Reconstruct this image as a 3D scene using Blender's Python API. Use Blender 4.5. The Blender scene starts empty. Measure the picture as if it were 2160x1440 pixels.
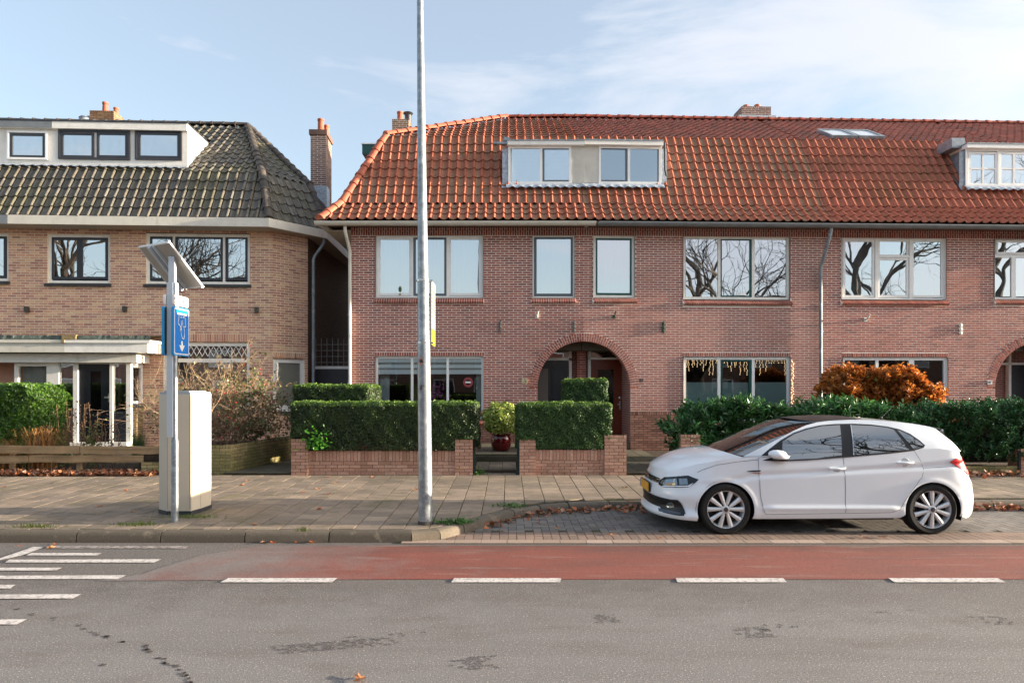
import bpy, bmesh, math, random
import numpy as np
from mathutils import Vector, Matrix
rad = math.radians
C = bpy.context.scene.collection
SC = bpy.context.scene
# ------------------------------------------------------------------ camera, sky, sun, exposure
F, CX, CY, H = 1440.0, 1072.0, 812.0, 1.85          # focal length and principal point (photo pixels), eye height
cam = bpy.data.cameras.new('camera'); camo = bpy.data.objects.new('camera', cam); C.objects.link(camo)
camo.location = (0, 0, H); camo.rotation_euler = (rad(90), 0, 0)
cam.sensor_width = 36; cam.lens = 24; cam.shift_x = .0037; cam.shift_y = .0426
cam.clip_start = .1; cam.clip_end = 2000
SC.camera = camo
SUN_EL, SUN_ROT = 7.2, 90.5
w = bpy.data.worlds.new('World'); SC.world = w; w.use_nodes = True
nt = w.node_tree; nt.nodes.clear()
def wn(t, **k):
    n = nt.nodes.new(t)
    for a, b in k.items(): setattr(n, a, b)
    return n
out = wn('ShaderNodeOutputWorld'); bg = wn('ShaderNodeBackground'); sky = wn('ShaderNodeTexSky')
sky.sky_type = 'NISHITA'; sky.sun_disc = False; sky.sun_elevation = rad(SUN_EL); sky.sun_rotation = rad(SUN_ROT)
sky.air_density = 1.0; sky.dust_density = .6; sky.ozone_density = 1.6
tc = wn('ShaderNodeTexCoord')
mp = wn('ShaderNodeMapping'); mp.inputs['Scale'].default_value = (1.1, 1.1, 3.6); mp.inputs['Rotation'].default_value = (0, rad(-16), 0)
nz = wn('ShaderNodeTexNoise'); nz.inputs['Scale'].default_value = 1.9; nz.inputs['Detail'].default_value = 9; nz.inputs['Roughness'].default_value = .58; nz.inputs['Distortion'].default_value = .5
nt.links.new(tc.outputs['Generated'], mp.inputs['Vector']); nt.links.new(mp.outputs[0], nz.inputs['Vector'])
sx = wn('ShaderNodeSeparateXYZ'); nt.links.new(tc.outputs['Generated'], sx.inputs[0])
def wmath(op, a, b):
    n = wn('ShaderNodeMath', operation=op)
    for i, v in enumerate((a, b)):
        if isinstance(v, (int, float)): n.inputs[i].default_value = v
        else: nt.links.new(v, n.inputs[i])
    return n.outputs[0]
bias = wmath('ADD', wmath('MULTIPLY', sx.outputs['X'], .26), nz.outputs['Fac'])
bias = wmath('ADD', bias, wmath('MULTIPLY', sx.outputs['Z'], -.05))
rp = wn('ShaderNodeValToRGB'); rp.color_ramp.elements[0].position = .31; rp.color_ramp.elements[1].position = .70
rp.color_ramp.elements[0].color = (0, 0, 0, 1); rp.color_ramp.elements[1].color = (1, 1, 1, 1); rp.color_ramp.interpolation = 'EASE'
nt.links.new(bias, rp.inputs[0])
hz_ = wn('ShaderNodeMapRange'); hz_.inputs['From Min'].default_value = 0; hz_.inputs['From Max'].default_value = .55; hz_.inputs['To Min'].default_value = .72; hz_.inputs['To Max'].default_value = 0
nt.links.new(sx.outputs['Z'], hz_.inputs[0])
cov = wmath('MAXIMUM', wmath('MULTIPLY', rp.outputs[0], .93), hz_.outputs[0]); cov = wmath('MAXIMUM', cov, .36)
mx = wn('ShaderNodeMixRGB'); nt.links.new(cov, mx.inputs[0]); nt.links.new(sky.outputs[0], mx.inputs[1])
# clouds are lit brighter and warmer towards the low sun
sd_ = wn('ShaderNodeVectorMath', operation='DOT_PRODUCT'); nt.links.new(tc.outputs['Generated'], sd_.inputs[0])
sd_.inputs[1].default_value = (math.sin(rad(SUN_ROT)) * math.cos(rad(SUN_EL)), math.cos(rad(SUN_ROT)) * math.cos(rad(SUN_EL)), math.sin(rad(SUN_EL)))
glow = wmath('POWER', wmath('MAXIMUM', sd_.outputs['Value'], 0.0), 8.0)
cm = wn('ShaderNodeMixRGB'); nt.links.new(glow, cm.inputs[0]); cm.inputs[1].default_value = (2.22, 2.30, 2.52, 1); cm.inputs[2].default_value = (22.0, 19.6, 16.6, 1)
nt.links.new(cm.outputs[0], mx.inputs[2])
nt.links.new(mx.outputs[0], bg.inputs[0]); bg.inputs[1].default_value = .084
nt.links.new(bg.outputs[0], out.inputs[0])
sl = bpy.data.lights.new('sun', 'SUN'); sl.energy = 3.6; sl.angle = rad(.53); sl.color = (1, .84, .64)
so = bpy.data.objects.new('sun', sl); C.objects.link(so)
_d = Vector((math.sin(rad(SUN_ROT)) * math.cos(rad(SUN_EL)), math.cos(rad(SUN_ROT)) * math.cos(rad(SUN_EL)), math.sin(rad(SUN_EL))))
so.rotation_euler = _d.to_track_quat('Z', 'Y').to_euler(); so.location = (30, 0, 20)
vs = SC.view_settings; vs.view_transform = 'Standard'; vs.look = 'None'; vs.gamma = 1; vs.use_curve_mapping = False; vs.exposure = 2.3
SC.cycles.max_bounces = 8; SC.cycles.transparent_max_bounces = 12

# ------------------------------------------------------------------ helpers
rng = random.Random(7); nrg = np.random.default_rng(7)
def px_(px, D): return (px - CX) * D / F
def pz_(py, D): return H - (py - CY) * D / F
def gnd(px, py, z=0.0):                               # photo pixel to the point on the level z
    D = (H - z) * F / (py - CY)
    return (px_(px, D), D, z)
def lin(h):
    c = [int(h[i:i + 2], 16) / 255 for i in (0, 2, 4)]
    return tuple(x / 12.92 if x <= .04045 else ((x + .055) / 1.055) ** 2.4 for x in c) + (1,)
class MB:
    def __init__(s): s.v = []; s.f = []; s.m = []; s.mi = 0; s.T = None; s.a = None
    def add(s, vs, fs, attr=None):
        b = len(s.v)
        if s.T is not None: vs = [tuple(s.T @ Vector(v)) for v in vs]
        s.v += [tuple(v) for v in vs]
        s.f += [tuple(b + i for i in f) for f in fs]; s.m += [s.mi] * len(fs)
        if attr is not None:
            if s.a is None: s.a = [0.0] * b
            s.a += list(attr)
        return s
    def quad(s, a, b, c, d): return s.add([a, b, c, d], [(0, 1, 2, 3)])
    def box(s, x0, x1, y0, y1, z0, z1, skip=''):
        v = [(x0, y0, z0), (x1, y0, z0), (x1, y1, z0), (x0, y1, z0), (x0, y0, z1), (x1, y0, z1), (x1, y1, z1), (x0, y1, z1)]
        f = {'d': (0, 3, 2, 1), 'u': (4, 5, 6, 7), 'f': (0, 1, 5, 4), 'r': (1, 2, 6, 5), 'b': (2, 3, 7, 6), 'l': (3, 0, 4, 7)}
        return s.add(v, [f[k] for k in 'dufrbl' if k not in skip])
    def bbox(s, x0, x1, y0, y1, z0, z1, c=.006):       # box with a chamfered top edge and no bottom
        v = [(x0, y0, z0), (x1, y0, z0), (x1, y1, z0), (x0, y1, z0), (x0, y0, z1 - c), (x1, y0, z1 - c), (x1, y1, z1 - c), (x0, y1, z1 - c),
             (x0 + c, y0 + c, z1), (x1 - c, y0 + c, z1), (x1 - c, y1 - c, z1), (x0 + c, y1 - c, z1)]
        f = [(0, 1, 5, 4), (1, 2, 6, 5), (2, 3, 7, 6), (3, 0, 4, 7), (4, 5, 9, 8), (5, 6, 10, 9), (6, 7, 11, 10), (7, 4, 8, 11), (8, 9, 10, 11)]
        return s.add(v, f)
    def prism(s, poly, z0, z1, axis='z'):             # extrude an xy polygon (or xz with axis y)
        n = len(poly)
        P = (lambda p, h: (p[0], p[1], h)) if axis == 'z' else ((lambda p, h: (p[0], h, p[1])) if axis == 'y' else (lambda p, h: (h, p[0], p[1])))
        v = [P(p, z0) for p in poly] + [P(p, z1) for p in poly]
        f = [tuple(range(n))[::-1], tuple(range(n, 2 * n))] + [(i, (i + 1) % n, n + (i + 1) % n, n + i) for i in range(n)]
        return s.add(v, f)
    def tube(s, path, r, seg=8, cap=True):
        path = [Vector(p) for p in path]; n = len(path)
        rs = r if isinstance(r, (list, tuple)) else [r] * n
        vs = []; up = None
        for i, p in enumerate(path):
            d = (path[min(i + 1, n - 1)] - path[max(i - 1, 0)])
            d = d.normalized() if d.length > 1e-9 else Vector((0, 0, 1))
            if up is None: up = d.orthogonal().normalized()
            up = (up - d * up.dot(d)); up = up.normalized() if up.length > 1e-6 else d.orthogonal().normalized()
            q = d.cross(up)
            for k in range(seg):
                a = 2 * math.pi * k / seg
                vs.append(p + (up * math.cos(a) + q * math.sin(a)) * rs[i])
        fs = [(i * seg + k, i * seg + (k + 1) % seg, (i + 1) * seg + (k + 1) % seg, (i + 1) * seg + k) for i in range(n - 1) for k in range(seg)]
        if cap: fs += [tuple(range(seg))[::-1], tuple(range((n - 1) * seg, n * seg))]
        return s.add(vs, fs)
    def lathe(s, prof, o=(0, 0, 0), seg=24, axis='z'):
        vs = []
        for r, h in prof:
            for k in range(seg):
                a = 2 * math.pi * k / seg
                x, y = r * math.cos(a), r * math.sin(a)
                vs.append((o[0] + x, o[1] + y, o[2] + h) if axis == 'z' else (o[0] + x, o[1] + h, o[2] + y))
        n = len(prof)
        fs = [(i * seg + k, i * seg + (k + 1) % seg, (i + 1) * seg + (k + 1) % seg, (i + 1) * seg + k) for i in range(n - 1) for k in range(seg)]
        return s.add(vs, fs)
    def ball(s, o, r, seg=8, rings=6, sc=(1, 1, 1)):
        vs = []
        for i in range(rings + 1):
            t = math.pi * i / rings
            for k in range(seg):
                a = 2 * math.pi * k / seg
                vs.append((o[0] + r * sc[0] * math.sin(t) * math.cos(a), o[1] + r * sc[1] * math.sin(t) * math.sin(a), o[2] - r * sc[2] * math.cos(t)))
        fs = [(i * seg + k, i * seg + (k + 1) % seg, (i + 1) * seg + (k + 1) % seg, (i + 1) * seg + k) for i in range(rings) for k in range(seg)]
        return s.add(vs, fs)
    def mesh(s, name, mats, smooth=False, sharp=None):
        me = bpy.data.meshes.new(name); me.from_pydata(s.v, [], s.f)
        for m in (mats if isinstance(mats, (list, tuple)) else [mats]): me.materials.append(m)
        if any(s.m): me.polygons.foreach_set('material_index', s.m)
        if s.a is not None:
            a = me.attributes.new('pan', 'FLOAT', 'POINT'); a.data.foreach_set('value', s.a + [0.0] * (len(s.v) - len(s.a)))
        if smooth or sharp: me.polygons.foreach_set('use_smooth', [True] * len(me.polygons))
        if sharp: me.set_sharp_from_angle(angle=rad(sharp))
        me.update(); return me
    def build(s, name, mats, parent=None, smooth=False, sharp=None, kind=None, weld=False):
        me = s.mesh(name, mats, smooth, sharp)
        if weld:
            bm = bmesh.new(); bm.from_mesh(me); bmesh.ops.remove_doubles(bm, verts=bm.verts, dist=1e-4); bm.to_mesh(me); bm.free()
        return link(name, me, parent, kind=kind)
def link(name, me, parent=None, loc=None, rot=None, kind=None):
    o = bpy.data.objects.new(name, me); C.objects.link(o)
    if parent is not None: o.parent = parent
    if loc is not None: o.location = loc
    if rot is not None: o.rotation_euler = rot
    if kind: o['kind'] = kind
    return o
def tag(o, label, cat, group=None, kind=None):
    o['label'] = label; o['category'] = cat
    if group: o['group'] = group
    if kind: o['kind'] = kind
    return o
def thing(name, label, cat, loc=(0, 0, 0), rz=0, group=None):
    o = link(name, None, None, loc, (0, 0, rz)); return tag(o, label, cat, group)
def struct(o): o['kind'] = 'structure'; return o

# ------------------------------------------------------------------ materials
MATS = {}
def mat(name, col, rough=.6, noise=None, bump=None, metal=0, spec=.5, coat=0, emit=None, ramp=None, stain=None, trans=0, coord='Position', rough2=None):
    """col: hex. noise: (scale, amount) value jitter. bump: (scale, strength). ramp: hex list spread by piece. stain: list of (scale, lo, hi, hex, amount[, stretch])"""
    if name in MATS: return MATS[name]
    m = bpy.data.materials.new(name); m.use_nodes = True; MATS[name] = m
    t = m.node_tree; N = t.nodes; L = t.links; b = N['Principled BSDF']
    b.inputs['Roughness'].default_value = rough; b.inputs['Metallic'].default_value = metal; b.inputs['Specular IOR Level'].default_value = spec
    if coat: b.inputs['Coat Weight'].default_value = coat; b.inputs['Coat Roughness'].default_value = .03
    geo = N.new('ShaderNodeNewGeometry'); tcn = N.new('ShaderNodeTexCoord')
    P = geo.outputs['Position'] if coord == 'Position' else tcn.outputs['Object']
    def vec(stretch=None):
        if not stretch: return P
        mpn = N.new('ShaderNodeMapping'); mpn.inputs['Scale'].default_value = stretch; L.new(P, mpn.inputs[0]); return mpn.outputs[0]
    def noise_(scale, det=4, stretch=None, rgh=.6):
        n = N.new('ShaderNodeTexNoise'); n.inputs['Scale'].default_value = scale; n.inputs['Detail'].default_value = det; n.inputs['Roughness'].default_value = rgh
        L.new(vec(stretch), n.inputs['Vector']); return n.outputs['Fac']
    def rng_(s, a, b_, c, d):
        n = N.new('ShaderNodeMapRange'); n.inputs[1].default_value = a; n.inputs[2].default_value = b_; n.inputs[3].default_value = c; n.inputs[4].default_value = d
        L.new(s, n.inputs[0]); return n.outputs[0]
    def mix(f, a, c, mode='MIX'):
        n = N.new('ShaderNodeMixRGB'); n.blend_type = mode
        for i, v in ((0, f), (1, a), (2, c)):
            if hasattr(v, 'default_value') or hasattr(v, 'links'): L.new(v, n.inputs[i])
            else: n.inputs[i].default_value = v
        return n.outputs[0]
    cur = lin(col) if col else (1, 1, 1, 1)
    if ramp:
        oi = N.new('ShaderNodeObjectInfo'); ad = N.new('ShaderNodeMath'); ad.operation = 'ADD'
        L.new(oi.outputs['Random'], ad.inputs[0]); L.new(geo.outputs['Random Per Island'], ad.inputs[1])
        fr = N.new('ShaderNodeMath'); fr.operation = 'FRACT'; L.new(ad.outputs[0], fr.inputs[0])
        r = N.new('ShaderNodeValToRGB'); e = r.color_ramp.elements
        while len(e) < len(ramp): e.new(.5)
        for i, h in enumerate(ramp): e[i].position = i / (len(ramp) - 1); e[i].color = lin(h)
        L.new(fr.outputs[0], r.inputs[0]); cur = r.outputs[0]
    for st in (stain or []):
        sc, lo, hi, hx, am = st[:5]
        if sc == 'pan':
            at = N.new('ShaderNodeAttribute'); at.attribute_name = 'pan'
            src = at.outputs['Fac']; k = rng_(src, lo, hi, 0, am)
            q = N.new('ShaderNodeMath'); q.operation = 'MULTIPLY'; L.new(k, q.inputs[0]); L.new(rng_(noise_(1.1, 3), .36, .60, .3, 1), q.inputs[1]); k = q.outputs[0]
        elif sc == 'x' or sc == 'y':
            sp = N.new('ShaderNodeSeparateXYZ'); L.new(geo.outputs['Position'], sp.inputs[0])
            ad = N.new('ShaderNodeMath'); ad.operation = 'ADD'; L.new(sp.outputs[0 if sc == 'x' else 1], ad.inputs[0])
            L.new(rng_(noise_(st[5], 6, rgh=.7), .25, .75, -st[6], st[6]), ad.inputs[1]); k = rng_(ad.outputs[0], lo, hi, am, 0) if lo < hi else rng_(ad.outputs[0], hi, lo, 0, am)
        else:
            k = rng_(noise_(sc, 5, st[5] if len(st) > 5 else None), lo, hi, 0, am)
        cur = mix(k, cur, lin(hx))
    if noise:
        k = rng_(noise_(noise[0], 6), .33, .67, 1 - noise[1], 1 + noise[1])
        cc = N.new('ShaderNodeCombineXYZ')
        for i in range(3): L.new(k, cc.inputs[i])
        cur = mix(1.0, cur, cc.outputs[0], 'MULTIPLY')
    if hasattr(cur, 'links'): L.new(cur, b.inputs['Base Color'])
    else: b.inputs['Base Color'].default_value = cur
    if bump:
        bn = N.new('ShaderNodeBump'); bn.inputs['Strength'].default_value = bump[1]; bn.inputs['Distance'].default_value = bump[2] if len(bump) > 2 else .01
        L.new(noise_(bump[0], 6), bn.inputs['Height']); L.new(bn.outputs[0], b.inputs['Normal'])
    if rough2: L.new(rng_(noise_(rough2[0], 4), .35, .65, rough2[1], rough2[2]), b.inputs['Roughness'])
    if emit: b.inputs['Emission Color'].default_value = lin(emit[0]); b.inputs['Emission Strength'].default_value = emit[1]
    if trans:
        tr = N.new('ShaderNodeBsdfTranslucent'); ms = N.new('ShaderNodeMixShader'); ms.inputs[0].default_value = trans
        if hasattr(cur, 'links'): L.new(cur, tr.inputs[0])
        else: tr.inputs[0].default_value = cur
        L.new(b.outputs[0], ms.inputs[1]); L.new(tr.outputs[0], ms.inputs[2]); L.new(ms.outputs[0], N['Material Output'].inputs[0])
    return m
def glass(name, refl, tint=(1, 1, 1, 1), rough=.0, wob=.03):
    if name in MATS: return MATS[name]
    m = bpy.data.materials.new(name); m.use_nodes = True; MATS[name] = m
    t = m.node_tree; N = t.nodes; L = t.links; N.remove(N['Principled BSDF'])
    g = N.new('ShaderNodeBsdfGlossy'); g.inputs['Roughness'].default_value = rough; g.inputs['Color'].default_value = (.93, .97, 1, 1)
    tr = N.new('ShaderNodeBsdfTransparent'); tr.inputs[0].default_value = tint
    lw = N.new('ShaderNodeLayerWeight'); lw.inputs[0].default_value = .25
    mr = N.new('ShaderNodeMapRange'); mr.inputs[3].default_value = refl; mr.inputs[4].default_value = 1; L.new(lw.outputs['Fresnel'], mr.inputs[0])
    ns = N.new('ShaderNodeTexNoise'); ns.inputs['Scale'].default_value = 1.6; ns.inputs['Detail'].default_value = 1
    gp = N.new('ShaderNodeNewGeometry'); L.new(gp.outputs['Position'], ns.inputs['Vector'])
    bn = N.new('ShaderNodeBump'); bn.inputs['Strength'].default_value = wob; bn.inputs['Distance'].default_value = .05; L.new(ns.outputs['Fac'], bn.inputs['Height']); L.new(bn.outputs[0], g.inputs['Normal'])
    ms = N.new('ShaderNodeMixShader'); L.new(mr.outputs[0], ms.inputs[0]); L.new(tr.outputs[0], ms.inputs[1]); L.new(g.outputs[0], ms.inputs[2]); L.new(ms.outputs[0], N['Material Output'].inputs[0])
    return m
def brick_tex(name, cols, mortar, sc=1.0):
    if name in MATS: return MATS[name]
    m = bpy.data.materials.new(name); m.use_nodes = True; MATS[name] = m
    t = m.node_tree; N = t.nodes; L = t.links; b = N['Principled BSDF']; b.inputs['Roughness'].default_value = .9
    gp = N.new('ShaderNodeNewGeometry'); sp = N.new('ShaderNodeSeparateXYZ'); L.new(gp.outputs['Position'], sp.inputs[0])
    ad = N.new('ShaderNodeMath'); ad.operation = 'ADD'; L.new(sp.outputs[0], ad.inputs[0]); L.new(sp.outputs[1], ad.inputs[1])
    cb = N.new('ShaderNodeCombineXYZ'); L.new(ad.outputs[0], cb.inputs[0]); L.new(sp.outputs[2], cb.inputs[1])
    br = N.new('ShaderNodeTexBrick'); br.inputs['Scale'].default_value = 1; br.inputs['Brick Width'].default_value = .22 * sc; br.inputs['Row Height'].default_value = .0593 * sc; br.inputs['Mortar Size'].default_value = .006 * sc
    br.inputs['Color1'].default_value = lin(cols[0]); br.inputs['Color2'].default_value = lin(cols[1]); br.inputs['Mortar'].default_value = lin(mortar)
    L.new(cb.outputs[0], br.inputs['Vector']); L.new(br.outputs['Color'], b.inputs['Base Color'])
    return m
BR83 = ['a35c4a', '8c4e40', 'ae6654', '7a443a', 'a2584a', '945246', 'b26c5a', '884c40']
BR85 = ['a66656', '965a50', 'ac6c5c', '8a5448', 'a8685a', '9c6052']
BRLT = ['e0b08c', 'bd8470', 'e6bf98', 'b07868', 'd8a080', 'e4ba92', 'c2887a', 'daae8c', 'a87264', 'cf9c7e']
def bricks_mat(name, ramp, dark='3a2a26'):
    return mat(name, None, .88, noise=(60, .16), bump=(220, .35, .004), ramp=ramp, stain=[(.55, .52, .8, dark, .35, (1, 1, .5)), (9, .6, .8, dark, .25)])
m_br83 = bricks_mat('red_brick', BR83); m_br85 = bricks_mat('rose_brick', BR85)
m_brlt = bricks_mat('yellow_brick', BRLT, '4a3020')
m_plinth = bricks_mat('plinth_brick', ['966a5c', 'a07464', '80584c', '8e6254', 'a87c6c'])
m_gwall = mat('garden_brick', None, .9, noise=(40, .2), bump=(150, .5, .005), ramp=['bb8f7a', 'c79e8a', 'ac806c', 'bf9480', 'a67a68'], stain=[(2.5, .50, .72, '77724e', .45), (14, .6, .75, 'd4c6b0', .35)])
m_ywall = mat('mossy_brick', None, .95, noise=(40, .25), bump=(150, .6, .006), ramp=['a8966a', '94845a', 'b8a676', '847654', 'ae9a70'], stain=[(1.6, .42, .66, '6a6e3c', .7), (18, .62, .75, 'cfc6a2', .5)])
m_mort = mat('pale_mortar', 'e9ddd3', .95, noise=(25, .12), stain=[(.8, .5, .75, '8c7466', .5)])
m_mortl = mat('cream_mortar', 'ecdcc6', .95, noise=(25, .12), stain=[(.8, .5, .75, '9c7c5c', .4)])
m_mortd = mat('dark_mortar', '5c4c42', .95, noise=(25, .2), stain=[(3, .5, .7, '4c4a30', .6)])
m_white = mat('white_window_paint', 'f1f0ed', .35, noise=(8, .04))
m_cream = mat('cream_paint', 'efece4', .45, noise=(6, .06), stain=[(2.5, .55, .8, 'a79b86', .4, (1, 1, .25))])
m_grey = mat('grey_sash_paint', '5c646b', .4); m_dgrey = mat('dark_grey_paint', '34363c', .4, noise=(10, .06)); m_green = mat('green_sash_paint', '0f4a46', .35)
m_zinc = mat('zinc', '8b949c', .45, metal=.35, noise=(6, .18), stain=[(5, .55, .7, 'c3cad0', .6)])
m_lead = mat('lead_flashing', 'a9b4c0', .5, metal=.15, noise=(18, .3), bump=(30, .6, .02))
m_gutw = mat('cream_gutter', 'd8d3c6', .45, noise=(5, .06), stain=[(7, .58, .8, '8d8574', .4, (1, 1, .2))]); m_gutg = mat('grey_gutter', '7d8184', .45, metal=.1, noise=(5, .12))
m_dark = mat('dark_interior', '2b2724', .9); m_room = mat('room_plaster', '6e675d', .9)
m_soffit = mat('soffit_board', '6a5d55', .7)
m_black = mat('black_door_paint', '2c3036', .3); m_brown = mat('brown_door_wood', '72301f', .3, noise=(30, .25))
m_glU = glass('window_glass', .62); m_glD = glass('dark_window_glass', .42, (.8, .85, .85, 1)); m_glL = glass('low_window_glass', .08, (.9, .95, .95, 1), wob=.02)
m_curt = mat('net_curtain', 'd5dad8', .9, trans=.3); m_blind = mat('window_blind', 'f4f6f6', .8); m_bgrey = mat('grey_blind', 'a5a298', .8, noise=(12, .05))
m_steel = mat('steel_handle', 'c9c9c9', .25, metal=.9)
TO = ['ad6650', 'a25d47', 'b4735d', '985543', 'b16b54', 'a6624c', '8e5040']
m_tile = mat('orange_roof_tile', None, .85, spec=.15, noise=(30, .2), bump=(60, .3, .01), ramp=TO, stain=[('pan', .15, .7, '8a7864', .95), (.7, .50, .70, '8a5844', .5), (4, .55, .72, '5a4a34', .55), (30, .62, .70, 'b0a48c', .35)])
m_tile2 = mat('red_roof_tile', None, .88, spec=.15, noise=(30, .2), bump=(60, .3, .01), ramp=['b46c58', 'a86450', 'bc745e', 'a05c4a', 'b66e5a'], stain=[('pan', .3, .9, '745846', .75), (.7, .5, .72, '7a5a40', .5), (4, .56, .74, '54442e', .5), (30, .62, .70, 'a89a84', .3)])
m_tile3 = mat('weathered_roof_tile', None, .9, spec=.15, noise=(30, .25), bump=(60, .3, .01), ramp=['b87262', 'a06658', 'c07c68', '946458', 'ae7060'], stain=[(2.2, .45, .65, '7c6258', .6), (9, .55, .7, '3d3428', .5)])
m_tileb = mat('dark_roof_tile', None, .62, noise=(30, .25), bump=(60, .4, .01), ramp=['5e5c56', '4e4c48', '6a6862', '555248', '60564a', '46463f'], stain=[(.9, .46, .66, '5a5838', .55), (6, .52, .68, '7a7060', .55), (40, .66, .74, 'a39d8c', .5)])
m_under = mat('roof_underlay', '241a16', .95)
m_hip = mat('hip_tile', None, .65, noise=(20, .18), bump=(60, .2, .01), ramp=['b05e44', 'a4543c', 'b8684c'], stain=[(4, .55, .75, '8a5a48', .6)])
m_hipb = mat('dark_hip_tile', None, .7, noise=(20, .2), ramp=['3e3b38', '4a4440', '383634'], stain=[(6, .5, .7, '7c6a55', .5)])
m_hip3 = mat('weathered_ridge_tile', None, .7, noise=(20, .2), ramp=['9a4a34', '8a4232', 'a85238'])
m_clay = mat('clay_pot', 'a35a42', .7, noise=(14, .2)); m_chim = bricks_mat('chimney_brick', ['86685c', '745850', '947668', '665048'])
m_chiml = bricks_mat('mossy_chimney_brick', ['947050', '86624a', 'a48260', '705444'])
# ------------------------------------------------------------------ ground, road, pavement
m_asph = mat('asphalt', '757271', .85, noise=(120, .55), bump=(260, .8, .006), stain=[('y', 6.5, 5.2, '4f4a47', .8, 1.8, .7), (.45, .42, .66, '686462', .5, (.5, 1.6, 1)), (1.3, .5, .66, '5f5b59', .5, (.04, 1, 1)), (3.2, .52, .68, '5f5753', .5, (.35, 1.3, 1)), (75, .58, .66, 'c4bab4', .8), (55, .60, .68, '3c3633', .7)])
m_red = mat('red_asphalt', '7b4238', .85, noise=(120, .45), bump=(260, .8, .006), stain=[('y', 7.98, 7.5, '553a32', .9, 1.6, .25), (1.5, .46, .66, '5c3a34', .6, (.3, 1.2, 1)), (4.5, .56, .70, '85766f', .55, (.2, 1.6, 1)), (90, .64, .72, 'b08a80', .6), ('x', -4.0, -.9, '706d6b', 1.0, 1.3, 1.5)])
m_red.node_tree  # the lane thins out to bare asphalt at its worn end
m_paint = mat('road_paint', 'cfc8c2', .75, noise=(40, .12), stain=[(30, .52, .62, '7c7673', .7), (4, .5, .7, '938b86', .55)])
m_paintw = mat('worn_road_paint', 'a39a94', .8, noise=(30, .25), stain=[(16, .42, .56, '6a625e', .9)])
m_soil = mat('garden_soil', '3b2e22', .95, noise=(12, .4), bump=(25, .8, .05))
m_joint = mat('mossy_joint', '33301f', .95, noise=(20, .4), stain=[(1.2, .5, .62, '4f5a22', .8)])
SLB = ['8e7e70', '807264', '9a8876', '76695c', '92806e', '847668', 'a08e7a', '7a6c5c']
m_slab = mat('paving_slab', None, .9, noise=(110, .34), bump=(200, .5, .004), ramp=SLB, stain=[(.8, .46, .66, '5a5444', .6), (5, .52, .70, '564e40', .5), (2, .56, .70, '5c5a30', .45)])
m_slabd = mat('mossy_paving_slab', None, .9, noise=(90, .25), bump=(160, .5, .004), ramp=['5c5648', '665e4e', '524e40'], stain=[(1.5, .48, .66, '454624', .6)])
m_paver = mat('grey_paver', None, .85, noise=(90, .25), bump=(160, .5, .004), ramp=['686360', '74706c', '5e5a57', '7a746e', '645d57'], stain=[(1.3, .55, .72, '4a4238', .5)])
m_paverp = mat('pink_paver', None, .9, noise=(90, .25), bump=(160, .5, .004), ramp=['7e6a5e', '8a7466', '726056'], stain=[(3, .5, .7, '6a5a4e', .5)])
m_kerb = mat('kerb_concrete', None, .9, noise=(80, .3), bump=(150, .6, .006), ramp=['5c5449', '544d43', '645b50', '6a6156'], stain=[(1.5, .5, .7, '4c4638', .55), (7, .6, .75, 'a0937e', .4)])
m_flush = mat('flush_kerb_stone', None, .9, noise=(80, .2), bump=(150, .4, .004), ramp=['a08b7e', '93806f', 'ac978a'])

struct(MB().box(-400, 400, -300, 300, -.5, -.03).build('ground', m_soil))
struct(MB().quad((-120, -2, 0), (120, -2, 0), (120, 8.3, 0), (-120, 8.3, 0)).build('road', m_asph))
# red cycle lane with a ragged start
lp = [gnd(*p, .004) for p in [(200, 1224), (262, 1216), (300, 1209), (330, 1199), (372, 1186), (400, 1178), (424, 1171), (470, 1163), (520, 1155), (560, 1150)]]
lane = MB(); far = [(p[0], p[1], .004) for p in lp] + [(60, 7.96, .004), (60, 6.5, .004)]
for i in range(len(lp) - 1):
    pass
lane.add(far + [(-1.0, 6.5, .004)], [tuple(range(len(far) + 1))][::1])
lo = lane.build('cycle_lane', m_red)
if lo.data.polygons[0].normal.z < 0: lo.data.flip_normals()
struct(lo)
def strip(name, pts, m, z=.008):
    b = MB(); b.add([(p[0], p[1], z) for p in pts], [tuple(range(len(pts)))])
    o = b.build(name, m)
    if o.data.polygons[0].normal.z < 0: o.data.flip_normals()
    return struct(o)
for x0, x1 in [(-4.75, -3.72), (-2.687, -1.642), (-.525, .498), (1.593, 2.62), (3.625, 4.67), (5.65, 6.7), (7.7, 8.75)][1:]:
    strip('lane_marking', [(x0 - .01, 6.39), (x1 - .01, 6.39), (x1 + .01, 6.53), (x0 + .01, 6.53)], m_paint)
for q in [[(-30, 1189), (50, 1171), (92, 1155), (70, 1154), (0, 1178), (-30, 1184)], [(55, 1172), (205, 1172), (215, 1167), (66, 1167)], [(10, 1187), (326, 1187), (340, 1180), (20, 1181)], [(-60, 1204), (118, 1204), (131, 1198), (-60, 1198)],
          [(-60, 1222), (250, 1222), (266, 1214), (-60, 1215)], [(-60, 1242), (22, 1242), (33, 1234), (-60, 1235)], [(-60, 1264), (154, 1263), (172, 1254), (-60, 1255)], [(-60, 1318), (36, 1318), (57, 1307), (-60, 1308)]]:
    strip('hatch_marking', [gnd(*p) for p in q], m_paint)
strip('worn_marking', [gnd(*p) for p in [(95, 1157), (392, 1157), (397, 1152), (100, 1152)]], m_paintw, .007)
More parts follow.
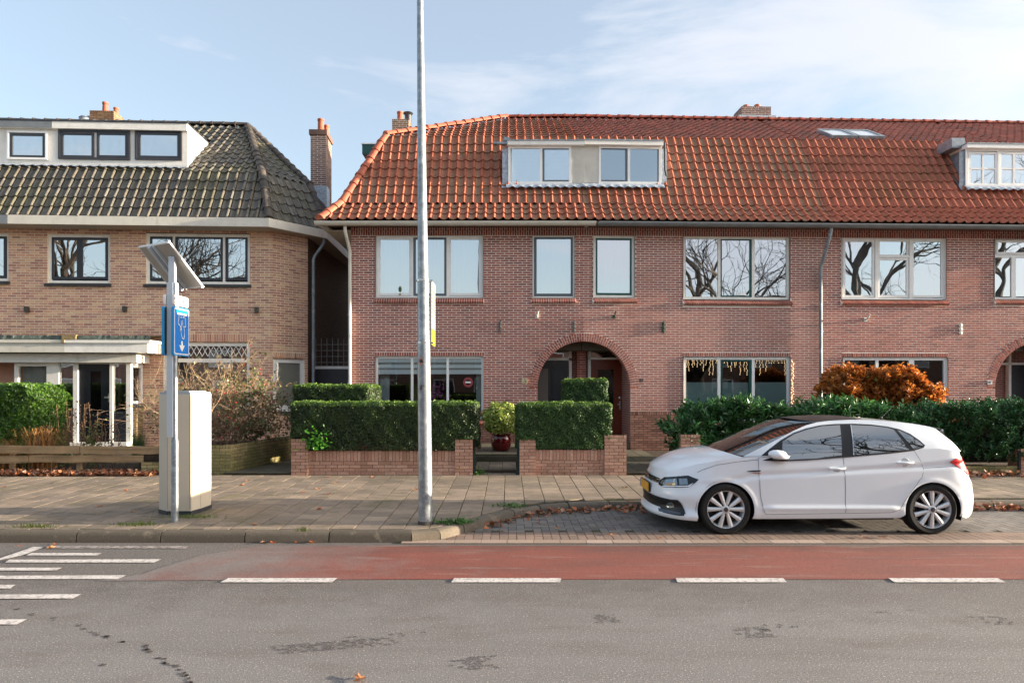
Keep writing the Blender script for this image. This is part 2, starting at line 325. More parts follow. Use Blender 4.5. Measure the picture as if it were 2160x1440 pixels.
# mud prints on the asphalt: tyre treads and a trail of foot marks
m_mud = mat('dried_mud', '564f4b', .95, noise=(40, .3))
mud = MB()
def tread(cx, cy, L, ang, rows=4, wd=.2, fade=.0):
    gx, gy, _ = gnd(cx, cy); n = int(L / .035); ca, sa = math.cos(ang), math.sin(ang)
    for i in range(n):
        for r in range(rows):
            t = abs(i / n - .5) * 2
            if rng.random() < t * t * .8 + fade + .12: continue
            x = -L / 2 + i * .035 + (r % 2) * .012 + rng.gauss(0, .006); y = -wd / 2 + (r + .5) * wd / rows
            q = [(x + a * rng.uniform(.004, .010) + b * .008 * (1 if r % 2 else -1), y + b * wd / rows * .4) for a, b in ((-1, -1), (1, -1), (1, 1), (-1, 1))]
            q = [(gx + a * ca - b * sa, gy + a * sa + b * ca, .0025) for a, b in q]
            mud.add(q, [(0, 1, 2, 3)])
tread(700, 1361, .95, .22, 5, .17); tread(820, 1342, 1.2, .18, 3, .12, .55); tread(1010, 1397, .34, .16, 6, .22); tread(1285, 1304, .30, .05, 6, .2, .1); tread(1595, 1333, .33, .1, 6, .22); tread(1640, 1322, .9, .05, 3, .15, .6); tread(1880, 1290, 1.1, .06, 3, .1, .75); tread(2105, 1308, .35, .0, 5, .2, .3)
for cx, cy in [(35, 1283), (70, 1294), (110, 1305), (170, 1318), (182, 1328), (196, 1331), (207, 1336), (224, 1342), (228, 1344), (256, 1353), (305, 1360), (308, 1368), (313, 1373), (330, 1389), (344, 1391), (350, 1400), (368, 1404), (380, 1412), (386, 1420), (392, 1424), (398, 1432), (404, 1438), (218, 1400)]:
    for k in range(3):
        g = gnd(cx + rng.uniform(-6, 6), cy + rng.uniform(-3, 3)); rr = rng.uniform(.008, .022)
        mud.add([(g[0] + rr * math.cos(a) * rng.uniform(.6, 1.3), g[1] + rr * math.sin(a) * rng.uniform(.6, 1.3), .0025) for a in [i * math.pi / 3 for i in range(6)]], [tuple(range(6))])
o = mud.build('mud_marks', m_mud, kind='stuff'); o['label'] = 'dark muddy tyre treads and foot marks on the grey asphalt'; o['category'] = 'mud'
# kerb line (front foot), left to right
KL = [(-16, 8.02), (-1.13, 8.03), (-.75, 8.2), (-.54, 8.5), (.10, 9.42), (.475, 9.76), (.90, 9.98), (1.51, 10.1), (2.6, 10.18), (18, 10.2)]
def kerb_y(x):
    for (a, b), (c, d) in zip(KL, KL[1:]):
        if x <= c: return b + (d - b) * (x - a) / (c - a)
    return KL[-1][1]
def side_z(y): return .12 + max(0, min(y, 12.8) - 8.2) * .010
def along(path, step):                                # resample a polyline into equal lengths
    P = [Vector(p) for p in path]; out_ = [P[0]]; rest = step
    for a, b in zip(P, P[1:]):
        d = (b - a).length; t = 0
        while d - t >= rest: t += rest; out_.append(a + (b - a) * t / d); rest = step
        rest -= d - t
    return out_
kb = MB(); kp = [Vector(p) for p in KL]
for a, b in zip(kp, kp[1:]): kb.add([(a.x, a.y + .03, .0), (b.x, b.y + .03, .0), (b.x, b.y + .19, .09), (a.x, a.y + .19, .09)], [(0, 1, 2, 3)])
kerb = struct(kb.build('kerb', m_mortd))
def kerb_stone(a, b, w=.17, hgt=.12):
    d = (b - a).normalized(); n = Vector((-d.y, d.x)); g = .014; jz = rng.uniform(-.004, .004); L_ = (b - a).length - g
    m = MB(); pr = [(0, -.02), (.006, .075 + jz), (.022, .105 + jz), (.05, hgt + jz), (w, hgt + jz)]
    for x in (0, L_):
        m.v += [(x, p[0], p[1]) for p in pr]
    k = len(pr); m.f = [(i, k + i, k + i + 1, i + 1) for i in range(k - 1)] + [tuple(range(k)), tuple(range(k, 2 * k))[::-1]]; m.m = [0] * len(m.f)
    o = m.build('kerb_stone', m_kerb, kerb, sharp=50); o.location = (a.x, a.y, 0); o.rotation_euler = (0, 0, math.atan2(d.y, d.x))
pts = [Vector((x, 8.02)) for x in [-12.0 + .99 * i for i in range(12)]] + [Vector((-.75, 8.2)), Vector((-.54, 8.5))]
pts = [p for p in pts if p.x < -1.4 or p.y > 8.1]
pts = pts[:-2] + [Vector((-1.13, 8.03)), Vector((-.80, 8.14)), Vector((-.54, 8.5)), Vector((.10, 9.42)), Vector((.475, 9.76)), Vector((.90, 9.98)), Vector((1.51, 10.1)), Vector((2.3, 10.16))] + [Vector((2.3 + .99 * i, 10.18)) for i in range(1, 13)]
for a, b in zip(pts, pts[1:]): kerb_stone(a, b)
# pavement: bedding sheet, then slabs, each its own block
bed = MB()
xs = [-16 + .5 * i for i in range(69)]
for a, b in zip(xs, xs[1:]):
    ya, yb = kerb_y(a) + .15, kerb_y(b) + .15
    bed.add([(a, ya, side_z(ya) - .012), (b, yb, side_z(yb) - .012), (b, 13.2, side_z(13) - .012), (a, 13.2, side_z(13) - .012)], [(0, 1, 2, 3)])
pave = struct(bed.build('pavement', m_joint))
def clip_half(poly, a, b):                            # keep what lies to the left of a->b
    r = []; f = lambda p: (b[0] - a[0]) * (p[1] - a[1]) - (b[1] - a[1]) * (p[0] - a[0])
    for i in range(len(poly)):
        p, q = poly[i], poly[(i + 1) % len(poly)]; fp, fq = f(p), f(q)
        if fp >= 0: r.append(p)
        if (fp >= 0) != (fq >= 0):
            t = fp / (fp - fq); r.append((p[0] + (q[0] - p[0]) * t, p[1] + (q[1] - p[1]) * t))
    return r
def area(p): return abs(sum(p[i][0] * p[(i + 1) % len(p)][1] - p[(i + 1) % len(p)][0] * p[i][1] for i in range(len(p)))) / 2
def slab_block(m, poly, zf, th=.03, c=.0025):
    cx_ = sum(p[0] for p in poly) / len(poly); cy_ = sum(p[1] for p in poly) / len(poly); n = len(poly)
    tx, ty, tz = rng.gauss(0, .0016), rng.gauss(0, .003), rng.gauss(0, .0006)
    Z = lambda p: zf(p[1]) + tz + tx * (p[0] - cx_) + ty * (p[1] - cy_)
    inn = [(p[0] + (cx_ - p[0]) * c / .13, p[1] + (cy_ - p[1]) * c / .13) for p in poly]
    m.add([(p[0], p[1], Z(p) - th) for p in poly] + [(p[0], p[1], Z(p) - c) for p in poly] + [(p[0], p[1], Z(p)) for p in inn],
          [(i, (i + 1) % n, n + (i + 1) % n, n + i) for i in range(n)] + [(n + i, n + (i + 1) % n, 2 * n + (i + 1) % n, 2 * n + i) for i in range(n)] + [tuple(range(2 * n, 3 * n))])
    return cx_, cy_
def in_view(x, y, z=0): return 0 < CX + x * F / y < 2160 and CY + (H - z) * F / y < 1440
def lay(parent, polys, zf, m, name, most=300, stuff=None, th=.03):
    full = [p for p in polys if in_view(sum(q[0] for q in p) / len(p), sum(q[1] for q in p) / len(p))]
    full.sort(key=lambda p: -area(p) / (sum(q[1] for q in p) / len(p)) ** 3)
    ids = set(id(p) for p in full[:most]); rest = MB()
    for p in polys:
        if id(p) in ids: b = MB(); slab_block(b, p, zf, th); b.build(name, m, parent)
        else: slab_block(rest, p, zf, th)
    if rest.v: rest.build(stuff or name + 's', m, parent, kind='stuff')
polys = []; S = .30
for i in range(-50, 56):
    x0 = i * S - .06; off = 0 if i % 2 else S / 2
    for j in range(-1, 17):
        y0 = 8.22 + j * S - off; y1 = min(y0 + S, 12.79)
        if y1 - y0 < .04: continue
        g = .0055; p = [(x0 + g, y0 + g), (x0 + S - g, y0 + g), (x0 + S - g, y1 - g), (x0 + g, y1 - g)]
        xm = x0 + S / 2
        for (a, b), (c, d) in zip(KL, KL[1:]):
            if (a - .2 <= xm <= c + .2):
                dv = Vector((c - a, d - b)).normalized(); nv = Vector((-dv.y, dv.x)) * .175
                p = clip_half(p, (a + nv.x, b + nv.y), (c + nv.x, d + nv.y))
                if len(p) < 3: break
        if len(p) >= 3 and area(p) > .006: polys.append(p)
lay(pave, polys, side_z, m_slab, 'paving_slab', 300)
# parking bay with herringbone pavers, edge rows and a flush kerb
bayb = MB(); bayb.quad((-1.3, 7.95, .004), (18, 7.95, .004), (18, 10.3, .004), (-1.3, 10.3, .004))
bay = struct(bayb.build('parking_bay', m_joint)); u = .1055; polys = []
def pave_ok(x, y): return y < kerb_y(x) + .06 and x > -1.0
for ix in range(-8, 160):
    for iy in range(0, 18):
        k = (ix - iy) % 4; x, y, g = ix * u, 8.56 + iy * u, .0035
        if k == 0 and pave_ok(x + u, y + u / 2): polys.append([(x + g, y + g), (x + 2 * u - g, y + g), (x + 2 * u - g, y + u - g), (x + g, y + u - g)])
        if k == 3 and pave_ok(x + u / 2, y + u): polys.append([(x + g, y + g), (x + u - g, y + g), (x + u - g, y + 2 * u - g), (x + g, y + 2 * u - g)])
bz = lambda y: .010
lay(bay, polys, bz, m_paver, 'paver', 260, 'pavers')
polys = []
for ix in range(-10, 170):
    for r in range(2):
        x, y = ix * .1055, 8.125 + r * .215
        if pave_ok(x + .05, y + .1): polys.append([(x + .003, y + .003), (x + .1025, y + .003), (x + .1025, y + .212), (x + .003, y + .212)])
lay(bay, polys, bz, m_paverp, 'edge_paver', 40, 'edge_pavers')
polys = [[(-1.25 + i * .31, 7.955), (-1.25 + i * .31 + .305, 7.955), (-1.25 + i * .31 + .305, 8.115), (-1.25 + i * .31, 8.115)] for i in range(60)]
lay(bay, polys, lambda y: .014, m_flush, 'flush_kerb_stone', 60)
# gardens, garden paths and the passage between the houses
gb = MB(); gb.box(-4.0, 16, 13.0, 18.6, -.02, .20); gb.box(-16, -4.0, 12.95, 30, -.02, .19)
gard = struct(gb.build('garden_ground', m_soil))
def path_(name, x0, x1, y0, y1, zf, m, s=.3, label=None):
    base = MB(); base.add([(x0, y0, zf(y0) - .01), (x1, y0, zf(y0) - .01), (x1, y1, zf(y1) - .01), (x0, y1, zf(y1) - .01)], [(0, 1, 2, 3)])
    o = struct(base.build(name, m_joint)); ps = []
    nx = max(1, round((x1 - x0) / s)); w_ = (x1 - x0) / nx
    for i in range(nx):
        y = y0 - (s / 2 if i % 2 else 0)
        while y < y1:
            a, b = max(y, y0), min(y + s, y1)
            if b - a > .03: ps.append([(x0 + i * w_ + .004, a + .004), (x0 + (i + 1) * w_ - .004, a + .004), (x0 + (i + 1) * w_ - .004, b - .004), (x0 + i * w_ + .004, b - .004)])
            y += s
    lay(o, ps, zf, m, 'path_slab', 300); return o
path_('passage_path', -5.36, -4.1, 12.84, 20, lambda y: .17 + .03 * (y - 12.84) / 7 + .04, m_slabd)
path_('garden_path', -.66, .16, 12.84, 14.2, lambda y: .17 + .09 * (y - 12.84) / 1.4, m_slab)
path_('porch_path', 2.2, 3.35, 12.84, 18.2, lambda y: .21 + .02 * (y - 12.84) / 5, m_slabd)
ter = MB(); ter.box(-1.6, 1.85, 14.23, 18.1, .0, .388)
tr_ = struct(ter.build('front_terrace', m_mortd)); ps = []
for i in range(11):
    for j in range(9):
        ps.append([(-1.6 + i * .315 + .004, 14.21 + j * .3 + .004), (-1.6 + i * .315 + .311, 14.21 + j * .3 + .004), (-1.6 + i * .315 + .311, 14.21 + j * .3 + .296), (-1.6 + i * .315 + .004, 14.21 + j * .3 + .296)])
lay(tr_, ps, lambda y: .41, m_slabd, 'path_slab', 99)
rb = 0
for r in range(2):
    for i in range(10):
        x = -1.6 + i * .34 + (.15 if r else 0); w_ = .33
        MB().bbox(x, min(x + w_, 1.85), 14.19, 14.26, .25 + r * .065, .312 + r * .065).build('step_stone', m_slabd, tr_)
# ------------------------------------------------------------------ houses
def xz_cells(x0, x1, z0, z1, holes, arches, outer=False):       # free intervals of one course
    zm = (z0 + z1) / 2; cuts = [(h[0], h[1]) for h in holes if h[2] < z1 - .012 and h[3] > z0 + .012]
    for (ax, az, r, r0) in arches:
        if zm <= az: cuts.append((ax - r0, ax + r0))
        elif zm < az + (r if outer else (r + r0) / 2): rr_ = r if outer else (r + r0) / 2; q = math.sqrt(rr_ * rr_ - (zm - az) ** 2); cuts.append((ax - q, ax + q))
    iv = [(x0, x1)]
    for a, b in cuts:
        nv = []
        for p, q in iv:
            if b <= p or a >= q: nv.append((p, q)); continue
            if a > p: nv.append((p, a))
            if b < q: nv.append((b, q))
        iv = nv
    return [(p, q) for p, q in iv if q - p > .012]
PITCH, CRS = .2205, .0593
_brick_me = {}
def brick_box(m, x0, x1, z0, z1, y0=-.004, y1=.006):
    m.add([(x0, y0, z0), (x1, y0, z0), (x1, y1, z0), (x0, y1, z0), (x0, y0, z1), (x1, y0, z1), (x1, y1, z1), (x0, y1, z1)], [(4, 5, 6, 7), (0, 3, 2, 1), (0, 1, 5, 4), (1, 2, 6, 5), (3, 0, 4, 7)])
def brick_wall(parent, name, m_b, m_m, x0, x1, z0, z1, holes=(), arches=(), T=None, single=300, reveal=.11, low=1.6, crs=CRS, pitch=PITCH, mort=.0175, clear=()):
    """brick face in the local xz plane (front at -y): a mortar sheet, bricks standing proud of it, window reveals"""
    wall = MB(); bs = MB(); bs.T = None; full = []; n = round((z1 - z0) / crs); crs = (z1 - z0) / n
    for j in range(n):
        a, b = z0 + j * crs, z0 + (j + 1) * crs
        for p, q in xz_cells(x0, x1, a, b, holes, [(t[0], t[1], t[2], t[3]) for t in arches], None):
            wall.quad((p, 0, a), (q, 0, a), (q, 0, b), (p, 0, b))
        for p, q in xz_cells(x0, x1, a, b, list(holes) + list(clear), arches, True):
            k = math.floor((p - x0) / pitch - (j % 2) * .5) - 1
            while True:
                u0 = x0 + (k + (j % 2) * .5) * pitch; u1 = u0 + pitch - mort; k += 1
                if u0 >= q: break
                c0, c1 = max(u0, p + (.003 if p > x0 else 0)), min(u1, q)
                if c1 - c0 < .025: continue
                jz = rng.uniform(-.0012, .0012)
                if c1 - c0 > pitch - mort - .002: full.append((c0, a + mort / 2 + jz, b - mort / 2 + jz, rng.uniform(-.0050, -.0026)))
                else: brick_box(bs, c0, c1, a + mort / 2 + jz, b - mort / 2 + jz, rng.uniform(-.0050, -.0026))
    for h in holes:                                    # reveals
        if len(h) > 4: continue
        a, b, c, d = h[:4]; y1 = reveal
        wall.quad((a, 0, c), (a, 0, d), (a, y1, d), (a, y1, c)); wall.quad((b, 0, d), (b, 0, c), (b, y1, c), (b, y1, d))
        wall.quad((a, 0, d), (b, 0, d), (b, y1, d), (a, y1, d)); wall.quad((b, 0, c), (a, 0, c), (a, y1, c), (b, y1, c))
    wo = wall.build(name, m_m, parent)
    if T is not None: wo.matrix_basis = T
    pick = [f for f in full if f[1] > low]; rng.shuffle(pick); pick = set(pick[:single])
    key = (m_b.name, round(crs, 4), round(pitch, 4))
    if key not in _brick_me:
        mm = MB(); brick_box(mm, 0, pitch - mort, 0, crs - mort, 0, .012); _brick_me[key] = mm.mesh('brick', m_b)
    for f in full:
        if f in pick: link('brick', _brick_me[key], wo, (f[0], f[3], f[1]))
        else: brick_box(bs, f[0], f[0] + pitch - mort, f[1], f[2], f[3])
    return wo, bs
def soldiers(bs, x0, x1, z0, z1, y=-.005, pitch=.0605, w=.049, split=False, y1=.006):
    n = max(1, round((x1 - x0) / pitch)); p = (x1 - x0) / n
    for i in range(n):
        a = x0 + i * p + .006; b = a + p - .0145; yy = y + rng.uniform(-.002, .002)
        if split:
            zm = z0 + (z1 - z0) * (.5 if i % 2 else .78)
            brick_box(bs, a, b, z0, zm - .005, yy, y1); brick_box(bs, a, b, zm + .005, z1, yy, y1)
            if not i % 2: pass
        else: brick_box(bs, a, b, z0, z1, yy, y1)
def sill_bricks(bs, x0, x1, ztop, drop=.105, out_=.075, pitch=.0605, slant=.0, low=.05, mo=None):
    n = round((x1 - x0) / pitch); p = (x1 - x0) / n
    for i in range(n):
        a = x0 + i * p + .004; b = a + p - .0135; j = rng.uniform(-.004, .004); s = slant
        v = [(a, .02, ztop), (b, .02, ztop), (b + s, -out_ + j, ztop - drop), (a + s, -out_ + j, ztop - drop), (a, .02, ztop - .06), (b, .02, ztop - .06), (b + s * .5, -out_ + .03 + j, ztop - drop - low), (a + s * .5, -out_ + .03 + j, ztop - drop - low)]
        bs.add(v, [(0, 3, 2, 1), (3, 7, 6, 2), (4, 5, 6, 7), (0, 4, 7, 3), (1, 2, 6, 5)])
    if mo is not None:
        e = .006; mo.add([(x, yy, zz) for x in (x0, x1) for yy, zz in ((.02, ztop - e), (-out_ + e, ztop - drop - e), (-out_ + .03 + e, ztop - drop - low + e), (.02, ztop - .06))], [(0, 1, 5, 4), (1, 2, 6, 5), (2, 3, 7, 6), (0, 3, 2, 1), (4, 5, 6, 7)])
def arch_ring(bs, cx, cz, r0, r1, a0, a1, y=-.006, depth=.25, n=None, mo=None):
    n = n or round((a1 - a0) * (r0 + r1) / 2 / .0625)
    for i in range(n):
        t0 = a0 + (a1 - a0) * (i + .11) / n; t1 = a0 + (a1 - a0) * (i + .89) / n
        sp = [(r0, r0 + (r1 - r0) * .32), (r0 + (r1 - r0) * .37, r1)] if i % 2 else [(r0, r0 + (r1 - r0) * .65), (r0 + (r1 - r0) * .70, r1)]
        for q0, q1 in sp:
            yd = depth if q0 == r0 else .02
            v = [(cx + r * math.cos(t), yy, cz + r * math.sin(t)) for yy in (y + rng.uniform(-.002, .002), yd) for r, t in ((q0, t0), (q1, t0), (q1, t1), (q0, t1))]
            bs.add(v, [(0, 1, 2, 3), (0, 4, 5, 1), (1, 5, 6, 2), (2, 6, 7, 3), (3, 7, 4, 0)])
class House:
    def __init__(s, root, ox, oy, r): s.root, s.ox, s.oy, s.r = root, ox, oy, r; s.c, s.s = math.cos(r), math.sin(r)
    def x(s, px, dy=0):
        k = (px - CX) / F; return (k * (s.oy + dy * s.c) - s.ox + dy * s.s) / (s.c - k * s.s)
    def Y(s, x, dy=0): return s.oy + x * s.s + dy * s.c
    def z(s, py, x, dy=0): return H - (py - CY) * s.Y(x, dy) / F
    def rect(s, p, dy=0):                              # (px0, px1, py top, py bottom) -> x0, x1, z0, z1
        a, b = s.x(p[0], dy), s.x(p[1], dy); m = (a + b) / 2
        return (a, b, s.z(p[3], m, dy), s.z(p[2], m, dy))
def window(h, parent, r, y, lights, m_f, gl, fw=.045, mull=None, depth=.07, T=None, back=None, name='window', bottom=None):
    """r: x0,x1,z0,z1. lights: list of (x0,x1,z0,z1,sash material or None, sash width)"""
    x0, x1, z0, z1 = r; fb = bottom or fw
    f = MB(); f.box(x0, x0 + fw, y, y + depth, z0, z1); f.box(x1 - fw, x1, y, y + depth, z0, z1)
    f.box(x0 + fw, x1 - fw, y, y + depth, z1 - fw, z1); f.box(x0 + fw, x1 - fw, y, y + depth, z0, z0 + fb)
    for a, b, c, d in (mull or []): f.box(a, b, y + .002, y + depth - .002, c, d)
    fo = f.build(name, m_f, parent)
    if T is not None: fo.matrix_basis = T
    for a, b, c, d, ms, sw in lights:
        yy = y + .03
        if ms is not None:
            sy = y + .008 if ms is not m_f else y + .016
            sb = MB(); sb.box(a, a + sw, sy, sy + .05, c, d); sb.box(b - sw, b, sy, sy + .05, c, d); sb.box(a + sw, b - sw, sy, sy + .05, c, c + sw); sb.box(a + sw, b - sw, sy, sy + .05, d - sw, d)
            sb.build('sash', ms, fo); a, b, c, d = a + sw, b - sw, c + sw, d - sw; yy = sy + .022
        MB().quad((a, yy, c), (b, yy, c), (b, yy, d), (a, yy, d)).build('pane', gl, fo)
    return fo
def curtain(fo, x0, x1, z0, z1, y, m, waves=14, amp=.02, name='curtain'):
    b = MB(); n = max(8, waves * 4); vs = []
    for i in range(n + 1):
        x = x0 + (x1 - x0) * i / n; yy = y + amp * math.sin(i / n * waves * 6.283) * (.6 + .4 * math.sin(i * 1.7))
        vs += [(x, yy, z0), (x, yy, z1)]
    b.add(vs, [(2 * i, 2 * i + 2, 2 * i + 3, 2 * i + 1) for i in range(n)])
    return b.build(name, m, fo, smooth=True)
def slats(fo, x0, x1, z0, z1, y, m, pitch=.035, name='blind'):
    b = MB(); z = z0
    while z < z1: b.quad((x0, y, z), (x1, y, z), (x1, y + .012, z + pitch * .93), (x0, y + .012, z + pitch * .93)); z += pitch
    return b.build(name, m, fo)
# ---- roof tiles
def clip_poly3(poly, a, b):
    r = []; f = lambda p: (b[0] - a[0]) * (p[1] - a[1]) - (b[1] - a[1]) * (p[0] - a[0])
    for i in range(len(poly)):
        p, q = poly[i], poly[(i + 1) % len(poly)]; fp, fq = f(p), f(q)
        if fp >= 0: r.append(p)
        if (fp >= 0) != (fq >= 0): t = fp / (fp - fq); r.append(tuple(p[k] + (q[k] - p[k]) * t for k in range(len(p))))
    return r
TW = .222
def tile_shape(exp_):
    us = [0, .10, .22, .35, .48, .58, .66, .74, .82, .90, 1.0]
    def hgt(t): return (.018 - .020 * math.sin(math.pi * t / .62)) if t < .62 else (.018 + .036 * math.sin(math.pi * (t - .62) / .38))
    def pan(t): return max(0.0, math.sin(math.pi * t / .62)) if t < .62 else 0.0
    L_ = exp_ * 1.14; quads = []
    for a, b in zip(us, us[1:]):
        ha, hb = hgt(a), hgt(b); A, B = a * TW, b * TW
        quads.append([(A, 0, ha + .030, pan(a)), (B, 0, hb + .030, pan(b)), (B, L_, hb - .004, pan(b)), (A, L_, ha - .004, pan(a))])
        quads.append([(A, 0, ha + .010, pan(a)), (B, 0, hb + .010, pan(b)), (B, 0, hb + .030, pan(b)), (A, 0, ha + .030, pan(a))])
    return quads
class Roof:
    def __init__(s, root, m_tile, single=300): s.root = root; s.under = MB(); s.rest = MB(); s.full = []; s.m = m_tile; s.single = single; s.holes = []
    def face(s, poly, u=None, rows=None, exp_=.315, skip=None, phase=0, width=TW, tiles=True):
        P = [Vector(p) for p in poly]; n = (P[1] - P[0]).cross(P[2] - P[0]).normalized()
        u = Vector(u).normalized() if u else (P[1] - P[0]).normalized(); v = n.cross(u)
        s.under.add([tuple(p - n * .03) for p in P], [tuple(range(len(P)))])
        if not tiles: return
        uv = [((p - P[0]).dot(u), (p - P[0]).dot(v)) for p in P]; um, uM = min(a for a, _ in uv), max(a for a, _ in uv); vM = max(b for _, b in uv)
        rows = rows or max(1, round(vM / exp_)); ex = vM / rows; q = tile_shape(ex); c0 = math.floor(um / width) - 1
        for j in range(rows):
            for i in range(c0, int(uM / width) + 2):
                a, b = i * width + phase, j * ex; cs = [(a, b + .01), (a + width, b + .01), (a, b + ex - .01), (a + width, b + ex - .01)]
                ins = [all((uv[(k + 1) % len(uv)][0] - uv[k][0]) * (c[1] - uv[k][1]) - (uv[(k + 1) % len(uv)][1] - uv[k][1]) * (c[0] - uv[k][0]) >= -1e-4 for k in range(len(uv))) for c in cs]
                O = P[0] + u * a + v * b
                if skip and skip(O + u * width / 2 + v * ex / 2): continue
                jr = (rng.gauss(0, .013), rng.gauss(0, .009)); O = O + v * rng.gauss(0, .006)
                if all(ins): s.full.append((O, u, v, n, ex, jr))
                elif any(ins) or True:
                    tl = []
                    for f in q:
                        g = [(a + p[0], b + p[1], p[2], p[3]) for p in f]
                        for k in range(len(uv)):
                            A, B = uv[k], uv[(k + 1) % len(uv)]
                            if abs(A[1] - B[1]) < 1e-6: continue
                            g = clip_poly3(g, A, B)
                            if len(g) < 3: break
                        if len(g) >= 3: tl.append(g)
                    for g in tl: s.rest.add([tuple(P[0] + u * p[0] + v * p[1] + n * p[2]) for p in g], [tuple(range(len(g)))], [p[3] for p in g])
    def done(s, single_ok=None, m_alt=None):
        ro = s.under.build('roof', m_under, s.root); s.ro = ro
        pick = [f for f in s.full if single_ok is None or single_ok(f[0])]; rng.shuffle(pick); pick = set(id(f) for f in pick[:s.single]); cache = {}
        for f in s.full:
            O, u, v, n, ex, jr = f
            R = Matrix((u, v, n)).transposed()
            R = R @ Matrix.Rotation(jr[0], 3, 'Z') @ Matrix.Rotation(jr[1], 3, 'X')
            if id(f) in pick:
                k = (round(ex, 3))
                if k not in cache:
                    mm = MB()
                    for g in tile_shape(ex): mm.add([p[:3] for p in g], [(0, 1, 2, 3)], [p[3] for p in g])
                    cache[k] = mm.mesh('tile', s.m, smooth=False)
                o = link('tile', cache[k], ro); o.matrix_basis = Matrix.Translation(O) @ R.to_4x4()
            else:
                for g in tile_shape(ex): s.rest.add([tuple(O + R @ Vector(p[:3])) for p in g], [(0, 1, 2, 3)], [p[3] for p in g])
        if s.rest.v: s.rest.build('tiles', s.m, ro, kind='stuff')
        return ro
def ridge(ro, a, b, m, r=.115, step=.34, name='ridge_tile', up=Vector((0, 0, 1))):
    a, b = Vector(a), Vector(b); d = (b - a); n = max(1, round(d.length / step)); st = d.length / n; d.normalize()
    q = d.cross(up).normalized(); w_ = q.cross(d).normalized(); mm = MB(); seg = 8
    for x, rr in ((-.03, r * 1.16), (.03, r * 1.16), (.032, r * 1.02), (st, r * .93)):
        mm.v += [(x, rr * math.cos(math.pi * (k / seg) * 1.1 - .157), rr * .85 * math.sin(math.pi * (k / seg) * 1.1 - .157)) for k in range(seg + 1)]
    w1 = seg + 1
    mm.f = [(i * w1 + k, i * w1 + k + 1, (i + 1) * w1 + k + 1, (i + 1) * w1 + k) for i in range(3) for k in range(seg)] + [tuple(range(w1))]; mm.m = [0] * len(mm.f)
    me = mm.mesh(name, m, sharp=40)
    R = Matrix((d, q, w_)).transposed()
    for i in range(n):
        o = link(name, me, ro); o.matrix_basis = Matrix.Translation(a + d * st * i) @ (R @ Matrix.Rotation(rng.gauss(0, .02), 3, 'Y')).to_4x4()
def gutter(root, x0, x1, y, z, m, r=.075, rings=.55, name='gutter'):
    b = MB(); seg = 8; pr = [(r * math.cos(math.pi + math.pi * k / seg), r * math.sin(math.pi + math.pi * k / seg)) for k in range(seg + 1)]
    pr = [(-r - .012, .008), (-r - .014, -.012)] + pr[0:] ; n = len(pr)
    b.add([(x, y + p[0], z + p[1]) for x in (x0, x1) for p in pr], [(i, n + i, n + i + 1, i + 1) for i in range(n - 1)])
    x = x0 + .3
    while x < x1:
        b.add([(xx, y + p[0] * 1.05, z + p[1] * 1.06) for xx in (x, x + .018) for p in pr[2:]], [(i, n - 2 + i, n - 1 + i, i + 1) for i in range(n - 3)]); x += rings
    b.add([(x0, y + p[0], z + p[1]) for p in pr[2:]], [tuple(range(n - 2))]); b.add([(x1, y + p[0], z + p[1]) for p in pr[2:]], [tuple(range(n - 2))[::-1]])
    return b.build(name, m, root, sharp=35)
def arch_mortar(mo, cx, cz, r0, r1, a0, a1, n=40, y=-.001, depth=.25):
    for i in range(n):
        t0, t1 = a0 + (a1 - a0) * i / n, a0 + (a1 - a0) * (i + 1) / n; P = lambda r, t, yy: (cx + r * math.cos(t), yy, cz + r * math.sin(t))
        mo.add([P(r0 + .004, t0, y), P(r1 + .012, t0, y), P(r1 + .012, t1, y), P(r0 + .004, t1, y), P(r0 + .004, t0, depth), P(r0 + .004, t1, depth)], [(0, 1, 2, 3), (0, 3, 5, 4)])
def brick_stack(parent, name, m_b, m_m, x0, x1, y0, y1, z0, z1, pieces=True, cap=True, crs=.0605, pl=.22, gap=.004):
    """a solid pier or chimney shaft: mortar core, bricks of every course standing 4 mm proud all round"""
    e = .004; core = MB(); core.box(x0 + e, x1 - e, y0 + e, y1 - e, z0, z1 - e); co = core.build(name, m_m, parent)
    n = max(1, round((z1 - z0) / crs)); c = (z1 - z0) / n; rest = MB()
    for j in range(n):
        a, b = z0 + j * c + gap, z0 + (j + 1) * c - gap; L_ = x1 - x0; x = x0 - (pl / 2 if j % 2 else 0)
        last = j == n - 1 and cap
        st = .0605 if last else pl
        if last: x = x0
        while x < x1 - .02:
            p, q = max(x, x0), min(x + st - .002 - gap * 2, x1); x += st
            if x1 - q < .045: q = x1; x = x1
            if q - p < .03: continue
            m = MB() if pieces else rest; jx = rng.uniform(0, .003)
            if y1 - y0 > .45:
                m.box(p, q, y0 - jx, y0 + .1, a, b); m.box(p, q, y1 - .1, y1 + jx, a, b)
            else: m.box(p, q, y0 - jx, y1 + jx, a, b)
            if pieces: m.build('brick', m_b, co)
        if y1 - y0 > .45:
            y = y0 + .104
            while y < y1 - .104:
                q = min(y + .21, y1 - .104); rest.box(x0 - .002, x0 + .09, y, q - .008, a, b); rest.box(x1 - .09, x1 + .002, y, q - .008, a, b); y += .22
    if rest.v: rest.build('bricks', m_b, co, kind='stuff')
    return co
def pots(co, m, lst):
    for x, y, z, r, hh in lst:
        MB().lathe([(r * 1.15, 0), (r * 1.1, .05), (r, .07), (r * .92, hh - .06), (r * 1.06, hh - .05), (r * 1.06, hh), (r * .8, hh), (r * .78, hh - .1)], (x, y, z), 14).build('chimney_pot', m, co, sharp=40)
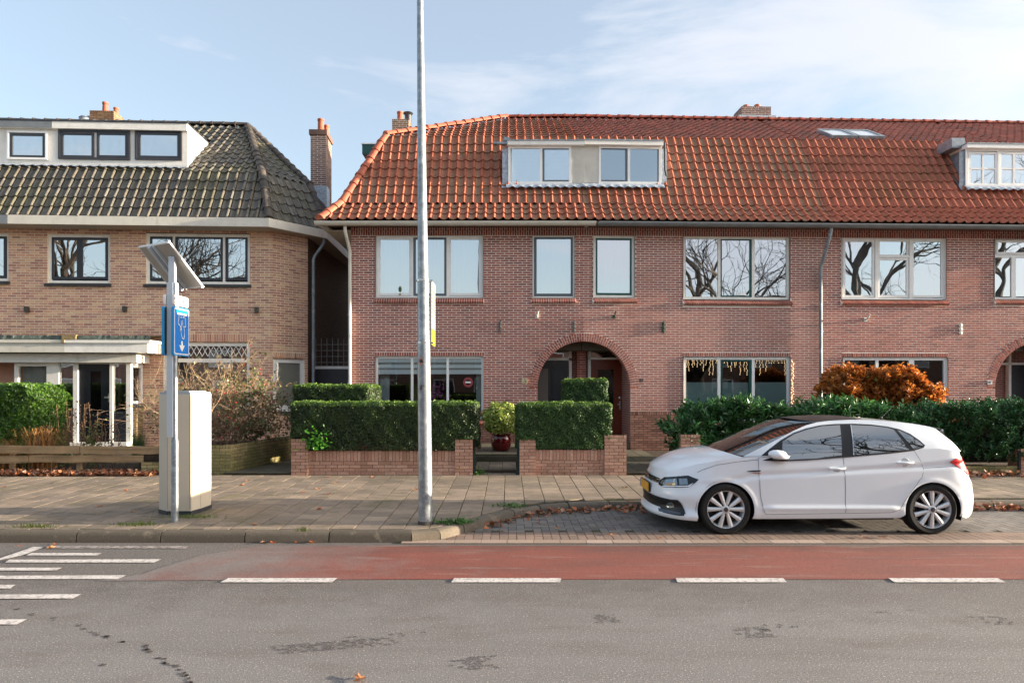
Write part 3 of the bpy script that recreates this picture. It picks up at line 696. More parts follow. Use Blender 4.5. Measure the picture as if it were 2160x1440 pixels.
def downpipe(root, path, m, r=.038, name='downpipe', rings=()):
    b = MB(); b.tube(path, r, 10)
    for z in rings: b.lathe([(r + .008, -.02), (r + .008, .02)], (path[-1][0], path[-1][1], z), 10)
    return b.build(name, m, root, sharp=40)
def shell(root, x0, x1, y0, y1, z1, sidem, left=True, right=True):
    b = MB(); b.box(x0 + .02, x1 - .02, y1 - .2, y1, .1, z1); b.box(x0 + .02, x1 - .02, .5, y1 - .2, 2.75, 3.0); b.box(x0 + .02, x1 - .02, .02, y1 - .2, .05, .3)
    b.build('rear_wall', m_room, root)
    s = MB()
    if left: s.box(x0, x0 + .12, y0, y1, .1, z1)
    if right: s.box(x1 - .12, x1, y0, y1, .1, z1)
    s.build('side_wall', sidem, root)
# ------------------------------------------------------------------ the red brick terrace
ZT, FR0, FR1 = 5.585, 5.59, 5.80
RP = [(-.50, 5.865), (.10, 6.40), (1.33, 8.53), (4.10, 10.12)]    # roof profile (depth, height): flare, steep slope, upper slope, ridge
R0, R1, AZ = 1.165, 1.37, 1.78
t85 = rad(2.2)
def terrace(name, label, ox, oy, r, width, m_b, m_t, m_tu, wins, arch, gut, hipl=False, single=300, endr=0.0, dormer=None, dorm_skip=None, up_single=80):
    root = thing(name, label, 'house', (ox, oy, 0), r); h = House(root, ox, oy, r); root['group'] = 'terrace houses'
    holes = []; frames = []
    for px, kind in wins: rc = h.rect(px); holes.append(rc); frames.append((rc, px, kind))
    clr = [(q[0] - .02, q[1] + .02, q[3] - .01, q[3] + .104) for q, p_, k_ in frames if k_[0] == 'G'] + [(q[0] - .02, q[1] + .02, q[2] - .16, q[2] + .01) for q, p_, k_ in frames]
    wo, bs = brick_wall(root, 'wall', m_b, m_mort, 0, width, .2, ZT, [q[:4] for q in holes], [(ax, AZ, R1, R0) for ax, *_ in arch], single=single, clear=clr)
    mo = MB()
    for ax, a0, a1 in arch: arch_ring(bs, ax, AZ, R0, R1, a0, a1); arch_mortar(mo, ax, AZ, R0, R1, a0, a1)
    mo.quad((0, .0005, FR0 - .01), (width, .0005, FR0 - .01), (width, .0005, FR1 + .05), (0, .0005, FR1 + .05))
    soldiers(bs, 0, width, FR0 + .005, FR1, split=True)
    for rc, px, kind in frames:
        if kind[0] == 'U': sill_bricks(bs, rc[0] - .02, rc[1] + .02, rc[2] + .005, slant=(.0 if r == 0 else .045), mo=mo)
        elif kind[0] == 'G': soldiers(bs, rc[0] - .02, rc[1] + .02, rc[3] + .006, rc[3] + .098); sill_bricks(bs, rc[0] - .02, rc[1] + .02, rc[2] + .005, mo=mo)
    bs.build('bricks', m_b, wo, kind='stuff'); mo.build('mortar_joints', m_mort, wo, kind='stuff')
    pl = MB(); pl.box(0 if not arch or arch[0][0] > 1 else R0, width if not arch or arch[0][0] < 1 else width - R0, -.03, -.001, .15, 1.22)
    # plinth course of darker brick, 3 cm proud
    x0, x1 = (0, width)
    for ax, *_ in arch:
        if ax < 1: x0 = R0 + .002
        else: x1 = ax - R0 - .002
    T = Matrix.Translation((0, -.022, 0))
    po, pb = brick_wall(root, 'plinth', m_plinth, m_mortd, x0, x1, .16, 1.09, [q[:4] for q in holes], T=T, single=40, low=.3)
    soldiers(pb, x0, x1, 1.095, 1.19); po2 = MB(); po2.quad((x0, .0, 1.09), (x1, .0, 1.09), (x1, .0, 1.195), (x0, .0, 1.195)).quad((x0, 0, 1.195), (x1, 0, 1.195), (x1, .03, 1.195), (x0, .03, 1.195)).build('plinth_cap', m_mortd, po)
    pb.build('bricks', m_plinth, po, kind='stuff')
    rf = Roof(root, m_t, single - up_single); ru = Roof(root, m_tu, up_single)
    for k in range(3):
        (ya, za), (yb, zb) = RP[k], RP[k + 1]; la, lb = 0, 0
        if hipl: la, lb = [(-.58, -.24), (-.24, .65), (.65, 3.9)][k]
        ra, rb_ = width - ya * math.tan(endr), width - yb * math.tan(endr)
        rr = [3, 8, 10][k]; R_ = ru if k == 2 else rf
        if hipl and k == 2: R_.face([(la, ya, za), (ra, ya, za), (rb_, yb, zb), (lb, yb, zb)], u=(1, 0, 0), rows=rr)
        else: R_.face([(la, ya, za), (ra, ya, za), (rb_, yb, zb), (lb, yb, zb)], u=(1, 0, 0), rows=rr, skip=dorm_skip)
    rf.under.add([(3.9, 4.1, 10.09), (width, 4.1, 10.09), (width, 8.6, 5.8), (-.24, 7.6, 6.3), (.65, 6.4, 8.45)] if hipl else [(0, 4.1, 10.09), (width, 4.1, 10.09), (width, 8.6, 5.8), (0, 8.6, 5.8)], [(4, 3, 2, 1, 0)] if hipl else [(3, 2, 1, 0)])
    if not hipl: rf.under.add([(width - .03, -.4, 5.86), (width - .03, .1, 6.38), (width - .03, 1.33, 8.5), (width - .03, 4.1, 10.08), (width - .03, 8.6, 5.8)], [(0, 1, 2, 3, 4)])
    ro = rf.done(); ro2 = ru.done()
    # eaves: soffit, gutter
    x0g = -.76 if hipl else 0.0
    sf = MB(); sf.box(x0g + .1, width, -.49, .0, 5.80, 5.83); sf.build('soffit', m_soffit, root)
    return root, h, ro, ro2, frames
def add_gutter(root, x0, x1, m): gutter(root, x0, x1, -.53, 5.80, m, r=.085)
# ---- number 83
h0 = House(None, -3.94, 17.1, 0); W83 = 5.84
lab = 'brick terrace end house with hipped orange tile roof behind the galvanised lamp post'
dsk = lambda p: p.z < 7.98 and 4.15 < p.x < 5.9 and .42 < p.y < 1.28
U, G = ('U',), ('G',)
w83 = [((792, 1019, 496, 628), ('U', 3)), ((1123, 1212, 496, 628), ('U', 1)), ((792, 1020, 751, 884), ('G', 3))]
r83, h83, ro83, ro83u, fr83 = terrace('brick_house', lab, -3.94, 17.1, 0, W83, m_br83, m_tile, m_tile, w83, [(W83, math.pi / 2, math.pi)], None, hipl=True, endr=t85, dorm_skip=dsk)
add_gutter(r83, -.75, W83 - .02 + (1255 - 1232) / 86.0 - .02, m_gutw)
def LR(h, p, dy=.06): return h.rect(p, dy)
def lights(h, lst, dy=.04): return [LR(h, p, dy)[:4] + (ms, sw) for p, ms, sw in lst]
rc = fr83[0][0]; fo = window(h83, r83, rc, .03, [q for q in lights(h83, [((797, 868, 500, 623), m_white, .06), ((872, 942, 500, 624), m_grey, .06), ((946, 1015, 500, 623), m_white, .06)])], m_white, m_glU, fw=.05, mull=[(h83.x(868, .06), h83.x(872, .06), rc[2] + .05, rc[3] - .05), (h83.x(942, .06), h83.x(946, .06), rc[2] + .05, rc[3] - .05)])
curtain(fo, rc[0], rc[1], rc[2], rc[3], .26, m_curt, 26)
rc = fr83[1][0]; fo = window(h83, r83, rc, .03, lights(h83, [((1127, 1209, 499, 624), m_grey, .06)]), m_white, m_glU, fw=.04); curtain(fo, rc[0], rc[1], rc[2], rc[3], .26, m_curt, 12)
rc = fr83[2][0]; g1 = rc
fo = window(h83, r83, rc, .03, lights(h83, [((798, 867, 757, 880), None, 0), ((872, 942, 757, 880), None, 0), ((947, 1014, 757, 880), None, 0)]), m_white, m_glL, fw=.055, mull=[(h83.x(867, .06), h83.x(872, .06), rc[2] + .05, rc[3] - .05), (h83.x(942, .06), h83.x(947, .06), rc[2] + .05, rc[3] - .05)])
bl = MB()
for a, b in ((755, 764), (769, 776), (780, 789)):
    z1, z0 = h83.z(a, 1, .15), h83.z(b, 1, .15); bl.quad((rc[0] + .05, .083, z0), (rc[1] - .05, .083, z0), (rc[1] - .05, .083, z1), (rc[0] + .05, .083, z1))
bl.build('roller_blind', m_blind, fo)
bl = MB(); z1, z0 = h83.z(753, 1, .17), h83.z(789, 1, .17); bl.quad((rc[0] + .05, .089, z0), (rc[1] - .05, .089, z0), (rc[1] - .05, .089, z1), (rc[0] + .05, .089, z1)); bl.build('sheer_blind', m_bgrey, fo)
curtain(fo, rc[0] + .05, rc[0] + .3, rc[2], rc[3], .3, m_curt, 4, .03); curtain(fo, rc[1] - .2, rc[1] - .05, rc[2], rc[3], .3, m_curt, 3, .03)
ws = MB(); ws.box(rc[0], rc[1], .14, .42, rc[2] - .02, rc[2] + .02); ws.build('window_sill', m_white, fo)
# lead, gutter brackets, hip and ridge tiles
for a, b in [((-.62, -.52, 5.90), (-.24, .1, 6.46)), ((-.24, .1, 6.46), (.65, 1.33, 8.60)), ((.65, 1.33, 8.60), (3.9, 4.1, 10.17))]: ridge(ro83, a, b, m_hip)
ridge(ro83u, (3.9, 4.1, 10.15), (W83 - .1, 4.1, 10.17), m_hip3, r=.10)
hp = MB()
hp.add([(-.58, -.5, 5.84), (-.24, .1, 6.38), (-.24, 7.6, 6.38), (-.58, 8.2, 5.84)], [(0, 1, 2, 3)]); hp.add([(-.24, .1, 6.38), (.65, 1.33, 8.5), (.65, 6.4, 8.5), (-.24, 7.6, 6.38)], [(0, 1, 2, 3)]); hp.add([(.65, 1.33, 8.5), (3.9, 4.1, 10.1), (.65, 6.4, 8.5)], [(0, 1, 2)])
hp.build('hip_slope', m_tile3, r83)
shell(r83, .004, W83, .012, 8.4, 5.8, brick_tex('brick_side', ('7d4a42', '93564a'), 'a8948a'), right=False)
gb_ = MB(); gb_.tube([(-.62, -.48, 5.78), (-.62, 8.5, 5.78)], .075, 8); gb_.build('gutter', m_gutw, r83)
sf = MB(); sf.box(-.58, -.001, 0, 8.4, 5.70, 5.73); sf.build('soffit', m_gutw, r83)
x_ = h83.x(738, -.09); xt = h83.x(729, -.4)
downpipe(r83, [(xt, -.46, 5.72), (xt, -.44, 5.58), (xt + .02, -.4, 5.48), (x_ - .02, -.13, 5.30), (x_, -.09, 5.18), (x_, -.09, .4)], m_gutw, .042, rings=(1.9, 3.6, 5.1))
# dormer halves over the party wall
DY, DZ0, DZT = .39, 6.95, 8.08
def dormer(h, root, p0, p1, lead_l, lead_r, dy=DY, pt=300, pb=388, m_side=m_lead, fascia=m_cream):
    x0, x1 = h.x(p0, dy), h.x(p1, dy); xm = (x0 + x1) / 2; zt = h.z(pt, xm, dy); zb = h.z(pb, xm, dy)
    b = MB(); b.box(x0 - (.03 if lead_l else 0), x1 + (.03 if lead_r else 0), dy - .10, 1.45, zt - .10, zt); b.box(x0 + .004, x1 - .004, dy + .06, 1.3, zb - .1, zt - .1)
    do = b.build('dormer', fascia, root)
    MB().box(x0 - (.04 if lead_l else 0), x1 + (.04 if lead_r else 0), dy - .115, 1.5, zt, zt + .03).build('roof_edge', m_zinc, do)
    s = MB(); zl = zb - .12
    n = 24; vs = []
    for i in range(n * 2 + 1):
        x = x0 - .05 + (x1 - x0 + .1) * i / (2 * n); k = math.sin((x / TW) * 6.283)
        vs += [(x, dy - .01, zb + .005), (x, dy - .10, zb - .06), (x, dy - .165 - .01 * k, zb - .125 + .018 * k)]
    s.add(vs, [(3 * i + j, 3 * i + 3 + j, 3 * i + 4 + j, 3 * i + 1 + j) for i in range(2 * n) for j in range(2)]); s.build('lead_apron', m_lead, do, smooth=True)
    for fl, x, sg in ((lead_l, x0, -1), (lead_r, x1, 1)):
        if fl:
            c = MB(); c.box(min(x, x + sg * .02), max(x, x + sg * .02), dy + .02, 1.3, zb - .08, zt - .1); c.box(min(x + sg * .021, x + sg * .15), max(x + sg * .021, x + sg * .15), dy + .03, dy + .05, zb - .1, zt - .15)
            c.add([(x + sg * .02, dy - .02, zb - .1), (x + sg * .17, dy - .06, zb - .12), (x + sg * .17, 1.12, zt - .12), (x + sg * .02, 1.16, zt - .1)], [(0, 1, 2, 3)]); c.build('lead_cheek', m_side, do)
    return do, (x0, x1, zb, zt - .10)
do, rc = dormer(h83, r83, 1072, 1232, True, False)
fo = window(h83, do, (rc[0], h83.x(1205, DY), rc[2], rc[3]), DY, lights(h83, [((1080, 1139, 310, 384), None, 0), ((1144, 1205, 310, 384), m_grey, .055)], DY), m_white, m_glU, fw=.06, mull=[(h83.x(1139, DY), h83.x(1144, DY), rc[2] + .05, rc[3] - .05)])
slats(fo, rc[0] + .05, h83.x(1205, DY), rc[2], rc[3], DY + .052, m_blind)
pn = MB(); pn.box(h83.x(1205, DY) + .002, rc[1], DY + .012, DY + .058, rc[2] + .02, rc[3]); m_panel = mat('weathered_panel', 'cbc8be', .7, noise=(6, .06), stain=[(1.6, .5, .75, '8f9088', .5, (1, 1, .4))]); pn.build('panel', m_panel, do)
zp = MB(); zp.box(h83.x(1041, .3), h83.x(1071, .3), DY - .12, DY - .02, rc[3] + .02, rc[3] + .07); zp.box(h83.x(1062, .3), h83.x(1074, .3), DY - .1, DY + .1, rc[3] + .1, rc[3] + .2); zp.build('gutter_spout', m_zinc, do)
# chimney and side dormer
co = brick_stack(r83, 'chimney', m_chiml, m_mort, -3.47 + 3.94, -2.97 + 3.94, 3.3, 4.0, 8.6, 9.80, pieces=False, gap=.008)
pots(co, m_clay, [(-3.28 + 3.94, 3.6, 9.8, .09, .32)]); c = MB(); c.lathe([(.1, 0), (.1, .28), (.16, .34), (.13, .36)], (-3.06 + 3.94, 3.75, 9.8), 12); c.build('flue_cap', m_dgrey, co, sharp=40)
sd = MB(); sd.box(-.34, .9, 2.9, 4.6, 8.62, 8.90); sdo = sd.build('side_dormer', m_green, r83); MB().box(-.36, .9, 2.88, 4.62, 8.9, 8.93).build('roof_edge', m_white, sdo); MB().box(-.18, .9, 3.0, 4.5, 7.6, 8.62).build('dormer_wall', m_white, sdo)
# porch of 83 under the left half of the arch
m_porch = brick_tex('porch_brick', ('8a5a50', '9a685c'), 'c0aea4')
def porch_shell(root, xa, xb, y, side):
    b = MB(); b.quad((xa, y + .16, .2), (xb, y + .16, .2), (xb, y + .16, 3.3), (xa, y + .16, 3.3)); b.quad((xa, .2, 3.2), (xb, .2, 3.2), (xb, y + .2, 3.2), (xa, y + .2, 3.2))
    b.box(min(side, side + .02), max(side, side + .02), .012, y + .2, .2, 3.2); b.build('porch_wall', m_porch, root)
    MB().box(xa, xb, .0, y + .2, .15, .40).build('porch_step', m_slabd, root)
dy = 1.0
porch_shell(r83, 4.2, W83, dy, W83 - R0 - .022)
x0, x1 = h83.x(1120, dy), h83.x(1206, dy); zt = h83.z(727, x1, dy); zd = h83.z(760, x1, dy)
fb = MB(); fb.box(x0, x1, dy, dy + .12, zt, zt + .06); fb.box(x0, x1, dy, dy + .12, zd, zd + .07); fb.box(x1 - .07, x1, dy, dy + .12, .4, zt); fb.box(x0, x0 + .07, dy, dy + .12, .4, zt); fo = fb.build('door_frame', m_cream, r83)
MB().quad((x0 + .07, dy + .05, zd + .07), (x1 - .07, dy + .05, zd + .07), (x1 - .07, dy + .05, zt), (x0 + .07, dy + .05, zt)).build('pane', m_glD, fo)
curtain(fo, x0, x1, zd, zt, dy + .14, m_bgrey, 6)
d0, d1 = x0 + .075, x1 - .075
db = MB(); db.box(d0, d1, dy + .05, dy + .09, .42, zd); xs_ = [h83.x(1166, dy), h83.x(1192, dy)]
for zz in ((h83.z(814, x1, dy), h83.z(776, x1, dy)), (h83.z(856, x1, dy), h83.z(824, x1, dy)), (.6, h83.z(870, x1, dy))):
    if zz[1] - zz[0] > .1:
        db.box(xs_[0], xs_[1], dy + .035, dy + .05, zz[0], zz[1]); db.box(xs_[0] - .03, xs_[0] - .012, dy + .03, dy + .05, zz[0] - .03, zz[1] + .03); db.box(xs_[1] + .012, xs_[1] + .03, dy + .03, dy + .05, zz[0] - .03, zz[1] + .03)
        db.box(xs_[0] - .03, xs_[1] + .03, dy + .03, dy + .05, zz[1] + .012, zz[1] + .03); db.box(xs_[0] - .03, xs_[1] + .03, dy + .03, dy + .05, zz[0] - .03, zz[0] - .012)
do_ = db.build('door', m_black, r83); MB().quad((d0 + .06, dy + .046, .7), (xs_[0] - .12, dy + .046, .7), (xs_[0] - .12, dy + .046, h83.z(777, x1, dy)), (d0 + .06, dy + .046, h83.z(777, x1, dy))).build('pane', mat('frosted_pane', '6d6a66', .25), do_)
hb = MB(); hb.ball((d0 + .05, dy + .02, 1.35), .03); hb.box(d0 + .035, d0 + .065, dy + .03, dy + .05, 1.2, 1.45); hb.build('handle', m_steel, do_)
brick_stack(r83, 'porch_pillar', m_br83, m_mort, h83.x(1217, .85), h83.x(1236, .85), .85, 1.15, .4, 3.15, pieces=False, cap=False)
# ---- number 85
h85 = House(None, -3.94 + W83, 17.1, t85); W85 = h85.x(1737)
w85 = [((1251, 1339, 496, 628), ('U', 1)), ((1441, 1666, 498, 632), ('U', 3)), ((1441.5, 1667, 752, 890), ('G', 3))]
dsk2 = lambda p: p.z < 7.98 and -.1 < p.x < 1.75 and .42 < p.y < 1.28
r85, h85, ro85, ro85u, fr85 = terrace('brick_house', 'brick terrace house with green sashes and brown front door behind the laurel hedge', -3.94 + W83, 17.1, t85, W85, m_br85, m_tile, m_tile3, w85, [(0, 0, math.pi / 2)], None, dorm_skip=dsk2)
add_gutter(r85, .27, W85, m_gutg)
rc = fr85[0][0]; fo = window(h85, r85, rc, .03, lights(h85, [((1256, 1333, 502, 622), m_green, .05)]), m_cream, m_glU, fw=.07); curtain(fo, rc[0], rc[1], rc[2], rc[3], .26, m_curt, 12)
for k, (a, b, top, bot) in enumerate([(1447, 1513, 504, 626), (1441, 0, 0, 0)][:1]): pass
rc = fr85[1][0]; fo = window(h85, r85, rc, .03, lights(h85, [((1447, 1514, 504, 626), None, 0), ((1519, 1585, 503, 627), m_green, .045), ((1591, 1658, 504, 626), None, 0)]), m_cream, m_glU, fw=.07, mull=[(h85.x(1514, .06), h85.x(1519, .06), rc[2] + .06, rc[3] - .06), (h85.x(1585, .06), h85.x(1591, .06), rc[2] + .06, rc[3] - .06)])
curtain(fo, rc[0], rc[1], rc[2], rc[3], .5, m_bgrey, 10)
rc = fr85[2][0]; g2 = rc; fo = window(h85, r85, rc, .03, lights(h85, [((1448, 1513, 759, 886), None, 0), ((1519, 1585, 757, 886), m_green, .06), ((1591, 1660, 759, 886), None, 0)]), m_white, m_glL, fw=.075, mull=[(h85.x(1513, .06), h85.x(1519, .06), rc[2] + .06, rc[3] - .06), (h85.x(1585, .06), h85.x(1591, .06), rc[2] + .06, rc[3] - .06)])
pf = MB(); z1 = h85.z(806, 4, .12); pf.quad((rc[0] + .06, .095, rc[2]), (rc[1] - .06, .095, rc[2]), (rc[1] - .06, .095, z1), (rc[0] + .06, .095, z1)); pf.build('frosted_film', mat('frosted_film', '8fa3a0', .5), fo)
shell(r85, 0, W85, .0, 8.4, 5.8, m_porch, left=False, right=False)
x_ = h85.x(1731, -.08); xt = h85.x(1749, -.4)
downpipe(r85, [(xt, -.50, 5.72), (xt - .01, -.47, 5.56), (xt - .05, -.38, 5.3), (x_ + .02, -.14, 4.95), (x_, -.08, 4.82), (x_, -.08, .3)], m_zinc, .042, rings=(1.5, 3.2, 4.65))
do, rc = dormer(h85, r85, 1232, 1395, False, True)
fo = window(h85, do, (h85.x(1263, DY), rc[1], rc[2], rc[3]), DY, lights(h85, [((1264, 1324, 310, 384), m_grey, .055), ((1329, 1387, 311, 384), None, 0)], DY), m_white, m_glD, fw=.06, mull=[(h85.x(1324, DY), h85.x(1329, DY), rc[2] + .05, rc[3] - .05)])
curtain(fo, h85.x(1263, DY), rc[1], rc[2], rc[3], DY + .056, mat('grey_curtain', '9aa3ac', .9), 40, .002)
pn = MB(); pn.box(rc[0], h85.x(1263, DY) - .002, DY + .012, DY + .058, rc[2] + .02, rc[3]); pn.build('panel', m_panel, do)
dp = MB(); dp.tube([(rc[1] + .07, DY - .07, rc[3] + .08), (rc[1] + .08, DY - .06, rc[2] + .35), (rc[1] + .12, DY - .05, rc[2] + .2)], .028, 8); dp.build('rain_pipe', m_dgrey, do)
ridge(ro85u, (.0, 4.1, 10.17), (W85, 4.1, 10.17), m_hip3, r=.10)
ox, oy = h85.ox, h85.oy
cx0, cx1 = h85.x(1557, 4.6), h85.x(1618, 4.6)
co = brick_stack(r85, 'chimney', m_chim, m_mort, cx0, cx1, 4.3, 5.0, 9.3, 10.68, pieces=False, gap=.008); MB().box(cx0 - .12, cx1 + .12, 4.2, 5.1, 9.3, 10.36).build('lead_apron', m_lead, co); pots(co, m_clay, [(cx0 + .25, 4.6, 10.68, .09, .14), (cx0 + .62, 4.6, 10.68, .09, .16)])
porch_shell(r85, 0, 1.6, dy, R0 + .002)
x0, x1 = h85.x(1240, dy), h85.x(1332, dy); zt = h85.z(726, .5, dy); zd = h85.z(758, .5, dy); xj = h85.x(1313, dy)
fb = MB(); fb.box(x0, x1, dy, dy + .12, zt, zt + .06); fb.box(x0, x1, dy, dy + .12, zd, zd + .05); fb.box(x0, x0 + .08, dy, dy + .12, .25, zt); fb.box(xj, xj + .09, dy, dy + .12, .25, zd); fb.box(xj + .09, x1, dy, dy + .12, h85.z(882, .5, dy), h85.z(878, .5, dy)); fo = fb.build('door_frame', m_cream, r85)
MB().quad((x0 + .08, dy + .05, zd + .05), (x1, dy + .05, zd + .05), (x1, dy + .05, zt), (x0 + .08, dy + .05, zt)).build('pane', m_glD, fo); MB().quad((xj + .09, dy + .05, .9), (x1, dy + .05, .9), (x1, dy + .05, zd), (xj + .09, dy + .05, zd)).build('pane', m_glD, fo); MB().box(xj + .09, x1, dy + .04, dy + .08, .25, h85.z(882, .5, dy)).build('panel', m_black, fo)
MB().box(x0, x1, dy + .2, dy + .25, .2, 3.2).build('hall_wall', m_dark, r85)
db = MB(); db.box(x0 + .085, xj - .005, dy + .05, dy + .09, .42, zd); do_ = db.build('door', m_brown, r85)
wx0, wx1, wz0, wz1 = h85.x(1262, dy), h85.x(1295, dy), h85.z(880, .5, dy), h85.z(779, .5, dy)
m_ = MB(); m_.box(wx0 - .03, wx0, dy + .035, dy + .05, wz0, wz1); m_.box(wx1, wx1 + .03, dy + .035, dy + .05, wz0, wz1); m_.box(wx0 - .03, wx1 + .03, dy + .035, dy + .05, wz1, wz1 + .03); m_.box(wx0 - .03, wx1 + .03, dy + .035, dy + .05, wz0 - .03, wz0); m_.build('pane_trim', m_brown, do_)
MB().quad((wx0, dy + .048, wz0), (wx1, dy + .048, wz0), (wx1, dy + .048, wz1), (wx0, dy + .048, wz1)).build('pane', mat('smoked_pane', '1c1a18', .08), do_)
hx = h85.x(1308, dy); hb = MB(); hb.box(hx - .022, hx + .022, dy + .03, dy + .05, h85.z(864, .5, dy), h85.z(845, .5, dy)); hb.box(hx - .07, hx + .01, dy - .01, dy + .01, h85.z(854, .5, dy), h85.z(851, .5, dy)); hb.box(hx - .01, hx + .01, dy - .01, dy + .04, h85.z(854, .5, dy), h85.z(851, .5, dy)); hb.lathe([(0, -.02), (.035, -.015), (.04, .02)], (hx, dy + .03, h85.z(839, .5, dy)), 12, 'y'); hb.build('handle', m_steel, do_)
# ---- number 87, and the house beyond the frame edge
o87 = (h85.ox + W85 * h85.c, h85.oy + W85 * h85.s); h87 = House(None, o87[0], o87[1], t85); W87 = h87.x(2192)
w87 = [((1774, 1995.5, 501, 632), ('U', 3)), ((2097, 2188, 501, 631), ('U', 2)), ((1777, 1999, 753, 885), ('G', 3))]
dl = h87.x(2037, DY); dsk3 = lambda p: p.z < 7.98 and p.x > dl + .1 and .42 < p.y < 1.28
r87, h87, ro87, ro87u, fr87 = terrace('brick_house', 'brick terrace house with white window frames behind the orange beech hedge', o87[0], o87[1], t85, W87, m_br83, m_tile2, m_tile3, w87, [(W87, math.pi / 2, math.pi)], None, dorm_skip=dsk3)
add_gutter(r87, 0, W87, m_gutg)
rc = fr87[0][0]; fo = window(h87, r87, rc, .03, lights(h87, [((1779, 1845, 505, 627), m_white, .055), ((1852, 1917, 505, 541), m_white, .05), ((1852, 1917, 544, 627), m_white, .055), ((1923, 1990, 505, 627), m_white, .055)]), m_white, m_glU, fw=.05, mull=[(h87.x(1845, .06), h87.x(1852, .06), rc[2] + .04, rc[3] - .04), (h87.x(1917, .06), h87.x(1923, .06), rc[2] + .04, rc[3] - .04), (h87.x(1852, .06), h87.x(1917, .06), h87.z(544, 2, .06), h87.z(541, 2, .06))])
curtain(fo, rc[0], rc[0] + .8, rc[2], rc[3], .35, m_curt, 8)
curtain(fo, rc[0] + .8, rc[1], rc[2], rc[3], .5, m_curt, 8)
rc = fr87[1][0]; fo = window(h87, r87, rc, .03, lights(h87, [((2102, 2184, 507, 536), m_white, .05), ((2100, 2132, 543, 625), None, 0), ((2141, 2184, 543, 625), None, 0)]), m_white, m_glU, fw=.05, mull=[(rc[0] + .05, rc[1] - .05, h87.z(543, 4, .06), h87.z(537, 4, .06)), (h87.x(2132, .06), h87.x(2141, .06), rc[2] + .04, h87.z(543, 4, .06))]); curtain(fo, rc[0], rc[1], rc[2], rc[3], .3, m_curt, 10)
rc = fr87[2][0]; fo = window(h87, r87, rc, .03, lights(h87, [((1784, 1846, 761, 880), None, 0), ((1852, 1916, 761, 880), None, 0), ((1927, 1990, 761, 880), None, 0)]), m_white, m_glL, fw=.08, mull=[(h87.x(1846, .06), h87.x(1852, .06), rc[2] + .06, rc[3] - .06), (h87.x(1916, .06), h87.x(1927, .06), rc[2] + .06, rc[3] - .06)])
shell(r87, 0, W87, .0, 8.4, 5.8, m_porch, left=False, right=False)
do, rc = dormer(h87, r87, 2037, 2190, True, False, pt=307, pb=393, m_side=m_zinc, fascia=m_white)
def cross(fo, q, m, w_=.022):
    x0, x1, z0, z1 = q; b = MB(); xm, zm = (x0 + x1) / 2, (z0 + z1) / 2; b.box(xm - w_, xm + w_, DY + .012, DY + .045, z0, z1); b.box(x0, x1, DY + .014, DY + .043, zm - w_, zm + w_); b.build('glazing_bar', m, fo)
lt = lights(h87, [((2044, 2105, 320, 391), m_white, .06), ((2109, 2170, 320, 391), m_white, .06)], DY)
fo = window(h87, do, rc, DY, lt, m_white, m_glU, fw=.05, mull=[(lt[0][1], lt[1][0], rc[2] + .05, rc[3] - .05)])
for q in lt: cross(fo, (q[0] + .055, q[1] - .055, q[2] + .055, q[3] - .055), m_white)
MB().box(rc[0] - .30, rc[0] + .05, DY + .1, DY + .7, rc[3] + .06, rc[3] + .32).build('flue_box', m_zinc, do)
ridge(ro87u, (0, 4.1, 10.17), (W87, 4.1, 10.17), m_hip3, r=.10)
# roof window on the upper slope
def slope(x, s_): return Vector((x, RP[2][0] + (RP[3][0] - RP[2][0]) * s_, RP[2][1] + (RP[3][1] - RP[2][1]) * s_))
n_ = Vector((0, -(RP[3][1] - RP[2][1]), RP[3][0] - RP[2][0])).normalized()
sa, sb = h87.x(1748, 1.6), h87.x(1858, 1.6); s0, s1 = .04, .36; fb = MB(); pn = MB()
for a, b in ((sa, (sa + sb) / 2 - .02), ((sa + sb) / 2 + .02, sb)):
    for (x0, x1, t0, t1) in ((a, a + .06, s0, s1), (b - .06, b, s0, s1), (a + .06, b - .06, s0, s0 + .025), (a + .06, b - .06, s1 - .025, s1)):
        q = [slope(x0, t0), slope(x1, t0), slope(x1, t1), slope(x0, t1)]; fb.add([p + n_ * .04 for p in q] + [p + n_ * .13 for p in q], [(4, 5, 6, 7), (0, 1, 5, 4), (1, 2, 6, 5), (2, 3, 7, 6), (3, 0, 4, 7)])
    pn.add([slope(a + .05, s0 + .02) + n_ * .11, slope(b - .05, s0 + .02) + n_ * .11, slope(b - .05, s1 - .02) + n_ * .11, slope(a + .05, s1 - .02) + n_ * .11], [(0, 1, 2, 3)])
fo = fb.build('roof_window', m_zinc, r87); pn.build('pane', mat('roof_pane', 'b9c3cc', .15), fo)
# porch of 87
porch_shell(r87, W87 - 1.7, W87, dy, W87 - R0 - .022)
x0, x1 = h87.x(2128, dy), h87.x(2185, dy); fb = MB(); fb.box(x0, x0 + .07, dy, dy + .12, .4, 2.75); fb.box(x0 - .5, x1, dy, dy + .12, 2.4, 2.46); fo = fb.build('door_frame', m_cream, r87); MB().box(x0 + .07, x1, dy + .04, dy + .09, .42, 2.4).build('door', m_black, r87)
o89 = (h87.ox + W87 * h87.c, h87.oy + W87 * h87.s)
r89, h89, ro89, ro89u, fr89 = terrace('brick_house', 'next brick terrace house beyond the arched porch at the picture edge', o89[0], o89[1], t85, 5.8, m_br83, m_tile2, m_tile3, [], [(0, 0, math.pi / 2)], None, single=0, up_single=0)
add_gutter(r89, 0, 5.8, m_gutg); shell(r89, 0, 5.8, .012, 8.4, 5.8, m_porch, left=False, right=True); ridge(ro89u, (0, 4.1, 10.17), (5.8, 4.1, 10.17), m_hip3, r=.10); porch_shell(r89, 0, 1.6, dy, R0 + .002)
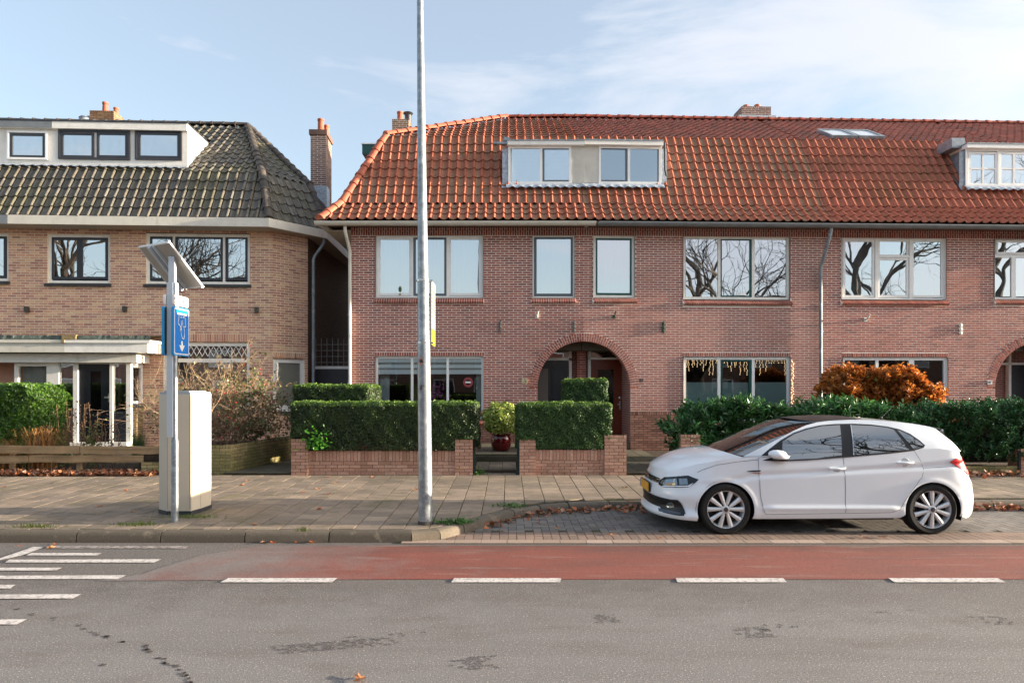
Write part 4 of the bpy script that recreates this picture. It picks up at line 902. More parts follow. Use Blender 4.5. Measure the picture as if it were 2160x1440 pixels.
# house numbers, wall ties and small fittings on the facades
def text_mesh(s, size, ext=.004, bold=False):
    cu = bpy.data.curves.new('t', 'FONT'); cu.body = s; cu.size = size; cu.extrude = ext; cu.align_x = 'CENTER'; cu.align_y = 'CENTER'; cu.offset = .004 if bold else 0
    o = bpy.data.objects.new('t', cu); C.objects.link(o); dg = bpy.context.evaluated_depsgraph_get(); me = bpy.data.meshes.new_from_object(o.evaluated_get(dg)); bpy.data.objects.remove(o); return me
def lettering(name, s, size, m, parent, loc, rot, bold=False, ext=.004):
    me = text_mesh(s, size, ext, bold); me.materials.clear(); me.materials.append(m); return link(name, me, parent, loc, rot)
m_num = mat('cream_number', 'd8cfa8', .5); m_numd = mat('dark_number', '3c3a38', .5); m_iron = mat('grey_wall_iron', '6a6663', .6); m_irong = mat('green_wall_iron', '3c4a3e', .6); m_ironw = mat('white_wall_iron', 'd2cfc8', .6)
x = h83.x(1107); lettering('house_number', '83', .17, m_num, r83, (x, -.02, h83.z(804, x)), (rad(90), 0, 0), True, .008)
x = h85.x(1352.5); lettering('house_number', '85', .11, m_numd, r85, (x, -.02, h85.z(802, x)), (rad(90), 0, 0), True, .006)
x = h87.x(2086.5); z = h87.z(806, x); b = MB().box(x - .06, x + .06, -.03, -.005, z - .05, z + .05).build('number_plate', m_white, r87); lettering('house_number', '87', .085, m_numd, b, (x, -.033, z), (rad(90), 0, 0))
def anchor(h, root, px, py, m):
    x = h.x(px); z = h.z(py, x); b = MB(); b.box(x - .018, x + .018, -.035, -.005, z - .13, z + .13)
    for dz, w_ in ((.10, .05), (.0, .055), (-.10, .05)): b.lathe([(0, -.045), (w_, -.035), (w_, -.012)], (x, 0, z + dz), 8, 'y')
    b.build('wall_anchor', m, root)
anchor(h83, r83, 1055.5, 689, m_iron); anchor(h83, r83, 1211, 689, m_iron); anchor(h85, r85, 1399.5, 690, m_irong); anchor(h87, r87, 2025, 694, m_ironw)
def hook(h, root, px, py, m):
    x = h.x(px); z = h.z(py, x); b = MB(); b.box(x - .04, x + .04, -.03, -.005, z - .05, z + .05); b.tube([(x, -.02, z), (x, -.13, z + .03), (x + .02, -.17, z + .12)], .02, 6); b.build('flag_holder', m, root)
hook(h83, r83, 1133, 668, m_ironw); hook(h85, r85, 1295, 668, m_irong); hook(h87, r87, 1825, 674, m_ironw)
# ------------------------------------------------------------------ the yellow brick house at the left
rl = rad(3.0); OL = (-6.07, 17.6)
rL = thing('brick_house', 'yellow brick house with dark tile roof and blunted corner beyond the parking sign', 'house', (OL[0], OL[1], 0), rl); hL = House(rL, OL[0], OL[1], rl)
ch = rad(42.0); Hc = House(rL, OL[0], OL[1], rl + ch); Tc = Matrix.Rotation(ch, 4, 'Z'); LC = .985
XL = -11.0
wl = [((100, 232, 494, 597), 'U'), ((308, 527, 493, 599), 'U'), ((-118, 18, 491, 592), 'U'), ((345, 527, 722, 862), 'G')]
fl = [(hL.rect(p), p, k) for p, k in wl]
porch_hole = (hL.x(20), hL.x(296), .1, 2.75)
wo, bs = brick_wall(rL, 'wall', m_brlt, m_mortl, XL, 0, .2, 5.81, [q[0] for q in fl] + [porch_hole + (1,)], single=260, low=1.9, crs=.0645, mort=.0165, clear=[(fl[3][0][0], fl[3][0][1], fl[3][0][3] - .01, fl[3][0][3] + .222)])
m_stone = mat('dark_sill_stone', '3a3b3c', .6, noise=(20, .2))
for rc, p, k in fl:
    if k == 'U': b = MB(); b.add([(rc[0] - .04, .02, rc[2]), (rc[1] + .04, .02, rc[2]), (rc[1] + .04, -.08, rc[2] - .03), (rc[0] - .04, -.08, rc[2] - .03), (rc[0] - .04, .02, rc[2] - .08), (rc[1] + .04, .02, rc[2] - .08), (rc[1] + .04, -.08, rc[2] - .085), (rc[0] - .04, -.08, rc[2] - .085)], [(0, 3, 2, 1), (3, 7, 6, 2), (4, 5, 6, 7), (0, 4, 7, 3), (1, 2, 6, 5)]); b.build('sill_stone', m_stone, rL)
    else: soldiers(bs, rc[0] - .0, rc[1] + .0, rc[3] + .008, rc[3] + .215)
x = hL.x(328)
bs.build('bricks', m_brlt, wo, kind='stuff')
rcc = Hc.rect((576, 643, 757, 867))
wc, bc = brick_wall(rL, 'corner_wall', m_brlt, m_mortl, 0, LC, .2, 5.81, [rcc], T=Tc, single=40, crs=.0645, mort=.0165, clear=[(rcc[0], rcc[1], rcc[3] - .01, rcc[3] + .167)])
soldiers(bc, rcc[0], rcc[1], rcc[3] + .008, rcc[3] + .16)
bc.build('bricks', m_brlt, wc, kind='stuff')
def win_l(rc, lts, fw=.07, mull=(), gl=m_glU, m=m_cream, T=None, bottom=None): return window(hL, rL, rc, .05, lts, m, gl, fw=fw, mull=mull, T=T, bottom=bottom)
rc = fl[0][0]; fo = win_l(rc, lights(hL, [((106, 167, 500, 589), m_dgrey, .07), ((167, 227, 500, 589), m_dgrey, .07)])); curtain(fo, rc[0], rc[1], rc[2], rc[3], .6, m_dark, 4)  # dark rippled sheet stands for the unlit room, not a real curtain
rc = fl[1][0]; fo = win_l(rc, lights(hL, [((314, 364, 498, 591), m_dgrey, .065), ((369, 470, 498, 591), m_dgrey, .065), ((475, 522, 498, 591), m_dgrey, .065)]), mull=[(hL.x(364, .05), hL.x(369, .05), rc[2] + .05, rc[3] - .05), (hL.x(470, .05), hL.x(475, .05), rc[2] + .05, rc[3] - .05)]); curtain(fo, rc[0], rc[1], rc[2], rc[3], .6, m_dark, 4)  # again a dark sheet painted as the room's shade, no real curtain
rc = fl[2][0]; fo = win_l(rc, lights(hL, [((-50, 12, 497, 586), m_dgrey, .065), ((-112, -50, 497, 586), m_dgrey, .065)]))
rc = fl[3][0]; zt0, zt1 = hL.z(764, -2, .05), hL.z(756, -2, .05); gx0, gx1 = rc[0] + .09, rc[1] - .09
fo = win_l(rc, [(gx0, gx1, rc[2] + .08, zt0, None, 0), (gx0, gx1, zt1, rc[3] - .09, None, 0)], fw=.09, mull=[(gx0, gx1, zt0, zt1)], gl=m_glD); curtain(fo, rc[0], rc[1], rc[2], zt0, .35, m_bgrey, 10)
lz = MB(); za, zb = zt1 + .06, rc[3] - .09; n = 14; st = (gx1 - gx0) / n
for i in range(n):
    a = gx0 + i * st
    for p, q in (((a, za), (a + st, zb)), ((a, zb), (a + st, za))): lz.tube([(p[0], .068, p[1]), (q[0], .068, q[1])], .008, 4)
lz.build('lead_lattice', m_white, fo)
fo = window(hL, rL, rcc, .05, [(rcc[0] + .1, rcc[1] - .1, rcc[2] + .15, rcc[3] - .1, None, 0)], m_white, m_glL, fw=.10, T=Tc, bottom=.16)
b = MB(); b.quad((rcc[0] + .08, .13, rcc[2] + .1), (rcc[1] - .08, .13, rcc[2] + .1), (rcc[1] - .08, .13, rcc[3] - .06), (rcc[0] + .08, .13, rcc[3] - .06)); b.build('blind', m_bgrey, fo)
b = MB(); b.box(rcc[0] - .02, rcc[1] + .02, -.07, .02, rcc[2] - .06, rcc[2] - .002); o = b.build('sill_stone', m_stone, rL); o.matrix_basis = Tc
# lower courses of the corner are darker, mixed brick
def inv(X, Y): d = Vector((X - OL[0], Y - OL[1])); return (d.x * math.cos(rl) + d.y * math.sin(rl), -d.x * math.sin(rl) + d.y * math.cos(rl))
c2 = (LC * math.cos(ch), LC * math.sin(ch)); bk = inv(OL[0] + .70 + .02, 27.5)
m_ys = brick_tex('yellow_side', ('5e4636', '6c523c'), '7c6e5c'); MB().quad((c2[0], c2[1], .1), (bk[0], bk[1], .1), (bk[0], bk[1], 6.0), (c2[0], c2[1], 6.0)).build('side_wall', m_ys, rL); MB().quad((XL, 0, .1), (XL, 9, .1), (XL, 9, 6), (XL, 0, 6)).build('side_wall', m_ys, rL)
b = MB(); b.box(XL, bk[0] - .1, 9.0, 9.2, .1, 6.0); b.box(XL + .1, -.3, .5, 9.0, 2.9, 3.1); b.box(XL + .1, -.3, .6, 9.0, 5.75, 5.8); b.build('rear_wall', m_room, rL)
# quoin corner strip, roof
EY, BY, RY = -.5, .3, 3.16; EZ, BZ, RZ = 5.99, 7.38, 9.66
e1 = hL.x(567, EY); b1 = hL.x(553, BY); a1 = hL.x(522, RY)
e2 = inv(-4.95, 18.4); b2 = (b1 + .87 * (e2[0] - e1), BY + .87 * (e2[1] - EY))
E1, B1, A1, E2, B2 = Vector((e1, EY, EZ)), Vector((b1, BY, BZ)), Vector((a1, RY, RZ)), Vector((e2[0], e2[1], EZ)), Vector((b2[0], b2[1], BZ))
dormL = hL.x(422, BY + .5)
rf = Roof(rL, m_tileb, 300); sk = lambda p: p.x < hL.x(392, BY + .3) and p.y > BY + .25 and p.z < 8.9
rf.face([(XL, EY, EZ), E1, B1, (XL, BY, BZ)], u=(1, 0, 0), rows=5, width=.24)
rf.face([(XL, BY, BZ), B1, A1, (XL, RY, RZ)], u=(1, 0, 0), rows=11, width=.24, skip=sk)
rf.face([E1, E2, B2, B1], rows=5, width=.24); rf.face([B1, B2, A1], rows=11, width=.24)
EB, BB, AB = Vector((e2[0] + .1, 9.5, EZ)), Vector((b2[0] + .1, 9, BZ)), Vector((a1, 7, RZ))
rf.face([E2, EB, BB, B2], rows=5, tiles=False); rf.face([B2, BB, AB, A1], rows=10, tiles=False); rf.face([EB, (XL, 9.5, EZ), (XL, 7, RZ), AB], tiles=False)
roL = rf.done(single_ok=lambda p: p.x > -8.5)
up = Vector((0, 0, .05))
for a, b in ((E1, B1), (B1, A1), (E2, B2), (B2, A1)): ridge(roL, a + up, b + up, m_hipb, r=.105)
ridge(roL, (XL, RY, RZ + .04), A1 + up, m_hipb, r=.10)
# eaves: box gutter, soffit
g = MB(); fh = .19; e1o = E1 + Vector((.02, -.06, 0)); e2o = E2 + Vector((.06, -.02, 0))
xg = hL.x(16, EY - .06)
g.add([(xg, e1o.y, EZ + .03), (e1o.x, e1o.y, EZ + .03), (e1o.x, e1o.y, EZ - fh), (xg, e1o.y, EZ - fh)], [(0, 3, 2, 1)])
g.add([(e1o.x, e1o.y, EZ + .03), (e2o.x, e2o.y, EZ + .03), (e2o.x, e2o.y, EZ - fh), (e1o.x, e1o.y, EZ - fh)], [(0, 3, 2, 1)])
g.add([(xg, e1o.y, EZ + .03), (e1o.x, e1o.y, EZ + .03), (e1o.x - .03, e1o.y + .1, EZ + .03), (xg, e1o.y + .1, EZ + .03)], [(0, 1, 2, 3)]); g.add([(e2o.x, e2o.y, EZ + .03), (e2o.x + .1, 9.5, EZ + .03), (e2o.x + .1, 9.5, EZ - fh), (e2o.x, e2o.y, EZ - fh)], [(0, 3, 2, 1)])
g.build('gutter_board', m_gutw, rL)
g = MB(); g.quad((XL, e1o.y - .002, EZ + .03), (xg, e1o.y - .002, EZ + .03), (xg, e1o.y - .002, EZ - fh), (XL, e1o.y - .002, EZ - fh)); g.build('gutter_board', m_gutg, rL)
g = MB(); g.add([(XL, e1o.y, EZ - fh), (e1o.x, e1o.y, EZ - fh), (e2o.x, e2o.y, EZ - fh), (e2o.x + .1, 9.5, EZ - fh), (bk[0], bk[1], EZ - fh + .002), (c2[0], c2[1], EZ - fh), (0, 0, EZ - fh), (XL, 0, EZ - fh)], [(0, 7, 6, 1), (1, 6, 5, 2), (2, 5, 4, 3)]); g.build('soffit', mat('cream_soffit', 'b9ad9c', .6), rL)
g = MB(); g.add([(XL, EY - .05, EZ + .045), (e1o.x, EY - .05, EZ + .045), (e2o.x, e2o.y, EZ + .045), (e2o.x - .05, e2o.y + .2, EZ + .045), (e1o.x, EY + .1, EZ + .045), (XL, EY + .1, EZ + .045)], [(0, 1, 4, 5), (1, 2, 3, 4)]); g.build('gutter_edge', m_dgrey, rL)
q = inv(*[px_(661, 18.35), 18.35]); q2 = inv(px_(683, 18.45), 18.45)
downpipe(rL, [(q2[0], q2[1], 5.82), (q2[0], q2[1], 5.70), (q2[0] - .05, q2[1], 5.60), (q[0] + .04, q[1], 5.32), (q[0], q[1], 5.22), (q[0], q[1], .4)], m_zinc, .045, rings=(1.8, 3.0, 4.3, 5.0))
# long flat roofed dormer
dz = BZ; dyf = BY + .16; zb = hL.z(346, -6, dyf); zt = hL.z(257, -6, dyf); dx1 = hL.x(396, dyf)
b = MB(); b.box(XL, dx1, dyf - .06, 2.4, zt - .18, zt); b.box(XL, dx1 - .02, dyf + .05, 2.2, zb - .05, zt - .18); do = b.build('dormer', m_cream, rL)
MB().box(XL, dx1 + .02, dyf - .08, 2.45, zt, zt + .03).build('roof_edge', m_dgrey, do)
MB().box(XL, hL.x(113, dyf), dyf - .066, dyf - .061, zt - .175, zt - .005).build('fascia_board', m_gutg, do)
m_lap = m_lead; a_ = MB(); n = 120; vs = []
for i in range(n + 1):
    xx = XL + (dx1 - XL) * i / n; k = math.sin(xx / .24 * 6.283); vs += [(xx, dyf + .01, zb + .005), (xx, dyf - .08, zb - .05), (xx, dyf - .17, zb - .085 + .015 * k)]
a_.add(vs, [(3 * i + j, 3 * i + 3 + j, 3 * i + 4 + j, 3 * i + 1 + j) for i in range(n) for j in range(2)]); a_.build('lead_apron', m_lead, do, smooth=True)
ck = MB(); ck.quad((dx1 - .018, dyf + .05, zb - .05), (dx1 - .018, 2.2, zb + .9), (dx1 - .018, 2.2, zt - .18), (dx1 - .018, dyf + .05, zt - .18)); ck.build('dormer_cheek', m_white, do)
def dwin(p, sashes, m_out=None):
    r_ = hL.rect(p, dyf); fo = window(hL, do, r_, dyf + .002, [LR(hL, s_, dyf) + (m_dgrey, .06) for s_ in sashes], m_out or m_dgrey, m_glU, fw=.05, mull=[]); return fo
dwin((14, 99, 276, 336), [(20, 94, 281, 332)], m_white); dwin((122, 273, 274, 336), [(127, 197, 279, 332), (203, 268, 279, 332)]); dwin((284, 383, 274, 337), [(290, 378, 279, 333)])
dwin((-120, -30, 276, 336), [(-114, -36, 281, 332)], m_white)
# chimneys
cy = 3.7; cx0, cx1 = hL.x(189, cy), hL.x(240, cy); zt_ = hL.z(229, -9, cy); co = brick_stack(rL, 'chimney', m_chiml, m_mortd, cx0, cx1, cy, cy + .6, 9.2, zt_, pieces=False, gap=.008); pots(co, m_clay, [(hL.x(215, cy), cy + .2, zt_, .085, .32), (hL.x(229, cy), cy + .45, zt_, .075, .26)])
b = MB(); b.lathe([(.24, 0), (.24, .12), (.2, .14), (.24, .16), (.2, .2), (.0, .22)], (hL.x(177, cy), cy + .2, zt_ - .35), 18); b.build('roof_vent', m_lead, rL, sharp=40)
w0 = inv(px_(655, 21), 21); w1 = inv(px_(687, 21), 21); ztb = pz_(284, 21)
co = brick_stack(rL, 'chimney', m_chim, m_mort, w0[0], w1[0], w0[1], w0[1] + .85, 6.6, ztb, pieces=False, cap=False, gap=.008); MB().box(w0[0] - .04, w1[0] + .04, w0[1] - .04, w0[1] + .89, ztb, ztb + .15).build('chimney_cap', m_chim, co)
pots(co, m_clay, [(w0[0] + .27, w0[1] + .2, ztb + .15, .10, .40), (w0[0] + .36, w0[1] + .6, ztb + .15, .085, .36)])
MB().box(w0[0] + .02, w1[0] + .03, w0[1] - .03, w0[1] + .4, pz_(437, 21), pz_(392, 21)).build('lead_apron', m_lead, co)
# porch with canopy
py_ = -.5
m_moss = mat('mossy_felt', '4c5650', .95, noise=(30, .5), bump=(40, .8, .02), stain=[(7, .5, .65, '6f7c74', .7), (13, .55, .7, '39421f', .7)])
xa, xb = hL.x(-70, py_ - .5), hL.x(318, py_ - .5); zc = hL.z(722, -8, py_ - .5); ze = hL.z(742, -8, py_ - .5); zm_ = hL.z(706, -8, py_ - .5)
xs_ = hL.x(136, py_ - .5)
b = MB(); b.box(xs_, xb - .08, py_ - .5, 0, ze, zc); b.box(xs_, xb, py_ - .54, 0, zc, zc + .07); b.box(XL + 1, hL.x(296, py_), py_ - .2, -.012, hL.z(764, -8, py_), ze - .02); co = b.build('canopy', m_cream, rL)
b = MB(); b.box(xa, xs_ - .003, py_ - .5, -.004, ze, zc); b.box(xa, xs_ - .003, py_ - .54, -.004, zc, zc + .07); b.build('canopy_board', m_gutw, co)
b = MB(); nn = 60; vs = []
for i in range(nn + 1):
    xx = xa + (xb - xa) * i / nn; j = rng.uniform(-.012, .012); vs += [(xx, py_ - .53, zc + .072), (xx, py_ - .50 + j, zm_ + j * .6), (xx, 0, zm_ + .06)]
b.add(vs, [(3 * i + j, 3 * i + 3 + j, 3 * i + 4 + j, 3 * i + 1 + j) for i in range(nn) for j in range(2)]); b.build('canopy_felt', m_moss, co)
b = MB(); b.box(hL.x(132, py_ - .5), hL.x(162, py_ - .5), py_ - .545, py_ - .4, zc + .075, zm_ + .01); b.box(hL.x(132, py_ - .5), hL.x(138, py_ - .5), py_ - .555, py_ - .5, zc - .0, zc + .075); b.build('canopy_joint_cap', mat('ochre_flashing', '8c7a56', .85, noise=(20, .3)), co)
pzt = hL.z(764, -8, py_)
def PX(p): return hL.x(p, py_)
def PZ(p): return hL.z(p, -8, py_)
b = MB()
for a, c in ((30, 38), (98, 124), (154, 164), (231, 238), (266, 276)): b.box(PX(a), PX(c), py_, py_ + .12, .3, pzt)
b.box(PX(38), PX(98), py_ + .004, py_ + .116, pzt - .09, pzt); b.box(PX(38), PX(98), py_ + .004, py_ + .116, .3, 1.3); b.box(PX(124), PX(266), py_ + .004, py_ + .116, pzt - .03, pzt); b.box(PX(112), PX(276), py_ - .2, py_ + .3, .3, .44)
pf_ = b.build('porch_frame', m_cream, rL)
for a, c, z0, z1, nm, m in ((38, 98, 1.3, pzt - .09, 'pane', m_glL), (124, 154, PZ(868), pzt - .03, 'pane', m_glD), (238, 266, PZ(868), pzt - .03, 'pane', m_glD)): MB().quad((PX(a), py_ + .05, z0), (PX(c), py_ + .05, z0), (PX(c), py_ + .05, z1), (PX(a), py_ + .05, z1)).build(nm, m, pf_)
b = MB(); b.box(PX(124), PX(154), py_ + .04, py_ + .08, .44, PZ(868)); b.box(PX(238), PX(266), py_ + .04, py_ + .08, .44, PZ(868)); b.build('panel', m_dgrey, pf_)
b = MB(); b.quad((PX(38), py_ + .2, 1), (PX(98), py_ + .2, 1), (PX(98), py_ + .2, pzt), (PX(38), py_ + .2, pzt)); b.build('curtain', m_bgrey, pf_)
m_pinkc = mat('pink_curtain', '7d5458', .9); curtain(pf_, PX(126), PX(135), .9, pzt, py_ + .16, m_pinkc, 2); curtain(pf_, PX(241), PX(247), .9, pzt, py_ + .16, m_pinkc, 2)
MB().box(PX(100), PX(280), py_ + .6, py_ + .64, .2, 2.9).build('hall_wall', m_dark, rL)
m_doord = mat('anthracite_door', '26282d', .22, noise=(4, .1))
b = MB(); da, dc = PX(164.5), PX(230.5); wx0, wx1, wz0, wz1 = PX(189), PX(211), PZ(869), PZ(782)
b.box(da, wx0, py_ + .04, py_ + .09, .45, pzt - .035); b.box(wx1, dc, py_ + .04, py_ + .09, .45, pzt - .035); b.box(wx0, wx1, py_ + .04, py_ + .09, .45, wz0); b.box(wx0, wx1, py_ + .04, py_ + .09, wz1, pzt - .035); dd = b.build('door', m_doord, rL)
MB().quad((wx0, py_ + .06, wz0), (wx1, py_ + .06, wz0), (wx1, py_ + .06, wz1), (wx0, py_ + .06, wz1)).build('pane', mat('door_pane', '0c0b0a', .06), dd)
b = MB(); hx = PX(229); b.box(hx - .025, hx + .02, py_ + .02, py_ + .04, PZ(848), PZ(829)); b.box(hx - .10, hx, py_ - .02, py_, PZ(840), PZ(836)); b.build('handle', m_steel, dd)
b = MB(); b.box(PX(242), PX(258), py_ + .03, py_ + .04, PZ(873), PZ(870)); b.build('letter_slot', m_steel, pf_)
# right return of the porch with its side window
b = MB(); xr_ = PX(276) + .03
b.box(xr_ - .03, xr_ + .03, py_ + .12, -.012, pzt - .12, pzt); b.box(xr_ - .03, xr_ + .03, py_ + .12, -.012, PZ(852), PZ(846)); b.box(xr_ - .03, xr_ + .03, py_ + .4, -.012, PZ(846), pzt - .12); b.build('side_frame', m_white, rL)
MB().quad((xr_, py_ + .12, PZ(846)), (xr_, -.1, PZ(846)), (xr_, -.1, pzt - .12), (xr_, py_ + .12, pzt - .12)).build('pane', m_glL, pf_)
MB().box(xr_ - .06, xr_ + .10, py_ + .06, -.012, PZ(860), PZ(852)).build('sill_stone', m_stone, rL); MB().box(xr_ - .12, xr_ + .03, py_ + .13, -.013, .2, PZ(860)).build('porch_base', brick_tex('base_brick', ('8a7048', '6e5a48'), 'a89878'), rL)
b = MB(); b.box(XL + .1, PX(30), -.012, .1, .2, 2.8); b.build('porch_side', m_brlt, rL)
m_lamp = mat('lamp_body', '55504a', .4, metal=.5)
for i, (px, py) in enumerate(((56, 653), (262, 652), (539, 654))):
    x = hL.x(px); z = hL.z(py, x); b = MB(); b.box(x - .02, x + .02, -.02, -.004, z - .08, z + .08); b.box(x + .01, x + .09, -.13, -.02, z - .07, z + .07)
    b.build('wall_lamp', m_lamp, rL)
# side gate closing the passage
gt = thing('side_gate', 'dark passage gate with wire trellis on top between the two houses', 'gate', (-4.66, 19.0, .2))
gb = MB(); gb.box(-.72, .72, 0, .05, 0, pz_(778, 19) - .2); gb.build('gate_panel', m_dgrey, gt); MB().box(-.72, .72, -.01, .06, pz_(778, 19) - .2, pz_(772, 19) - .2).build('top_rail', m_white, gt)
gb = MB(); z0, z1 = pz_(773, 19) - .2, pz_(713, 19) - .2; m_wire = mat('grey_wire', '8a8783', .5)
for i in range(10): gb.tube([(-.70 + i * .155, .02, z0), (-.70 + i * .155, .02, z1)], .010, 5)
for i in range(4): gb.tube([(-.72, .02, z0 + .12 + i * .165), (.72, .02, z0 + .12 + i * .165)], .010, 5)
gb.build('trellis', m_wire, gt)
# ------------------------------------------------------------------ lamp post, sign, cabinet
m_galv = mat('galvanised_steel', '8f969b', .42, metal=.55, noise=(14, .22), stain=[(9, .5, .68, 'c6cbce', .5), (26, .6, .72, '6f767b', .4)])
YP = 8.52; lpz = side_z(YP)
lp_ = thing('lamp_post', 'tall galvanised steel lamp post at the kerb corner with an orange number sticker', 'lamp post', (px_(898, YP), YP, lpz))
def pole_x(z): return (px_(886, YP) - px_(898, YP)) * (z / 6.5)
def pr(py): return pz_(py, YP) - lpz
b = MB(); prof = [(0, .089), (pr(1040), .0865), (pr(735), .0795), (pr(727), .0795), (pr(722), .073), (pr(600), .0705), (pr(594), .068), (pr(588), .066), (6.6, .0385), (7.9, .034)]
b.tube([(pole_x(z), 0, z) for z, _ in prof], [r for _, r in prof], 24); b.build('pole', m_galv, lp_, sharp=40)
b = MB(); b.lathe([(.0885, 0), (.10, .002), (.10, .03), (.092, .05)], (0, 0, -.01), 20); b.build('base_collar', mat('rusty_base', '4a4440', .9), lp_)
b = MB(); b.tube([(pole_x(7.9), 0, 7.9), (pole_x(8.1), -.05, 8.2), (pole_x(8.2), -.3, 8.42), (pole_x(8.2), -.6, 8.48)], .03, 8); b.build('arm', m_galv, lp_)
b = MB(); b.box(-.2, -.0, -1.25, -.6, 8.44, 8.53); b.build('lantern', m_dgrey, lp_)
for py in (592, 723):
    z = pr(py); b = MB(); b.lathe([(.071, -.014), (.078, -.014), (.078, .014), (.071, .014)], (pole_x(z), 0, z), 20); b.box(pole_x(z) + .07, pole_x(z) + .12, -.012, .012, z - .012, z + .012); b.ball((pole_x(z) - .083, 0, z), .012); b.build('clamp', m_steel, lp_)
m_sgnw = mat('sign_white', 'e2e0dc', .4); m_sgnf = mat('faded_sign_face', 'a9a494', .5); m_sgny = mat('sign_yellow', 'b8962a', .5); m_sgng = mat('sign_back', '8d8b84', .5)
sg = thing('street_sign', 'narrow sign plate edge on with a yellow lower corner clamped to the lamp post', 'sign', (px_(908.5, YP), YP, pr(727) + lpz))
hh = pr(590) - pr(727)
b = MB(); b.box(-.008, .008, .0, .44, 0, hh); b.build('plate', m_sgng, sg); MB().box(.0085, .011, .005, .435, .21, hh - .005).build('face', m_sgnf, sg); MB().box(.0085, .0112, .005, .435, .0, .205).build('yellow_field', m_sgny, sg)
b = MB()
for i in range(9): b.box(.0116, .0122, .05, .38, .36 + i * .045, .375 + i * .045)
b.build('print', m_dgrey, sg)
m_orange = mat('orange_sticker', 'e8791c', .5)
z = pr(762); b = MB(); rr = .081
def on_pole(u, z, r=rr): a = -math.pi / 2 + u / r; return (pole_x(z) + r * math.cos(a), r * math.sin(a), z)
ov = [(.028 * math.cos(t), .042 * math.sin(t)) for t in [i * math.pi / 8 for i in range(16)]]
b.add([on_pole(-.030 + p[0], z + p[1], .0815) for p in ov], [tuple(range(16))]); st_ = b.build('number_sticker', m_orange, lp_)
me = text_mesh('46', .055, 0, True); me.materials.clear(); me.materials.append(m_dgrey)
for v in me.vertices: v.co = on_pole(-.030 + v.co.x, z + v.co.y, .0822)
link('sticker_number', me, st_)
z = pr(817); b = MB()
for k in range(8): b.add([on_pole(-.055 + k * .008 + a, z + c, .0822) for a, c in ((0, -.03), (.0085, -.03), (.0085, .03), (0, .03))], [(0, 1, 2, 3)])
b.build('faded_sticker', mat('faded_sticker', '4d4b4a', .7, noise=(60, .5), stain=[(40, .5, .6, '9d9a96', .8)]), lp_)
# sign pole with solar panel and two plates
YS = 8.65; zs = side_z(YS)
sp = thing('parking_sign', 'blue parking ticket sign with solar panel on a slim post beside the beige cabinet', 'sign', (px_(365, YS), YS, zs))
ox, oy, oz = sp.location
def S_(px, py, D): return (px_(px, D) - ox, D - oy, pz_(py, D) - oz)
m_alu = mat('white_aluminium', 'c4ccd4', .35, metal=.2); m_blue = mat('sign_blue', '1a74c8', .35); m_bluee = mat('sign_blue_edge', '2090cc', .4); m_sdark = mat('sign_dark_back', '2e3033', .7)
b = MB(); b.tube([(.022, .0, 0), (.022, .0, 1.02), (.022, 0, 1.05)], [.044, .044, .034], 16); b.tube([(.022, 0, 1.05), (.022, 0, 2.6)], .034, 14); b.build('post', m_galv, sp, sharp=40)
b = MB(); b.box(-.055, .018, -.05, .03, .05 + 1.02, 3.02); b.box(-.06, .05, -.04, .04, 2.6, 3.02); b.build('post_sleeve', m_alu, sp, sharp=30)
b = MB(); b.box(-.045, .03, -.03, .03, 3.0, 3.35); b.build('panel_stem', m_alu, sp)
A, B, C_, D_ = [Vector((p[0] - ox, p[1] - oy, p[2] - oz)) for p in ((-4.79, 8.85, 3.63), (-4.20, 8.45, 3.61), (-3.99, 8.9, 3.13), (-4.58, 9.3, 3.15))]
n = (B - A).cross(C_ - B).normalized(); th = n * .02
b = MB(); b.add([A, B, C_, D_, A + th, B + th, C_ + th, D_ + th], [(0, 1, 2, 3), (0, 4, 5, 1), (1, 5, 6, 2), (2, 6, 7, 3), (3, 7, 4, 0)]); b.add([A + th * 1.02, B + th * 1.02, C_ + th * 1.02, D_ + th * 1.02], [(0, 1, 2, 3)]); b.f[-1] = b.f[-1][::-1]
pn = b.build('solar_panel', mat('panel_underside', 'a9a49c', .5), sp)
b = MB(); ins = [P + (((A + B + C_ + D_) / 4) - P) * .04 + th * 1.15 for P in (A, B, C_, D_)]; b.add(ins, [(0, 1, 2, 3)]); b.build('solar_cells', mat('solar_cells', '101626', .1), pn)
b = MB()
def bar(p, q, w_, t_):
    d = (q - p).normalized(); s_ = n.cross(d).normalized() * w_; k = -n * t_
    b.add([p - s_, p + s_, q + s_, q - s_, p - s_ + k, p + s_ + k, q + s_ + k, q - s_ + k], [(4, 7, 6, 5), (0, 4, 5, 1), (1, 5, 6, 2), (2, 6, 7, 3), (3, 7, 4, 0)])
bar(A.lerp(B, .40), D_.lerp(C_, .40), .022, .05); bar(A.lerp(B, .52), D_.lerp(C_, .52), .014, .03); b.build('panel_rail', m_alu, pn)
b = MB()
for P, Q in ((A, B), (B, C_), (C_, D_), (D_, A)): b.tube([P + th * .5, Q + th * .5], .016, 6)
b.build('panel_frame', mat('panel_edge', 'd8d8da', .3, metal=.3), pn)
def rrect(y0, y1, z0, z1, r, n=4):
    q = []
    for cy_, cz_, a0 in ((y1 - r, z1 - r, 0), (y0 + r, z1 - r, 90), (y0 + r, z0 + r, 180), (y1 - r, z0 + r, 270)):
        for i in range(n + 1): a = rad(a0 + 90 * i / n); q.append((cy_ + r * math.cos(a), cz_ + r * math.sin(a)))
    return q
xA = px_(366, 8.55) - ox; xB = px_(341, 8.55) - ox; y0, y1 = -.10, .32; z0, z1 = pz_(749, 8.55) - oz, pz_(645, 8.55) - oz
